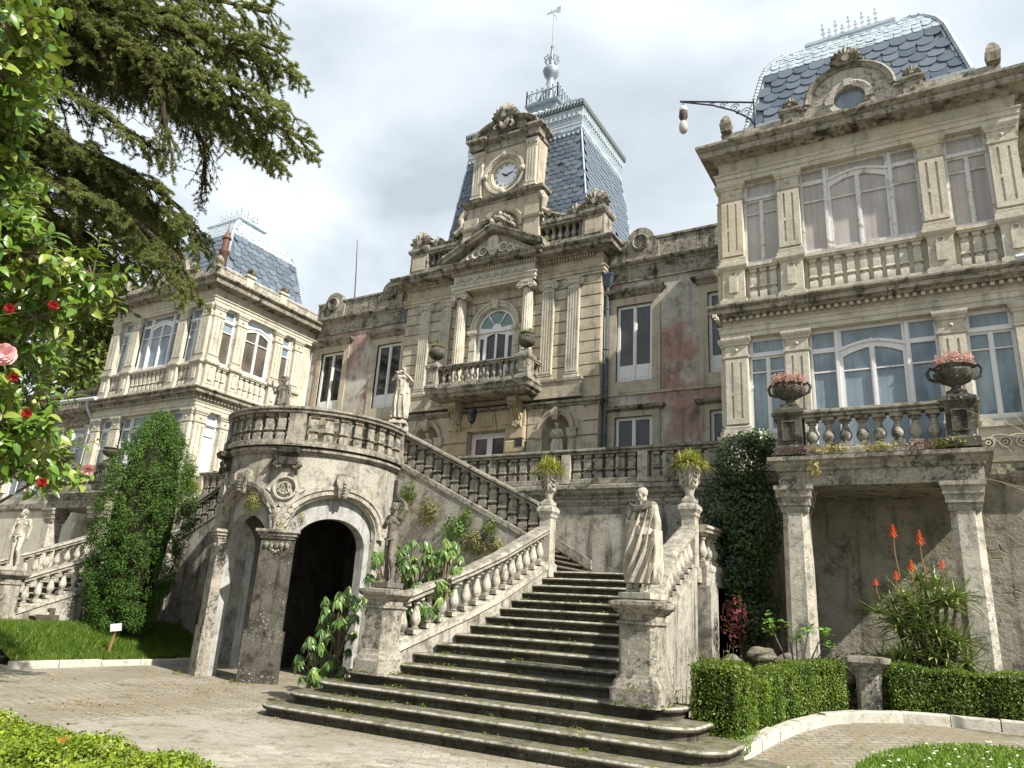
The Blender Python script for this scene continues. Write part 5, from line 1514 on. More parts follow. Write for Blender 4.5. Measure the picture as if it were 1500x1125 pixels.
# ---------------------------------------------------------------- rotunda under the round terrace
RC = (X0, 12.9); RR = 2.0
ROT = thing('rotunda', 'round porch with arched openings and a stained grey wall below the curved balustrade', 'porch', (RC[0], RC[1], 0))
def cyl(theta, r, z): return (RC[0]+r*math.cos(theta), RC[1]+r*math.sin(theta), z)
ARCH = [(-90, 21.5, 19.3, 2.98), (-28, 30, 25, 2.98), (-152, 30, 25, 2.98)]
def bottom(th, half_i, spring, rise):
    for c, ho, hi, zs in ARCH:
        h = (ho, hi)[half_i]; d = abs(th-c)
        if d < h-1e-6: return spring+rise*math.sqrt(max(0, 1-(d/h)**2))
    return -.05
def drum(r0, r1, half_i, spring, rise, ztop, mat, name, a0=-200, a1=20):
    bp = {a0, a1}
    for c, ho, hi, zs in ARCH:
        h = (ho, hi)[half_i]
        for k in range(25): bp.add(round(c+h*math.cos(PI*k/24), 4))
    bp = sorted(x for x in bp if a0 <= x <= a1)
    fine = []
    for a, b in zip(bp[:-1], bp[1:]):
        n = max(1, int((b-a)/4)); fine += [a+(b-a)*i/n for i in range(n)]
    fine.append(bp[-1])
    m = MB()
    for a, b in zip(fine[:-1], fine[1:]):
        mid = (a+b)/2
        inside = any(abs(mid-c) < (ho, hi)[half_i] for c, ho, hi, zs in ARCH)
        if inside:
            za = max(spring, bottom(a, half_i, spring, rise)); zb = max(spring, bottom(b, half_i, spring, rise))
        else: za = zb = -.05
        ta, tb = rad(a), rad(b)
        P = [cyl(ta, r1, za), cyl(tb, r1, zb), cyl(tb, r1, ztop), cyl(ta, r1, ztop), cyl(ta, r0, za), cyl(tb, r0, zb), cyl(tb, r0, ztop), cyl(ta, r0, ztop)]
        m.add(P, [(0, 1, 2, 3), (5, 4, 7, 6), (0, 4, 5, 1), (3, 2, 6, 7)])
        # jambs
    for c, ho, hi, zs in ARCH:
        h = (ho, hi)[half_i]
        for q in (c-h, c+h):
            t = rad(q); m.add([cyl(t, r0, -.05), cyl(t, r1, -.05), cyl(t, r1, spring), cyl(t, r0, spring)], [(0, 1, 2, 3)])
    for q in (a0, a1):
        t = rad(q); m.add([cyl(t, r0, -.05), cyl(t, r1, -.05), cyl(t, r1, ztop), cyl(t, r0, ztop)], [(0, 1, 2, 3)])
    return m.build(name, M[mat], ROT)
drum(1.86, 2.0, 0, 2.98, .78, 4.6, 'plaster', 'wall')
drum(1.62, 1.855, 1, 2.72, .6, 4.55, 'plaster_pale', 'arch_ring')
# inner chamber
m = MB()
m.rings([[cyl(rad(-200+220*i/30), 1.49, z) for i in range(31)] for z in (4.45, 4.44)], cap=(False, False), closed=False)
m.build('vault_edge', M['plaster_shaded'], ROT)
m = MB(); m.rings([[cyl(rad(-200+220*i/30), 1.9, z) for i in range(31)] for z in (4.40, 4.52)], cap=(True, True)); m.build('vault', M['plaster_shaded'], ROT)
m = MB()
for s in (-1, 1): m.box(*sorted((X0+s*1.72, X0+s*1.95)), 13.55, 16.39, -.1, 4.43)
m.box(X0-1.71, X0+1.71, 16.1, 16.38, -.1, 4.43); m.build('chamber_wall', M['plaster_shaded'], ROT)
m = MB(); m.box(X0-1.71, X0+1.71, 13.3, 16.09, 4.3, 4.425); m.build('chamber_ceiling', M['plaster_shaded'], ROT)
# archivolts in curved coordinates
for c, ho, hi, zs in ARCH:
    hw_ = rad(ho)*RR
    m = MB(lambda x, y, z, c=c: cyl(rad(c)+x/RR, RR-y, z))
    m.arch(0, 2.98, hw_, [(-.02, -.1), (.03, .02), (.05, .06), (.13, .07), (.15, .1), (.22, .11), (.24, -.02)], 0, PI, 30, rz=.8/hw_*.98)
    m.build('archivolt', M['stone_white' if c != -90 else 'stone_grey'], ROT)
    m = MB(lambda x, y, z, c=c: cyl(rad(c)+x/RR, RR-y, z))
    zt = 4.2
    m.rings([[(-w, -.0, z), (w, -.0, z), (w, -d, z), (-w, -d, z)] for z, w, d in ((3.72, .07, .1), (3.76, .09, .14), (3.92, .11, .18), (4.08, .145, .2), (4.18, .15, .19), (4.25, .12, .13), (4.28, .05, .06))])
    for q in range(5): m.box(-.025, .025, -.2-.008*q, -.1, 3.78+.065*q, 3.81+.065*q)
    for sg in (-1, 1):
        pts = [(sg*.12, -.15, 4.2), (sg*.15, -.19, 4.12), (sg*.14, -.19, 4.02), (sg*.1, -.17, 3.94)]
        m.tube(pts, .028, 6)
    m.build('keystone', M['stone_grey'], ROT, 50)
# pillars
for c in (-61.5, -118.5, 14, -194):
    wdt = {14: 8, -194: 8}.get(c, 11.2)
    m = MB()
    def arcbox(r0, r1, w, z0, z1, m=m, c=c):
        n = 6; A_ = [rad(c-w+2*w*i/n) for i in range(n+1)]
        ring = lambda z, ra, rb: [cyl(a, rb, z) for a in A_]+[cyl(a, ra, z) for a in A_[::-1]]
        m.rings([ring(z0, r0, r1), ring(z1, r0, r1)])
    if abs(wdt) > 9:
        arcbox(1.83, 2.09, wdt, -.05, .98)
        arcbox(1.835, 2.05, wdt-1.6, .981, 2.8)
        m.build('pillar', M['stone_black' if c == -61.5 else 'stone_grey'], ROT)
        m = MB()
        arcbox(1.83, 2.08, wdt-1, 2.801, 2.86, m); arcbox(1.83, 2.12, wdt, 2.861, 2.93, m); arcbox(1.83, 2.16, wdt+1, 2.931, 2.99, m)
        for q in range(-2, 3):
            t = c+q*3.0; p = cyl(rad(t), 2.05, 2.66-abs(q)*.0)
            m.lathe(p[0], p[1], [(0, p[2]-.07), (.05, p[2]-.04), (.06, p[2]+.03), (0, p[2]+.08)], 7, cap=(False, False))
            p = cyl(rad(c+q*1.6), 2.05, 2.55+abs(q)*.03); m.lathe(p[0], p[1], [(0, p[2]-.06), (.035, p[2]-.03), (0, p[2]+.05)], 6, cap=(False, False))
        m.build('capital', M['stone_grey'], ROT, 50)
    if c in (-61.5, -118.5):
        cm = lambda x, y, z, c=c: cyl(rad(c)+x/RR, RR-y, z)
        m = MB(cm)
        m.poly([[(-.13, 3.05), (.13, 3.05), (.36, 3.55), (.3, 3.75), (.42, 3.85), (.28, 4.0), (0, 4.34), (-.28, 4.0), (-.42, 3.85), (-.3, 3.75), (-.36, 3.55)]], -.05, .045)
        for row in range(4):
            for q in range(row+2):
                u = (q-(row+1)/2)*.13; z = 3.12+row*.11
                m.poly([[(u-.06, z+.1), (u-.055, z+.03), (u, z-.02), (u+.055, z+.03), (u+.06, z+.1)]], .04, .075+.006*row)
        md = m.build('medallion', M['stone_white'], ROT)
        m = MB(cm); m.arch(0, 3.86, .2, [(-.0, .04), (.02, .09), (.05, .09), (.07, .04)], 0, 2*PI, 24, closed=True)
        m.arch(0, 3.86, .11, [(0, .04), (.025, .04), (.025, .085), (0, .085)], rad(200), rad(520), 18)
        # interlaced W and M
        for pts in ([(-.15, 3.95), (-.09, 3.77), (-.03, 3.93), (.03, 3.77), (.09, 3.95)], [(-.09, 3.77), (-.05, 3.95), (.0, 3.80), (.05, 3.95), (.1, 3.77)], [(.09, 3.95), (.15, 3.77)]):
            m.tube([(a, -.075, b) for a, b in pts], .014, 5)
        m.build('monogram', M['stone_white'], md)
        m = MB(cm)
        m.rings([[(-w, 0.02, z), (w, .02, z), (w, -d, z), (-w, -d, z)] for z, w, d in ((4.3, .1, .1), (4.36, .16, .16), (4.5, .17, .2), (4.52, .14, .16), (4.56, .14, .16), (4.6, .2, .26), (4.7, .22, .3))])
        for sg in (-1, 1): m.tube([(sg*.2, -.12, 4.42), (sg*.26, -.14, 4.34), (sg*.2, -.14, 4.27), (sg*.12, -.12, 4.3)], .05, 6)
        m.build('bracket', M['stone_black'], ROT)
# round cornice, floor and balustrade
arcp = [cyl(rad(-201+222*i/48), RR, 0)[:2]+(0,) for i in range(49)]
m = MB(); m.sweep(arcp, [(-.5, 4.605), (.03, 4.605), (.05, 4.64), (.1, 4.67), (.1, 4.73), (.04, 4.76), (-.5, 4.765)]); m.build('cornice', M['stone_grey'], ROT)
m = MB(); m.rings([[cyl(rad(-200+220*i/30), 1.55, z) for i in range(31)] for z in (4.56, 4.64)]); m.build('floor', M['paving'], ROT)
B = thing('balustrade', 'curved stone balustrade crowning the round porch', 'balustrade', (RC[0], RC[1]-2, 4.77))
bp = [(p[0], p[1], 4.77) for p in arcp]
m = MB(); m.sweep([(p[0], p[1], p[2]+.73) for p in bp], [(o*1.05, z) for o, z in RAIL]); m.build('rail', M['stone_grey'], B)
m = MB(); m.sweep(bp, BASE); m.build('base', M['stone_grey'], B)
for a, b in ((-199, -124.5), (-115.5, -65), (-54, 18)):
    balusters(B, [cyl(rad(a+(b-a)*i/12), RR, 4.77) for i in range(13)], .31, 'block', .6, .095, 'stone_grey', .12)
for c in (-59.3, -120, 19.5, -199.5):
    A_ = [rad(c-5+10*i/4) for i in range(5)] if c in (-59.3, -120) else [rad(c-3+6*i/2) for i in range(3)]
    m = MB()
    rg_ = lambda z, ra, rb: [cyl(a, rb, z) for a in A_]+[cyl(a, ra, z) for a in A_[::-1]]
    m.rings([rg_(4.80, 1.84, 2.16), rg_(4.95, 1.84, 2.16), rg_(4.97, 1.86, 2.13), rg_(5.5, 1.86, 2.13)]); m.build('post', M['stone_grey'], B)
for s in (-1, 1):
    m = MB(); m.rstack(X0+s*1.78, 13.62, .17, .17, [(0, 5.65), (0, 5.78)]); m.build('statue_base', M['stone_grey'], B)

# ---------------------------------------------------------------- porticos with balconies before the pavilions
def portico(s):
    cx = X0+s*12.04; F = FR(cx, 14.0)
    P = thing('portico', ('balcony on two stout stone pillars before the right pavilion' if s > 0 else 'balcony on pillars before the far left pavilion, partly behind leaves'), 'portico', (cx, 14.9, .4), 'pavilion balconies')
    for u in (-1.35, 1.27) if s > 0 else (-1.27, 1.35):
        m = MB(F); m.rstack(u, .26, .24, .24, [(.05, -.1), (.05, .75), (.0, .8), (-.02, 3.62)], cham=.1); c = m.build('pillar', M['stone_white'], P)
        m = MB(F); m.rstack(u, .26, .24, .24, [(-.02, 3.621), (.0, 3.68), (.0, 3.74), (.03, 3.75), (.03, 3.86), (.06, 3.9), (.06, 4.0), (.09, 4.03), (.09, 4.1)]); m.build('capital', M['stone_grey'], c)
    m = MB(F); m.rstack(0, .92, 1.62, .88, [(-.02, 4.101), (-.02, 4.36), (.02, 4.38), (.02, 4.43), (.07, 4.48), (.08, 4.52), (.14, 4.55), (.14, 4.62), (.0, 4.64), (-.2, 4.645)]); m.build('entablature', M['stone_grey'], P)
    pa = [(cx-1.5, 15.75, 4.648), (cx-1.5, 14.14, 4.648), (cx+1.5, 14.14, 4.648), (cx+1.5, 15.75, 4.648)]
    m = MB(); m.sweep([(a, b, c+.7) for a, b, c in pa], RAIL); m.build('rail', M['stone_grey'], P)
    m = MB(); m.sweep(pa, BASE); m.build('base', M['stone_grey'], P)
    balusters(P, [(cx-1.12, 14.14, 4.648), (cx+1.1, 14.14, 4.648)], .272, 'round', .57, .11, 'stone_grey', .125)
    for sg in (-1, 1):
        balusters(P, [(cx+sg*1.5, 14.4, 4.648), (cx+sg*1.5, 15.7, 4.648)], .272, 'round', .57, .11, 'stone_grey', .125)
        m = MB(); m.rstack(cx+sg*1.35, 14.16, .21, .21, [(.05, 4.65), (.05, 4.8), (.0, 4.84), (0, 5.36), (.03, 5.4), (.06, 5.44), (.06, 5.5), (.0, 5.53), (-.06, 5.58), (-.06, 5.63)])
        m.poly([rect(cx+sg*1.35-.13, cx+sg*1.35+.13, 4.92, 5.3), rect(cx+sg*1.35-.1, cx+sg*1.35+.1, 4.95, 5.27)], -14.16+.2, -14.16+.235)
        m.build('post', M['stone_black'], P)
portico(1)
portico(-1)
# ---------------------------------------------------------------- statues
def remesh_object(name, m, mat, parent, voxel, loc, rz, scale, smooth_it=2):
    """closed prims -> one continuous surface"""
    me = bpy.data.meshes.new(name); me.from_pydata(m.v, [], m.f)
    bm = bmesh.new(); bm.from_mesh(me); bmesh.ops.recalc_face_normals(bm, faces=bm.faces); bm.to_mesh(me); bm.free()
    o = bpy.data.objects.new('tmp', me); COL.objects.link(o)
    r = o.modifiers.new('r', 'REMESH'); r.mode = 'VOXEL'; r.voxel_size = voxel; r.use_smooth_shade = True
    if smooth_it:
        q = o.modifiers.new('s', 'SMOOTH'); q.iterations = smooth_it; q.factor = .5
    bpy.context.view_layer.update()
    e = bpy.data.meshes.new_from_object(o.evaluated_get(bpy.context.evaluated_depsgraph_get()))
    bpy.data.objects.remove(o); bpy.data.meshes.remove(me)
    e.name = name; e.materials.clear(); e.materials.append(mat)
    e.polygons.foreach_set('use_smooth', np.ones(len(e.polygons), bool))
    return put(name, e, parent, M=Matrix.Translation(loc) @ Matrix.Rotation(rz, 4, 'Z') @ Matrix.Scale(scale, 4))

def ball(m, c, r, seg=12, rot=None):
    if not hasattr(r, '__len__'): r = (r, r, r)
    R = []
    for k in range(seg//2+1):
        a = PI*k/(seg//2); ring = []
        for i in range(seg):
            b = 2*PI*i/seg
            v = Vector((r[0]*max(.02, math.sin(a))*math.cos(b), r[1]*max(.02, math.sin(a))*math.sin(b), -r[2]*math.cos(a)))
            if rot is not None: v = rot @ v
            ring.append((c[0]+v.x, c[1]+v.y, c[2]+v.z))
        R.append(ring)
    m.rings(R)
def limb(m, pts, rr, seg=10):
    m.tube(pts, rr, seg)
    for p, r in zip(pts, rr): ball(m, p, r, seg)
def head(m, c, yaw, hair='bald', tilt=0.0, s=1.0):
    """face looks along -y at yaw 0"""
    R = Matrix.Rotation(yaw, 3, 'Z') @ Matrix.Rotation(tilt, 3, 'X')
    def P(x, y, z): v = R @ Vector((x*s, y*s, z*s)); return (c[0]+v.x, c[1]+v.y, c[2]+v.z)
    ball(m, P(0, .01, .03), (.075*s, .092*s, .095*s), 16, R)
    ball(m, P(0, -.02, -.035), (.056*s, .066*s, .075*s), 14, R)
    ball(m, P(0, -.055, -.085), (.03*s, .03*s, .025*s), 10, R)          # chin
    ball(m, P(0, -.072, .033), (.055*s, .018*s, .013*s), 10, R)         # brow
    limb(m, [P(0, -.082, .025), P(0, -.104, -.016)], [.011*s, .017*s], 8)    # nose
    for q in (-1, 1):
        ball(m, P(q*.029, -.074, .012), (.013*s, .010*s, .009*s), 8, R)     # eyes
        ball(m, P(q*.038, -.06, -.02), (.024*s, .02*s, .024*s), 8, R)       # cheeks
        ball(m, P(q*.078, .01, .0), (.012*s, .022*s, .032*s), 8, R)         # ears
    ball(m, P(0, -.083, -.044), (.023*s, .010*s, .007*s), 8, R)
    ball(m, P(0, -.080, -.058), (.020*s, .010*s, .007*s), 8, R)
    if hair == 'short':
        for i in range(46):
            a = rad(i*137.5); z = .13-.17*(i/46)
            rr = math.sqrt(max(.0, 1-((z-.03)/.1)**2)) if abs(z-.03) < .1 else .2
            x, y = .08*rr*math.cos(a), .01+.096*rr*math.sin(a)
            if y < -.04 and z < .075: continue
            ball(m, P(x, y, z), .021*s, 6)
    elif hair == 'bun':
        ball(m, P(0, .03, .05), (.085*s, .095*s, .085*s), 12, R); ball(m, P(0, .12, .06), .042*s, 10)
        limb(m, [P(-.07, -.05, .06), P(0, -.075, .095), P(.07, -.05, .06)], [.022*s, .022*s, .022*s], 6)
    elif hair == 'wreath':
        for i in range(16):
            a = 2*PI*i/16; ball(m, P(.086*math.cos(a), .01+.1*math.sin(a), .065), .018*s, 6)
    limb(m, [P(0, .025, -.06), (c[0], c[1]+.02, c[2]-.16*s)], [.05*s, .058*s], 10)
def hand(m, p, d, n, s=1.0, curl=.5):
    """palm at p, fingers along d, palm normal n"""
    d = Vector(d).normalized(); n = Vector(n); n = (n-d*n.dot(d)).normalized(); b = d.cross(n)
    p = Vector(p)
    limb(m, [tuple(p), tuple(p+d*.05*s)], [.028*s, .034*s], 8)
    for i, L in enumerate((.062, .074, .068, .052)):
        o = p+d*.07*s+b*(i-1.5)*.021*s
        a = o+d*L*.55*s+n*curl*.012*s; e = a+(d*(1-curl*.7)+n*curl).normalized()*L*.5*s
        limb(m, [tuple(o), tuple(a), tuple(e)], [.0115*s, .0105*s, .009*s], 6)
    t0 = p+d*.02*s-b*.03*s; t1 = t0+(d*.6-b*.8).normalized()*.035*s; t2 = t1+(d*.9+n*.3).normalized()*.03*s
    limb(m, [tuple(t0), tuple(t1), tuple(t2)], [.014*s, .0125*s, .011*s], 6)
def foot(m, p, yaw, s=1.0):
    c, q = math.sin(yaw), -math.cos(yaw)
    limb(m, [(p[0]-c*.03, p[1]-q*.03, .04), (p[0]+c*.06, p[1]+q*.06, .045), (p[0]+c*.15, p[1]+q*.15, .025)], [.042, .04, .028], 8)
    for k in range(5):
        o = (k-2)*.017; x = p[0]+c*.155+(-q)*o; y = p[1]+q*.155+c*o
        ball(m, (x, y, .016), (.012, .012, .014), 6)

def drape(m, rows, seg=72, folds=9, amp=.035, twist=3.0, seed=0, n=60):
    """cloth: rows (z, cx, cy, rx, ry, amount of folds); ridged diagonal folds"""
    rg = np.random.default_rng(seed); ph = rg.uniform(0, 2*PI, 4)
    rz = np.array([r[0] for r in rows]); A = np.array([r[1:] for r in rows])
    R = []
    for k in range(n+1):
        z = rz[0]+(rz[-1]-rz[0])*k/n
        cx, cy, rx, ry, am = [np.interp(z, rz, A[:, i]) for i in range(5)]
        ring = []
        for i in range(seg):
            t = 2*PI*i/seg
            w = folds*t+twist*z*3.2+1.1*math.sin(2*t+ph[0])+.5*math.sin(5*z+ph[1])
            f = (1-abs(math.sin(w/2)))**1.3*1.0+.35*(1-abs(math.sin(w*.83+ph[2]+2*z)))-.45
            s_ = 1+am*amp*f/max(.12, (rx+ry)/2)*3.0
            ring.append((cx+rx*math.cos(t)*s_, cy+ry*math.sin(t)*s_, z))
        R.append(ring)
    m.rings(R)

def block_base(m, w, d, h): m.box(-w, w, -d, d, -h, .012)

# -- bald man in a toga (figure 1.75 high in its own units, front = -y)
def toga_man(loc, rz, scale):
    T = thing('statue', 'pale marble statue of a bald man wrapped in a long toga', 'statue', loc, 'garden statues')
    m = MB()
    block_base(m, .31, .26, .09)
    for x, yaw, y in ((-.11, -.35, -.03), (.12, .35, -.07)):
        foot(m, (x, y), yaw); limb(m, [(x, y, .07), (x*1.0, y+.03, .3)], [.045, .06])
    limb(m, [(-.1, 0, .3), (-.08, 0, .9)], [.06, .12]); limb(m, [(.11, -.02, .3), (.09, 0, .9)], [.06, .12])
    ball(m, (0, 0, .98), (.17, .125, .15)); ball(m, (.0, .0, 1.24), (.185, .13, .22)); limb(m, [(-.17, .02, 1.42), (.17, .02, 1.42)], [.085, .085])
    head(m, (-.01, -.03, 1.625), -.55, 'bald', .1, 1.05)
    limb(m, [(.2, .0, 1.4), (.275, -.01, 1.15), (.27, -.05, .92)], [.075, .06, .045]); hand(m, (.265, -.06, .89), (-.1, -.25, -1), (-1, 0, 0), .95, .7)
    limb(m, [(-.2, .0, 1.4), (-.25, -.05, 1.16), (-.02, -.15, 1.14)], [.075, .065, .05])
    o = remesh_object('body', m, M['statue'], T, .008, loc, rz, scale, 1)
    m = MB()
    drape(m, [(.16, -.0, -.0, .265, .21, .9), (.35, .0, -.005, .255, .205, 1), (.6, .01, -.01, .24, .195, 1), (.9, .01, -.005, .235, .18, .9), (1.05, .0, -.0, .228, .17, .8), (1.25, 0, 0, .225, .16, .7), (1.4, 0, .0, .19, .13, .4), (1.45, 0, 0, .1, .08, .2)], seg=200, n=170, folds=12, amp=.045, twist=-5.0, seed=2)
    # the diagonal sweep of cloth from the left foot up to the right hip
    for k in range(5):
        limb(m, [(-.22, -.05, 1.22-.03*k), (-.1, -.17, 1.13-.035*k), (.05, -.195, 1.06-.03*k), (.2, -.12, 1.03-.02*k), (.255, -.02, 1.0)], [.016, .018, .018, .017, .016], 7)
    # fall of cloth from the left arm
    for k in range(4):
        limb(m, [(.27+.012*k, -.09+.045*k, 1.0), (.29+.008*k, -.09+.05*k, .7), (.26+.012*k, -.08+.05*k, .42), (.25+.012*k, -.07+.05*k, .2)], [.03, .03, .028, .02], 8)
    limb(m, [(-.25, .05, 1.0), (-.24, .06, .5), (-.26, .04, .02)], [.06, .075, .09], 8)
    remesh_object('toga', m, M['statue'], T, .008, loc, rz, scale, 1)
    m = MB()
    drape(m, [(1.2, 0, .01, .262, .17, .5), (1.32, 0, .01, .262, .165, .6), (1.42, 0, .01, .225, .145, .6), (1.5, -.005, .0, .13, .11, .4), (1.52, -.005, -.0, .10, .09, .2)], folds=11, amp=.02, twist=.6, seed=5)
    for k in range(3): limb(m, [(-.2, -.12, 1.47-.035*k), (-.06, -.185, 1.40-.035*k), (.1, -.175, 1.41-.03*k), (.21, -.09, 1.47-.03*k)], [.02, .022, .022, .018], 7)
    remesh_object('shoulder_cape', m, M['statue_dark'], T, .012, loc, rz, scale, 1)

def nude(loc, rz, scale, mat, label, arm='up', look=.8):
    T = thing('statue', label, 'statue', loc, 'garden statues')
    m = MB(); block_base(m, .26, .24, .1)
    # weight on the right leg (-x), the other knee bent forward
    foot(m, (-.07, .02), -.2); limb(m, [(-.07, .02, .07), (-.075, .03, .27), (-.08, -.005, .5), (-.085, .0, .68), (-.075, .01, .9)], [.042, .062, .058, .085, .105], 12)
    foot(m, (.13, -.02), .5); limb(m, [(.13, -.01, .07), (.13, -.01, .28), (.115, -.10, .5), (.1, -.05, .7), (.075, .0, .9)], [.042, .06, .06, .083, .1], 12)
    ball(m, (0, .01, .95), (.155, .115, .12), 14); ball(m, (.0, .05, .93), (.15, .1, .11), 12)
    limb(m, [(.0, .0, .98), (.015, -.005, 1.12), (.02, .0, 1.28)], [.125, .118, .14], 14)
    ball(m, (.02, -.01, 1.3), (.165, .11, .15), 14)
    for q in (-1, 1): ball(m, (.02+q*.07, -.085, 1.31), (.075, .04, .055), 10)      # chest
    for k in range(3):
        for q in (-1, 1): ball(m, (.012+q*.032, -.1, 1.19-.06*k), (.03, .025, .03), 8)   # belly
    limb(m, [(-.15, .0, 1.4), (.19, .0, 1.4)], [.065, .065], 10)
    head(m, (.01, -.02, 1.6), look, 'short', .12)
    if arm == 'up':
        limb(m, [(.2, .0, 1.41), (.31, .03, 1.57), (.25, .04, 1.72), (.14, .05, 1.8)], [.06, .055, .045, .034], 10); hand(m, (.12, .05, 1.81), (-1, 0, -.2), (0, -.3, -1), .95)
        limb(m, [(-.16, .0, 1.41), (-.24, -.04, 1.2), (-.1, -.15, 1.26)], [.062, .052, .036], 10); hand(m, (-.08, -.155, 1.27), (1, -.05, .25), (0, 1, 0), .95)
    else:
        limb(m, [(.2, .0, 1.41), (.27, .03, 1.18), (.25, -.0, .94)], [.062, .052, .036], 10); hand(m, (.25, -.0, .92), (-.1, -.1, -1), (-1, 0, 0), .95)
        limb(m, [(-.16, .0, 1.41), (-.235, .02, 1.18), (-.22, -.06, .96)], [.062, .052, .036], 10); hand(m, (-.22, -.065, .94), (.1, -.2, -1), (1, 0, 0), .95)
    # tree stump behind the standing leg
    limb(m, [(-.12, .15, .0), (-.13, .14, .3), (-.1, .12, .62)], [.13, .1, .08], 10); limb(m, [(-.1, .17, .5), (-.18, .2, .6)], [.05, .03], 8)
    remesh_object('body', m, mat, T, .008, loc, rz, scale, 1)
    m = MB()
    limb(m, [(-.16, -.05, .93), (-.02, -.125, .9), (.12, -.08, .93)], [.03, .035, .03], 8); limb(m, [(-.02, -.125, .9), (-.03, -.12, .8)], [.035, .03], 8)
    limb(m, [(-.16, .0, .95), (-.2, .08, .8), (-.18, .14, .5)], [.035, .06, .06], 8)
    remesh_object('loincloth', m, mat, T, .013, loc, rz, scale, 1)

def draped_lady(loc, rz, scale, mat, label, pose='flute', bare=False, group='terrace statues'):
    T = thing('statue', label, 'statue', loc, group)
    m = MB(); block_base(m, .25, .22, .08)
    for x, yw in ((-.09, -.3), (.1, .3)): foot(m, (x, -.05), yw); limb(m, [(x, -.02, .07), (x, 0, .5), (x*.8, 0, .9)], [.045, .075, .11])
    ball(m, (0, .01, .98), (.165, .12, .14)); limb(m, [(0, 0, 1.0), (0, 0, 1.25)], [.12, .14]); ball(m, (0, 0, 1.27), (.16, .11, .15))
    limb(m, [(-.15, 0, 1.38), (.15, 0, 1.38)], [.06, .06])
    for q in (-1, 1): ball(m, (q*.07, -.09, 1.27), .055, 10)
    head(m, (0, -.02, 1.58), .35 if pose == 'flute' else -.1, 'bun', .15)
    if pose == 'flute':
        limb(m, [(-.17, 0, 1.38), (-.28, -.06, 1.26), (-.13, -.2, 1.44)], [.055, .048, .034]); hand(m, (-.11, -.2, 1.46), (.8, 0, .5), (0, 1, 0), .9)
        limb(m, [(.17, 0, 1.38), (.29, -.05, 1.24), (.1, -.2, 1.42)], [.055, .048, .034]); hand(m, (.08, -.2, 1.44), (-.8, 0, .5), (0, 1, 0), .9)
        limb(m, [(-.2, -.22, 1.47), (.14, -.2, 1.5)], [.014, .014], 6)
    elif pose == 'hold':
        limb(m, [(-.17, 0, 1.38), (-.25, 0, 1.16), (-.12, -.17, 1.08)], [.055, .048, .034]); hand(m, (-.1, -.17, 1.08), (1, 0, .1), (0, 0, 1), .9)
        limb(m, [(.17, 0, 1.38), (.24, 0, 1.16), (.12, -.17, 1.05)], [.055, .048, .034]); hand(m, (.1, -.17, 1.05), (-1, 0, .1), (0, 0, 1), .9)
        ball(m, (0, -.2, 1.14), (.08, .07, .05))
    else:
        limb(m, [(-.17, 0, 1.38), (-.27, -.02, 1.2), (-.3, -.12, 1.4)], [.055, .048, .034]); hand(m, (-.3, -.13, 1.42), (0, -.2, 1), (1, 0, 0), .9)
        limb(m, [(.17, 0, 1.38), (.24, 0, 1.15), (.2, -.08, .95)], [.055, .048, .034]); hand(m, (.2, -.09, .93), (-.1, -.2, -1), (-1, 0, 0), .9)
    remesh_object('body', m, mat, T, .012, loc, rz, scale, 1)
    m = MB(); top = 1.04 if bare else 1.34
    drape(m, [(.1, 0, 0, .21, .18, 1), (.5, 0, -.01, .2, .17, 1), (.9, 0, 0, .19, .145, .8), (1.02, 0, 0, .175, .135, .6), (top-.02, 0, 0, .175, .135, .5), (top, 0, 0, .14, .1, .2)], seg=56, folds=9, amp=.03, twist=.9, seed=7)
    for k in range(4): limb(m, [(-.17, -.06, 1.0-.03*k), (0, -.17, .93-.04*k), (.17, -.07, .98-.03*k)], [.02, .024, .02], 6)
    limb(m, [(.2, -.02, 1.0), (.23, -.0, .6), (.2, .02, .15)], [.05, .06, .06], 8)
    remesh_object('robe', m, mat, T, .014, loc, rz, scale, 1)

toga_man((X0+9.52, 9.58, 1.95), -.22, .80)
nude((X0+5.25, 9.58, 1.95), -.1, .735, M['statue_dark'], 'dark weathered nude statue with one arm raised behind the head', 'up', -.9)
nude((X0-6.0, 9.6, 1.95), .55, .78, M['statue'], 'white nude statue cut off by the left edge, arms hanging', 'down', -.7)
draped_lady((X0+1.78, 13.6, 5.86), .5, .83, M['statue'], 'slim draped statue playing a flute at the end of the curved balustrade', 'flute')
draped_lady((X0-2.2, 13.45, 5.8), .2, .95, M['statue_dark'], 'small robed statue behind the curved balustrade, near the left pavilion', 'raise')
for s in (1, -1):
    draped_lady((X0+s*2.55, 20.47, 6.12), .05, .82, M['stone_cream'], 'half draped stone figure standing in the arched niche '+('right of the mansion door' if s > 0 else 'left of the mansion door'), 'hold', True, 'niche statues')

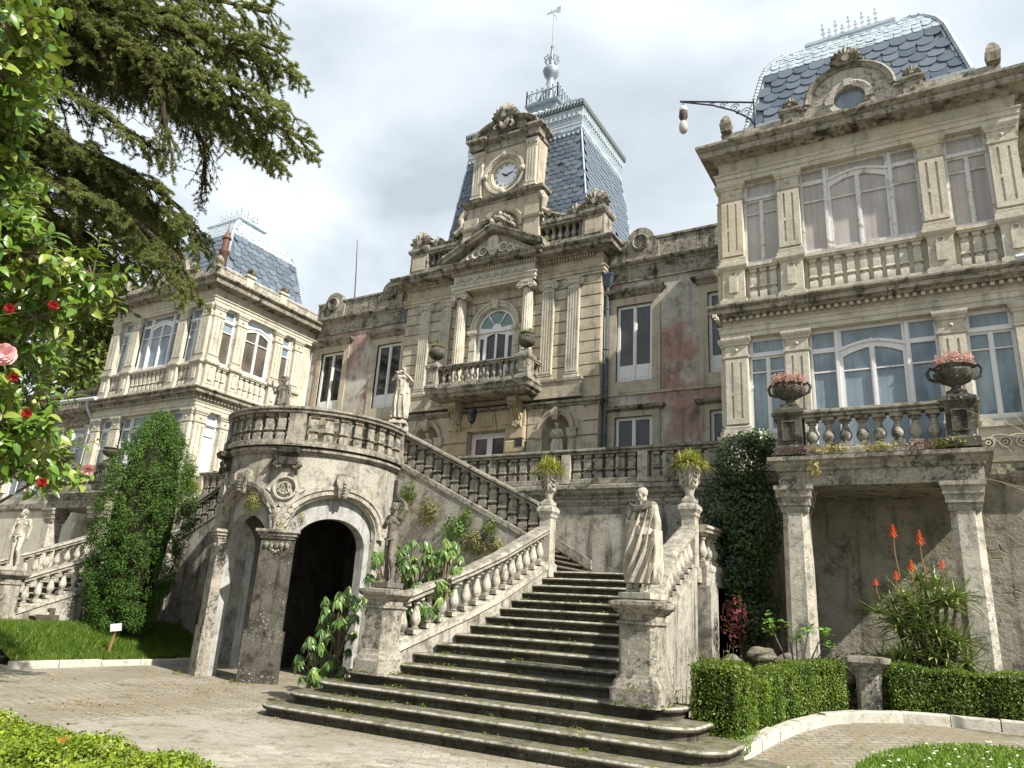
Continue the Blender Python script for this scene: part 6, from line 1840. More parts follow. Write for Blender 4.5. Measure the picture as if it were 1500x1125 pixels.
# ---------------------------------------------------------------- urns, planters, lamps, small things
def tuft(name, label, loc, R, n, mat, h=1.0, seed=0, cat='plant', group=None, width=.012, droop=.5, parent=None):
    """spray of narrow arching leaves"""
    rg = np.random.default_rng(seed); V = []; F_ = []; r = []
    for i in range(n):
        a = rg.uniform(0, 2*PI); el = rg.uniform(.25, 1.45); L = R*rg.uniform(.7, 1.15)
        d = np.array([math.cos(a)*math.cos(el), math.sin(a)*math.cos(el), math.sin(el)*h]); sd = np.array([-math.sin(a), math.cos(a), 0])
        b0 = np.array([rg.normal(0, R*.17), rg.normal(0, R*.17), 0]); k0 = len(V); K_ = 5
        for k in range(K_):
            t = k/(K_-1); p = b0+d*L*t; p[2] -= droop*L*t*t*math.cos(el)
            w = width*(1-t**2*.9)
            V += [p-sd*w, p+sd*w]
        for k in range(K_-1): q = k0+2*k; F_.append((q, q+1, q+3, q+2)); r.append((i*7919 % 100)/100)
    V = np.array(V)+np.array(loc)
    o = raw_mesh(name, mat, parent, V, F_, r)
    if parent is None: props(o, label, cat, group)
    return o

def garden_planter(loc, label, tlabel, seed):
    T = thing('planter', label, 'planter', loc, 'draped planters on the stair posts')
    m = MB(); x, y, z = loc
    m.rstack(x, y, .1, .1, [(.02, z), (.02, z+.06), (-.02, z+.09), (-.03, z+.12)])
    m.build('foot', M['stone_white'], T)
    m = MB(); R_ = []
    for zz, r, f in ((.11, .07, 0), (.2, .085, .2), (.32, .11, .8), (.45, .13, 1), (.56, .15, .8), (.64, .17, .3), (.7, .19, 0), (.74, .2, 0), (.76, .18, 0), (.72, .14, 0)):
        R_.append([(x+r*(1+.12*f*(abs(math.sin(4*t))-.4))*math.cos(t), y+r*(1+.12*f*(abs(math.sin(4*t))-.4))*math.sin(t), z+zz) for t in [2*PI*i/40 for i in range(40)]])
    m.rings(R_); m.build('bowl', M['stone_white'], T, 50)
    m = MB()
    for k in range(4):
        a0 = k*PI/2+.3
        for q in range(3):
            m.tube([(x+(.165-.01*q)*math.cos(a0+t), y+(.165-.01*q)*math.sin(a0+t), z+.62-.05*q-(.12+.05*q)*math.sin(PI*t/(PI/2))) for t in [PI/2*i/6 for i in range(7)]], .02, 6)
        m.tube([(x+.18*math.cos(a0), y+.18*math.sin(a0), z+.66), (x+.16*math.cos(a0), y+.16*math.sin(a0), z+.4), (x+.12*math.cos(a0), y+.12*math.sin(a0), z+.28)], [.03, .03, .015], 6)
    m.build('swag', M['stone_white'], T, 50)
    tuft('potted_grass', tlabel, (x, y, z+.72), .46, 900, M['leaf_tuft'], .8, seed, 'plant', 'spiky plants in the planters', .011, .6)
garden_planter((X0+5.87, 13.78, 3.8), 'white draped stone planter on the post where the two stair flights meet', 'yellow green spiky plant in the planter before the niche statue', 1)
garden_planter((X0+8.86, 13.8, 3.8), 'white draped stone planter between the toga statue and the ivy shrub', 'yellow green spiky plant in the planter nearest the ivy shrub', 2)
garden_planter((X0-5.87, 13.78, 3.8), 'white draped stone planter on a post of the far stair', 'spiky plant in the planter of the far stair', 3)

def flower_urn(loc, k, label, group, mat='stone_black', handles=True):
    m = MB(); x, y, z = loc
    T = thing('urn', label, 'urn', loc, group)
    pr = urn_profile(k) if handles else [(0, 0), (.15*k, 0), (.15*k, .05), (.08*k, .08), (.07*k, .14), (.16*k, .18), (.25*k, .26), (.29*k, .36), (.285*k, .46), (.24*k, .55), (.2*k, .6), (.23*k, .63), (.22*k, .66), (.17*k, .65), (.16*k, .58), (0, .57)]; R_ = []
    for r, h in pr:
        g = 1 if .2 < h < .42 else 0
        R_.append([(x+r*(1+.05*g*math.cos(12*t))*math.cos(t), y+r*(1+.05*g*math.cos(12*t))*math.sin(t), z+h*k) for t in [2*PI*i/36 for i in range(36)]])
    m.rings(R_, cap=(True, True)); m.build('bowl', M[mat], T, 50)
    if handles:
        for s in (-1, 1):
            h = MB(); h.tube([(x+s*.27*k, y, z+.46*k), (x+s*.36*k, y, z+.5*k), (x+s*.41*k, y, z+.42*k), (x+s*.38*k, y, z+.3*k), (x+s*.26*k, y, z+.25*k)], .03*k, 7); h.build('handle', M[mat], T, 50)
def pink_flowers(loc, R, n, label, group, seed):
    rg = np.random.default_rng(seed); x, y, z = loc
    T = thing('potted_flowers', label, 'flowers', loc, group)
    V = []; F_ = []; r = []
    st = MB()
    for i in range(n):
        a = rg.uniform(0, 2*PI); q = R*math.sqrt(rg.uniform(0, 1)); H = rg.uniform(.1, .3)*(1.1-.3*q/R)
        p = np.array([x+q*math.cos(a)*1.15, y+q*math.sin(a)*1.15, z+H]); b = np.array([x+q*math.cos(a)*.7, y+q*math.sin(a)*.7, z])
        st.tube([tuple(b), tuple(p)], .003, 3, (False, False))
        for k in range(9):
            d = rg.normal(0, 1, 3); d /= np.linalg.norm(d); e = np.cross(d, [0, 0, 1.]); e /= np.linalg.norm(e)+1e-6
            c = p-np.array([0, 0, .015*k]); k0 = len(V)
            V += [c, c+d*.026+e*.013, c+d*.042, c+d*.026-e*.013]; F_.append((k0, k0+1, k0+2, k0+3)); r.append(rg.uniform())
    raw_mesh('blossom', M['petal_pink'], T, V, F_, r, 'stuff')
    st.build('stem', M['leaf_shrub'], T, recalc=False)['kind'] = 'stuff'
    P, N = ell_points(rg, 260, (x, y, z+.04), (R, R, .1), .2)
    leaf_cloud('leaves', M['leaf_tuft'], T, P, N, .05, .55, seed=seed, rnd=.7, kind='stuff')
cxr = X0+12.04
flower_urn((cxr-1.35, 14.16, 5.6), .92, 'dark stone urn with pink flowers on the left balcony post, next to the ivy', 'balcony urns')
flower_urn((cxr+1.35, 14.16, 5.6), 1.0, 'dark stone urn with pink flowers on the right balcony post', 'balcony urns')
pink_flowers((cxr-1.35, 14.16, 6.0), .26, 170, 'pink blossoms standing in the left balcony urn, above the ivy', 'flowers in the balcony urns', 3)
pink_flowers((cxr+1.35, 14.16, 6.05), .27, 170, 'pink blossoms standing in the right balcony urn', 'flowers in the balcony urns', 4)
flower_urn((X0-12.04-1.35, 14.16, 5.6), .9, 'dark stone urn without flowers on the outer post of the far balcony', 'balcony urns')
flower_urn((X0-12.04+1.35, 14.16, 5.6), .9, 'dark stone urn without flowers on the inner post of the far balcony', 'balcony urns')
for s in (-1, 1):
    flower_urn((X0+s*1.78, 20.4-.86, 9.7), .95, 'round mossy urn on the central balcony, '+('left of' if s < 0 else 'right of')+' the arched window', 'central balcony urns', 'stone_black', False)
    rg_ = np.random.default_rng(20+s); P, N = ell_points(rg_, 160, (X0+s*1.78, 19.54, 10.36), (.22, .22, .14), .3)
    o = leaf_cloud('urn_plant', M['leaf_dry'], None, P, N, .08, .4, seed=9+s); props(o, 'low green plant sprouting in the urn '+('left' if s < 0 else 'right')+' of the arched window', 'plant', 'plants in the central urns')

def weed(name, label, c, r, n, mat, size, seed, cat='weed', group='weeds on the stonework', aspect=.4):
    rg_ = np.random.default_rng(seed); P, N = ell_points(rg_, n, c, r, .2)
    o = leaf_cloud(name, mat, None, P, N, size, aspect, seed=seed); props(o, label, cat, group); return o
# wall lantern under the balcony
T = thing('wall_lantern', 'small black iron lantern hanging under the central balcony', 'lantern', (X0-.22, 19.7, 7.45))
x, y = X0-.22, 19.7
m = MB(); m.lathe(x, y, [(.03, 7.5), (.1, 7.55), (.16, 7.86), (.03, 7.88)], 6, a0=.3); m.build('glass', M['glass_dark'], T)
m = MB()
for i in range(6):
    a = .3+2*PI*i/6; m.tube([(x+.1*math.cos(a), y+.1*math.sin(a), 7.55), (x+.165*math.cos(a), y+.165*math.sin(a), 7.87)], .012, 4)
m.lathe(x, y, [(0, 7.44), (.03, 7.48), (.11, 7.545)], 6, a0=.3); m.lathe(x, y, [(.19, 7.86), (.12, 7.97), (.05, 8.02), (.03, 8.1), (0, 8.12)], 6, a0=.3); m.tube([(x, y, 8.1), (x, y, 8.41)], .012, 5); m.build('frame', M['iron'], T)
m = MB(); m.rstack(X0+1.3, 20.225, .13, .01, [(0, 6.75), (0, 7.02)]); o = m.build('wall_plaque', M['iron'], None); props(o, 'small dark square plaque on the yellow door jamb', 'plaque')

# scrolled iron arm with its lamp at the right pavilion
lx, ly = -3.6, 15.3
T = thing('bracket_lamp', 'ornate iron bracket arm holding a hanging globe lamp', 'lamp', (-3.1, 15.2, 13.2))
m = MB()
A = lambda t: (-3.05-1.75*t, 15.2, 13.36+.62*t)
m.tube([A(i/10) for i in range(11)], .022, 5)
m.tube([(-3.02, 15.2, 12.72), (-3.15, 15.2, 12.95), (-3.5, 15.2, 13.28), (-4.0, 15.2, 13.6), (-4.78, 15.2, 13.96)], .02, 5)
m.tube([(-3.04, 15.2, 12.66), (-3.04, 15.2, 13.42)], .02, 5)
for (cx_, cz_, r_) in ((-3.22, 13.15, .13), (-3.48, 13.36, .11), (-3.74, 13.52, .09), (-4.0, 13.65, .065), (-3.18, 12.92, .07), (-3.4, 13.2, .06)):
    m.tube([(cx_+r_*(1-i/26)*math.cos(i*.45), 15.2, cz_+r_*(1-i/26)*math.sin(i*.45)) for i in range(22)], .012, 4)
m.tube([(-4.72, 15.2, 13.95), (-4.72, 15.2, 13.84)], .02, 5)
m.build('arm', M['iron'], T)
m = MB(); m.lathe(-4.72, 15.2, [(0, 13.86), (.05, 13.84), (.055, 13.72), (.1, 13.66), (.11, 13.5), (.07, 13.42), (.07, 13.36), (.0, 13.35)], 12); m.build('lamp_cap', M['iron_rust'], T, 40)
m = MB(); m.lathe(-4.72, 15.2, [(.06, 13.38), (.1, 13.3), (.115, 13.2), (.1, 13.1), (.05, 13.04), (0, 13.03)], 12); m.build('lamp_shade', M['lamp_glass'], T, 40)
m = MB(); m.lathe(-4.72, 15.2, [(.06, 13.62), (.09, 13.66), (.1, 13.74), (.07, 13.8)], 12); m.build('collar', M['card'], T, 40)

# antenna mast
m = MB(); m.tube([(-21.4, 22, 13.0), (-21.6, 22, 15.4), (-21.8, 22, 17.2)], [.03, .025, .015], 5); o = m.build('antenna_mast', M['iron'], None); props(o, 'thin bare mast on the roof between left pavilion and tower', 'mast')
# copper vent and weathercock at the left pavilion roof
m = MB(); vx, vy = -22.75, 16.15
m.lathe(vx, vy, [(.16, 12.9), (.16, 13.9), (.2, 13.95), (.2, 14.05), (.13, 14.1), (.13, 14.5), (.18, 14.55), (.02, 14.9), (.01, 15.4)], 10); o = m.build('roof_vent', M['copper'], None, 40); props(o, 'reddish copper vent pipe beside the left pavilion roof', 'vent pipe')

# stake with a blank white card
SGN = (-16.75, 10.9, .28)
T = thing('plant_sign', 'blank white card on a leaning wooden stake in the left lawn', 'sign', SGN)
m = MB(); m.rings([[(-.03+d, -.015, z), (.03+d, -.015, z), (.03+d, .015, z), (-.03+d, .015, z)] for z, d in ((-.1, -.02), (.5, .13))])
put('stake', m.mesh('stake', M['wood']), T, loc=SGN)
m = MB(); m.rings([[(-.12, -.03, -.08), (.12, -.03, -.08), (.12, -.016, -.08), (-.12, -.016, -.08)], [(-.12, -.03, .08), (.12, -.03, .08), (.12, -.016, .08), (-.12, -.016, .08)]])
put('card', m.mesh('card', M['card2']), T, M=Matrix.Translation((SGN[0]+.15, SGN[1]-.02, SGN[2]+.5)) @ Matrix.Rotation(.6, 4, 'Z') @ Matrix.Rotation(-.15, 4, 'Y'))

# plinth between the hedges
m = MB(); m.rstack(-1.3, 13.0, .17, .17, [(.06, .3), (.06, .48), (.02, .5), (0, .52), (0, 1.08), (.02, 1.1), (.03, 1.14), (.09, 1.18), (.13, 1.22), (.13, 1.29), (.02, 1.31)], cham=.06); o = m.build('plinth', M['stone_grey'], None); props(o, 'empty stone plinth standing in the gap between two box hedges', 'plinth')
# ---------------------------------------------------------------- plant skeletons
CAM = [(-3.82, 1.19, 4.17), (-4.12, 1.46, 4.34), (-4.2, 1.38, 3.5), (-4.47, 1.85, 3.08), (-4.44, 1.47, 3.94), (-4.25, 1.53, 2.92), (-4.63, 1.82, 3.4), (-4.34, 1.59, 4.34), (-4.97, 2.21, 2.88), (-3.83, 1.55, 3.05), (-4.09, 1.22, 3.9), (-3.83, 1.34, 3.58), (-3.94, 1.42, 3.29), (-4.47, 1.65, 2.79), (-4.56, 1.37, 3.96), (-3.64, 1.23, 3.86), (-4.13, 1.3, 4.72), (-4.5, 1.29, 4.29), (-4.43, 1.32, 4.69), (-4.69, 1.58, 3.45), (-4.06, 1.46, 3.13), (-4.5, 1.64, 3.7), (-4.57, 2.02, 2.33), (-3.96, 1.18, 3.75), (-4.71, 2.0, 3.08), (-4.01, 1.93, 3.22), (-4.22, 1.23, 4.72), (-4.39, 1.14, 4.61), (-4.15, 1.39, 3.61), (-4.12, 1.59, 2.34), (-4.68, 1.76, 3.54), (-4.0, 1.92, 2.36), (-4.01, 1.79, 2.39), (-4.83, 2.26, 2.7), (-4.2, 1.77, 2.29), (-3.79, 1.17, 4.0), (-4.23, 2.17, 2.3), (-4.65, 2.31, 2.33), (-4.1, 1.85, 2.32), (-3.89, 1.12, 4.01), (-3.93, 1.54, 2.79), (-3.87, 1.41, 3.73), (-4.63, 2.44, 2.27), (-4.47, 1.93, 3.21), (-4.18, 1.46, 4.1), (-4.58, 1.45, 4.2), (-3.94, 1.61, 2.45), (-3.73, 1.02, 4.21), (-4.1, 1.36, 4.36), (-4.2, 1.86, 2.87), (-4.73, 1.88, 3.85), (-4.23, 1.67, 2.26), (-4.87, 2.27, 2.99), (-4.77, 2.0, 2.54), (-4.64, 2.17, 2.37), (-4.71, 1.75, 3.9), (-4.33, 1.83, 2.85), (-4.3, 1.71, 2.61), (-3.93, 1.16, 4.23), (-4.51, 1.77, 3.62), (-4.84, 1.94, 2.87), (-4.69, 1.77, 2.65), (-4.42, 1.41, 4.23), (-4.46, 1.38, 3.82), (-4.43, 1.34, 4.2), (-3.72, 1.23, 3.75), (-4.77, 2.09, 2.95), (-3.94, 1.39, 4.34), (-4.22, 1.62, 2.98), (-4.0, 1.34, 3.06), (-4.46, 1.49, 3.53), (-3.86, 1.43, 3.62), (-4.21, 1.69, 3.09), (-4.51, 1.7, 2.98), (-3.98, 1.82, 2.92), (-3.94, 1.82, 3.12), (-4.0, 1.42, 2.76), (-3.88, 1.43, 3.94), (-4.29, 1.12, 4.64), (-4.03, 1.25, 3.49), (-3.88, 1.99, 3.21), (-3.51, 1.2, 4.1), (-4.55, 2.18, 2.29), (-4.71, 1.97, 2.87), (-3.93, 1.59, 3.23), (-4.35, 1.18, 4.52), (-3.63, 1.03, 3.7), (-3.86, 1.62, 3.12), (-3.5, 1.13, 4.05), (-4.68, 1.69, 3.5), (-3.78, 1.64, 3.16), (-4.34, 1.31, 4.25), (-3.94, 1.48, 3.39), (-4.07, 1.4, 3.46), (-3.96, 1.43, 2.97), (-4.9, 1.99, 2.44), (-4.31, 1.84, 2.54), (-4.95, 2.07, 2.84), (-4.59, 2.23, 2.64), (-4.35, 2.01, 3.14)]
CEDAR = [
  [(-11.43, 1.63, 9.69), (-10.57, 3.2, 9.79), (-9.78, 4.2, 9.74), (-8.94, 5.07, 9.64), (-8.29, 5.56, 9.46), (-7.82, 5.77, 9.22)] ,
  [(-11.65, 2.01, 8.52), (-10.27, 3.71, 9.28), (-9.61, 4.44, 9.15), (-9.07, 4.87, 8.95), (-8.53, 5.31, 8.7), (-8.0, 5.64, 8.46), (-7.55, 5.78, 8.24)] ,
  [(-12.55, 2.31, 8.48), (-11.0, 4.05, 9.52), (-10.3, 4.95, 9.34), (-9.74, 5.43, 9.11), (-9.23, 6.0, 8.71), (-8.75, 6.31, 8.4), (-8.37, 6.44, 8.1)] ,
  [(-11.38, 2.01, 8.18), (-9.81, 3.87, 9.11), (-9.25, 4.59, 8.83), (-8.92, 4.81, 8.48), (-8.83, 4.94, 7.86), (-8.67, 5.04, 7.33)] ,
  [(-12.86, 2.47, 8.27), (-11.15, 4.59, 9.38), (-10.35, 5.32, 9.38), (-9.91, 5.84, 8.95), (-9.64, 6.13, 8.42), (-9.54, 6.18, 7.81)] ,
  [(-12.37, 1.84, 10.07), (-11.09, 3.75, 10.57), (-10.17, 4.81, 10.59), (-9.23, 5.59, 10.6), (-8.54, 6.05, 10.44)] ,
  [(-12.32, 2.49, 7.54), (-11.29, 4.02, 7.92), (-10.68, 4.69, 7.79), (-10.14, 5.14, 7.59), (-9.66, 5.55, 7.26), (-9.24, 5.85, 6.9), (-8.97, 5.88, 6.52)] ,
  [(-11.88, 2.63, 6.46), (-10.64, 4.34, 7.13), (-10.05, 4.93, 6.93), (-9.57, 5.38, 6.56), (-9.14, 5.7, 6.17), (-8.86, 5.78, 5.71)] ,
  [(-13.19, 3.04, 6.51), (-12.05, 4.83, 6.97), (-11.44, 5.34, 6.91), (-10.83, 5.9, 6.7), (-10.27, 6.36, 6.39)] ,
  [(-13.3, 2.76, 7.72), (-11.98, 4.64, 8.43), (-11.37, 5.45, 8.13), (-10.92, 5.97, 7.68), (-10.49, 6.41, 7.18)] ,
  [(-11.68, 2.15, 8.01), (-10.61, 3.74, 8.4), (-10.07, 4.34, 8.2), (-9.64, 4.75, 7.88), (-9.23, 5.07, 7.57)] ,
  [(-12.98, 3.07, 6.16), (-11.94, 4.93, 6.3), (-11.35, 5.46, 6.19), (-10.83, 5.86, 5.92)] ,
]
# ---------------------------------------------------------------- lawns and beds
def lawn(name, label_kind, xs, ys, zf, n, h, seed, mask=lambda x, y: True, mat='grass'):
    sh = sheet(name+'_soil', xs, ys, zf, M['soil_green'])
    rg = np.random.default_rng(seed); V = []; F_ = []; r = []
    x0, x1, y0, y1 = xs[0], xs[-1], ys[0], ys[-1]; k = 0; c = 0
    X_ = rg.uniform(x0, x1, n*2); Y_ = rg.uniform(y0, y1, n*2)
    for x, y in zip(X_, Y_):
        if not mask(x, y): continue
        z = zf(x, y); a = rg.uniform(0, 2*PI); L = h*rg.uniform(.5, 1.3); b = rg.normal(0, .45, 2)*L
        w = .006+.004*rg.uniform(); ca, sa = math.cos(a)*w, math.sin(a)*w
        V += [(x-ca, y-sa, z-.01), (x+ca, y+sa, z-.01), (x+b[0]*.4+ca*.6, y+b[1]*.4+sa*.6, z+L*.6), (x+b[0]*.4-ca*.6, y+b[1]*.4-sa*.6, z+L*.6), (x+b[0], y+b[1], z+L)]
        F_ += [(k, k+1, k+2, k+3), (k+3, k+2, k+4, k+4)]; u = rg.uniform(); r += [u, u]; k += 5; c += 1
        if c >= n: break
    me = bpy.data.meshes.new(name)
    me.from_pydata(V, [], [f if f[2] != f[3] else f[:3] for f in F_]); rnd_attr(me, r); me.materials.append(M[mat])
    o = put(name, me); o['kind'] = 'stuff'; return o
M['soil_green'] = simple('mossy_soil', (.06, .09, .02), .95, .1, 0, (.045, .05, .02), 6)
def lz(x, y): return .08+.6*sstep(-16.25, -18.2, x)+.05*math.sin(3*x+y)*.3
fr = lambda a, b, n: [a+(b-a)*i/n for i in range(n+1)]
lawn('grass', '', fr(-19.0, -16.28, 9), fr(8.75, 13.7, 14), lz, 30000, .15, 1)
lz2 = lambda x, y: max(gz(x, y), .0)+.06+.1*sstep(10.0, 12, y)
lawn('grass', '', fr(-3.85, -2.3, 6), fr(9.55, 13.4, 10), lambda x, y: gz(x, y)+.08, 12000, .1, 2, lambda x, y: not (x > -2.9 and y > 10.4), 'grass_light')
def in_oval(x, y): return ((x-.55)/1.75)**2+((y-9.55)/2.0)**2 < 1
og = lambda x, y: gz(x, y)+(.045 if in_oval(x, y) else -.25)
lawn('grass', '', fr(-1.4, 2.5, 22), fr(7.4, 12.9, 30), og, 30000, .045, 3, in_oval, 'grass_light')
rg = np.random.default_rng(8); V = []; F_ = []; r = []
for i in range(420):
    x, y = rg.uniform(-1.1, 1.6), rg.uniform(8.0, 12.6)
    if not in_oval(x, y): continue
    c = np.array([x, y, og(x, y)+rg.uniform(.035, .07)]); k = len(V); tl = rg.normal(0, .25, 2)
    for q in range(8):
        a = 2*PI*q/8; rr = .017; V.append(c+np.array([rr*math.cos(a), rr*math.sin(a), rr*(tl[0]*math.cos(a)+tl[1]*math.sin(a))]))
    F_.append(tuple(range(k, k+8))); r.append(rg.uniform())
raw_mesh('daisies', M['petal_white'], None, V, F_, r, 'stuff')
# garden bed behind the hedges
bedz = lambda x, y: gz(x, y)+.05+.12*sstep(13.6, 15.4, y)
b_ = sheet('flower_bed', fr(-4.1, 4.5, 16), fr(12.95, 15.78, 8), bedz, M['soil'])

# leaf litter and moss
rg = np.random.default_rng(15); P = []
for i in range(2600):
    x, y = rg.uniform(-15.5, -8.2), rg.uniform(6.2, 12)
    if (x-X0)**2+(y-12.9)**2 < 4.6 or (x > -9.4 and y > 8.3): continue
    if math.sin(x*1.7+y)+math.sin(y*2.3-x)+rg.normal(0, .8) < .2: continue
    P.append((x, y, .012))
leaf_cloud('leaf_litter', M['litter'], None, P, np.tile([[0, 0, 1.]], (len(P), 1)), .05, .5, .05, 15, .25, kind='stuff')
P = []
for i in range(1, 17):
    y = 8.27+.37*(i-1); z = .155*i
    for k in range(34 if i > 4 else 60):
        u = rg.uniform(); x = X0+(4.7 if i <= 4 else 5.9)+(5.0 if i <= 4 else 2.95)*(u**2.2 if rg.uniform() < .6 else u)
        if math.sin(x*5+i*2)+rg.normal(0, .5) < (.75 if x > X0+6.6 else .2): continue
        c = np.array([x, y+.33+rg.uniform(-.05, .03), z+.01])
        for q in range(7): P.append(c+rg.normal(0, .025, 3)*np.array([1.6, .6, .5]))
for cx_, cy_, cz_, w_ in ((X0+5.25, 9.58, .63, .36), (X0+9.52, 9.58, .63, .4), (X0+.95, 11.02, .02, .4), (X0-.95, 11.02, .02, .3)):
    for k in range(160):
        a = rg.uniform(0, 2*PI); P.append(np.array([cx_+w_*math.cos(a), cy_+w_*math.sin(a), cz_+abs(rg.normal(0, .02))]))
leaf_cloud('step_moss', M['leaf_moss'], None, P, np.tile([[0, -.2, 1.]], (len(P), 1)), .038, .6, .1, 16, .5, kind='stuff')
# kerbs
def kerb(name, path, label, w=.09, h=.13, L=.62, grp='kerb stones'):
    pts = resample(path, L); o0 = None
    T = bpy.data.objects.new(name, None); _link(T, None, Matrix.Translation(path[0])); T['kind'] = 'structure'
    rng_k = random.Random(2)
    h0 = h
    for a, b in zip(pts[:-1], pts[1:]):
        h = h0
        d = (b-a); n = Vector((d.y, -d.x, 0)).normalized()*w; e = d.normalized()*.012; h_ = h; h = h_+rng_k.uniform(-.012, .012)
        m = MB(); q = [a+e-n, b-e-n, b-e+n, a+e+n]
        m.rings([[(p.x, p.y, p.z-.35) for p in q], [(p.x, p.y, p.z+h-.02) for p in q], [(p.x+(.0), p.y, p.z+h) for p in [a+e-n*.85, b-e-n*.85, b-e+n*.85, a+e+n*.85]]], cap=(False, True))
        m.build('kerb_stone', M['kerb'], T)
def arcpts(pts, n=30):
    """smooth curve through points (Catmull-Rom)"""
    P = [Vector(pts[0])*2-Vector(pts[1])]+[Vector(p) for p in pts]+[Vector(pts[-1])*2-Vector(pts[-2])]; out = []
    for i in range(1, len(P)-2):
        for k in range(n):
            t = k/n; a, b, c, d = P[i-1:i+3]
            out.append(.5*((2*b)+(c-a)*t+(2*a-5*b+4*c-d)*t*t+(3*b-a-3*c+d)*t**3))
    out.append(P[-2]); return out
kp = [(x, y, gz(x, y)) for x, y in ((-2.42, 9.55), (-2.3, 10.4), (-2.12, 11.2), (-1.75, 11.95), (-1.1, 12.45), (-.25, 12.72), (.8, 12.8), (2.4, 12.75), (4.5, 12.6))]
kerb('kerb', [tuple(p) for p in arcpts(kp, 8)], '')
kerb('kerb', [tuple(p) for p in arcpts([(-16.1, 8.5, 0), (-16.18, 10.0, 0), (-16.2, 11.5, 0), (-16.0, 13.2, 0)], 8)], '', L=.9)

# ---------------------------------------------------------------- hedges
def hedge(label, path, w, h, n, seed, mat='leaf_box', size=.032, zf=gz, group='clipped box hedges', ztop=None):
    T = thing('box_hedge', label, 'hedge', (path[len(path)//2][0], path[len(path)//2][1], zf(*path[len(path)//2])), group)
    pts = resample([(x, y, 0) for x, y in path], .12)
    rg = np.random.default_rng(seed)
    L = len(pts)-1
    top = lambda p, t: zf(p.x, p.y)+(ztop(t) if ztop else h)
    R = []
    for i, p in enumerate(pts):
        d = (pts[min(i+1, L)]-pts[max(i-1, 0)]).normalized(); nn = Vector((d.y, -d.x, 0))
        z0 = zf(p.x, p.y)-.05; z1 = top(p, i/L)-.05
        q = w-.05
        R.append([tuple(p+nn*q+Vector((0, 0, z0))), tuple(p+nn*q+Vector((0, 0, z1))), tuple(p-nn*q+Vector((0, 0, z1))), tuple(p-nn*q+Vector((0, 0, z0)))])
    e0 = (pts[1]-pts[0]).normalized()*.05; e1 = (pts[-1]-pts[-2]).normalized()*.05
    R[0] = [tuple(Vector(v)+e0) for v in R[0]]; R[-1] = [tuple(Vector(v)-e1) for v in R[-1]]
    m = MB(); m.rings(R); m.build('twig_core', M['core'], T)
    P = []; N = []
    length = L*.12
    a_top = length*2*w; a_side = length*h; a_end = 2*w*h; tot = a_top+2*a_side+2*a_end
    for i in range(n):
        u = rg.uniform(0, tot); s = rg.uniform(0, L*.9999); k = int(s); p = pts[k].lerp(pts[k+1], s-k); d = (pts[k+1]-pts[k]).normalized(); nn = Vector((d.y, -d.x, 0))
        zb = zf(p.x, p.y); zt = top(p, s/L); wob = .022*math.sin(9*p.x+5*p.y)+.02*math.sin(17*p.y-6*p.x)+rg.normal(0, .018)
        if u < a_top: q = rg.uniform(-w, w); v = p+nn*q; P.append((v.x, v.y, zt+wob)); N.append((nn.x*q/w*.3, nn.y*q/w*.3, 1))
        elif u < a_top+2*a_side:
            sg = 1 if u < a_top+a_side else -1; v = p+nn*sg*(w+wob); P.append((v.x, v.y, zb+(zt-zb)*max(rg.uniform(.02, 1), rg.uniform(-.35, .5)))); N.append((nn.x*sg, nn.y*sg, .35))
        else:
            end = 0 if u < a_top+2*a_side+a_end else -1; p = pts[end]; d = (pts[1]-pts[0]).normalized()*-1 if end == 0 else (pts[-1]-pts[-2]).normalized()
            nn = Vector((d.y, -d.x, 0)); zb = zf(p.x, p.y); zt = top(p, 0 if end == 0 else 1); v = p+nn*rg.uniform(-w, w)+d*wob; P.append((v.x, v.y, zb+(zt-zb)*rg.uniform(.02, 1))); N.append((d.x, d.y, .3))
    tw = MB()
    for q in range(170):
        i = int(rg.integers(0, len(P))); a = np.array(P[i]); n_ = np.array(N[i], float); n_ /= np.linalg.norm(n_); e = a+n_*rg.uniform(.01, .05)+np.array([0, 0, rg.uniform(.02, .09)])
        tw.tube([tuple(a-n_*.06-np.array([0, 0, .1])), tuple(e)], [.004, .002], 3, (False, False))
    tw.build('twig', M['twig'], T, recalc=False)['kind'] = 'stuff'
    P = np.array(P); N = np.array(N, float)
    cl = .5+.5*np.sin(P[:, 0]*5+np.sin(P[:, 1]*7)*2+P[:, 2]*6)
    leaf_cloud('leaves', M[mat], T, P, N, size, .6, .1, seed, .75, rnd=.2+.5*cl, kind='stuff')
    return T
M['core'] = simple('hedge_twigs', (.022, .026, .010), .95, .1, 0, (.012, .013, .006), 20)
hedge('low box hedge with a taller rounded block at its end beside the toga statue', [tuple(p)[:2] for p in arcpts([(-2.78, 9.95, 0), (-2.7, 10.8, 0), (-2.48, 11.7, 0), (-2.12, 12.35, 0), (-1.75, 12.7, 0)], 8)], .3, .82, 30000, 1, ztop=lambda t: .98-.28*sstep(.16, .26, t))
hedge('long straight box hedge under the aloe, right of the empty plinth', [(-1.02, 13.05), (0, 13.25), (1.5, 13.3), (4.0, 13.2)], .3, .69, 30000, 2)
hedge('bright yellow green box hedge in the lower left corner of the photo', [(-9.5, 3.0), (-7, 3.03), (-5.2, 3.08), (-3.75, 3.05)], .42, .60, 70000, 3, 'leaf_box_yellow', .031, zf=lambda x, y: 0.0)
weed('rose_hip', 'orange withered flower on top of the front hedge', (-5.05, 3.1, .66), (.035, .035, .03), 14, M['petal_orange'], .035, 5, 'flower', None)

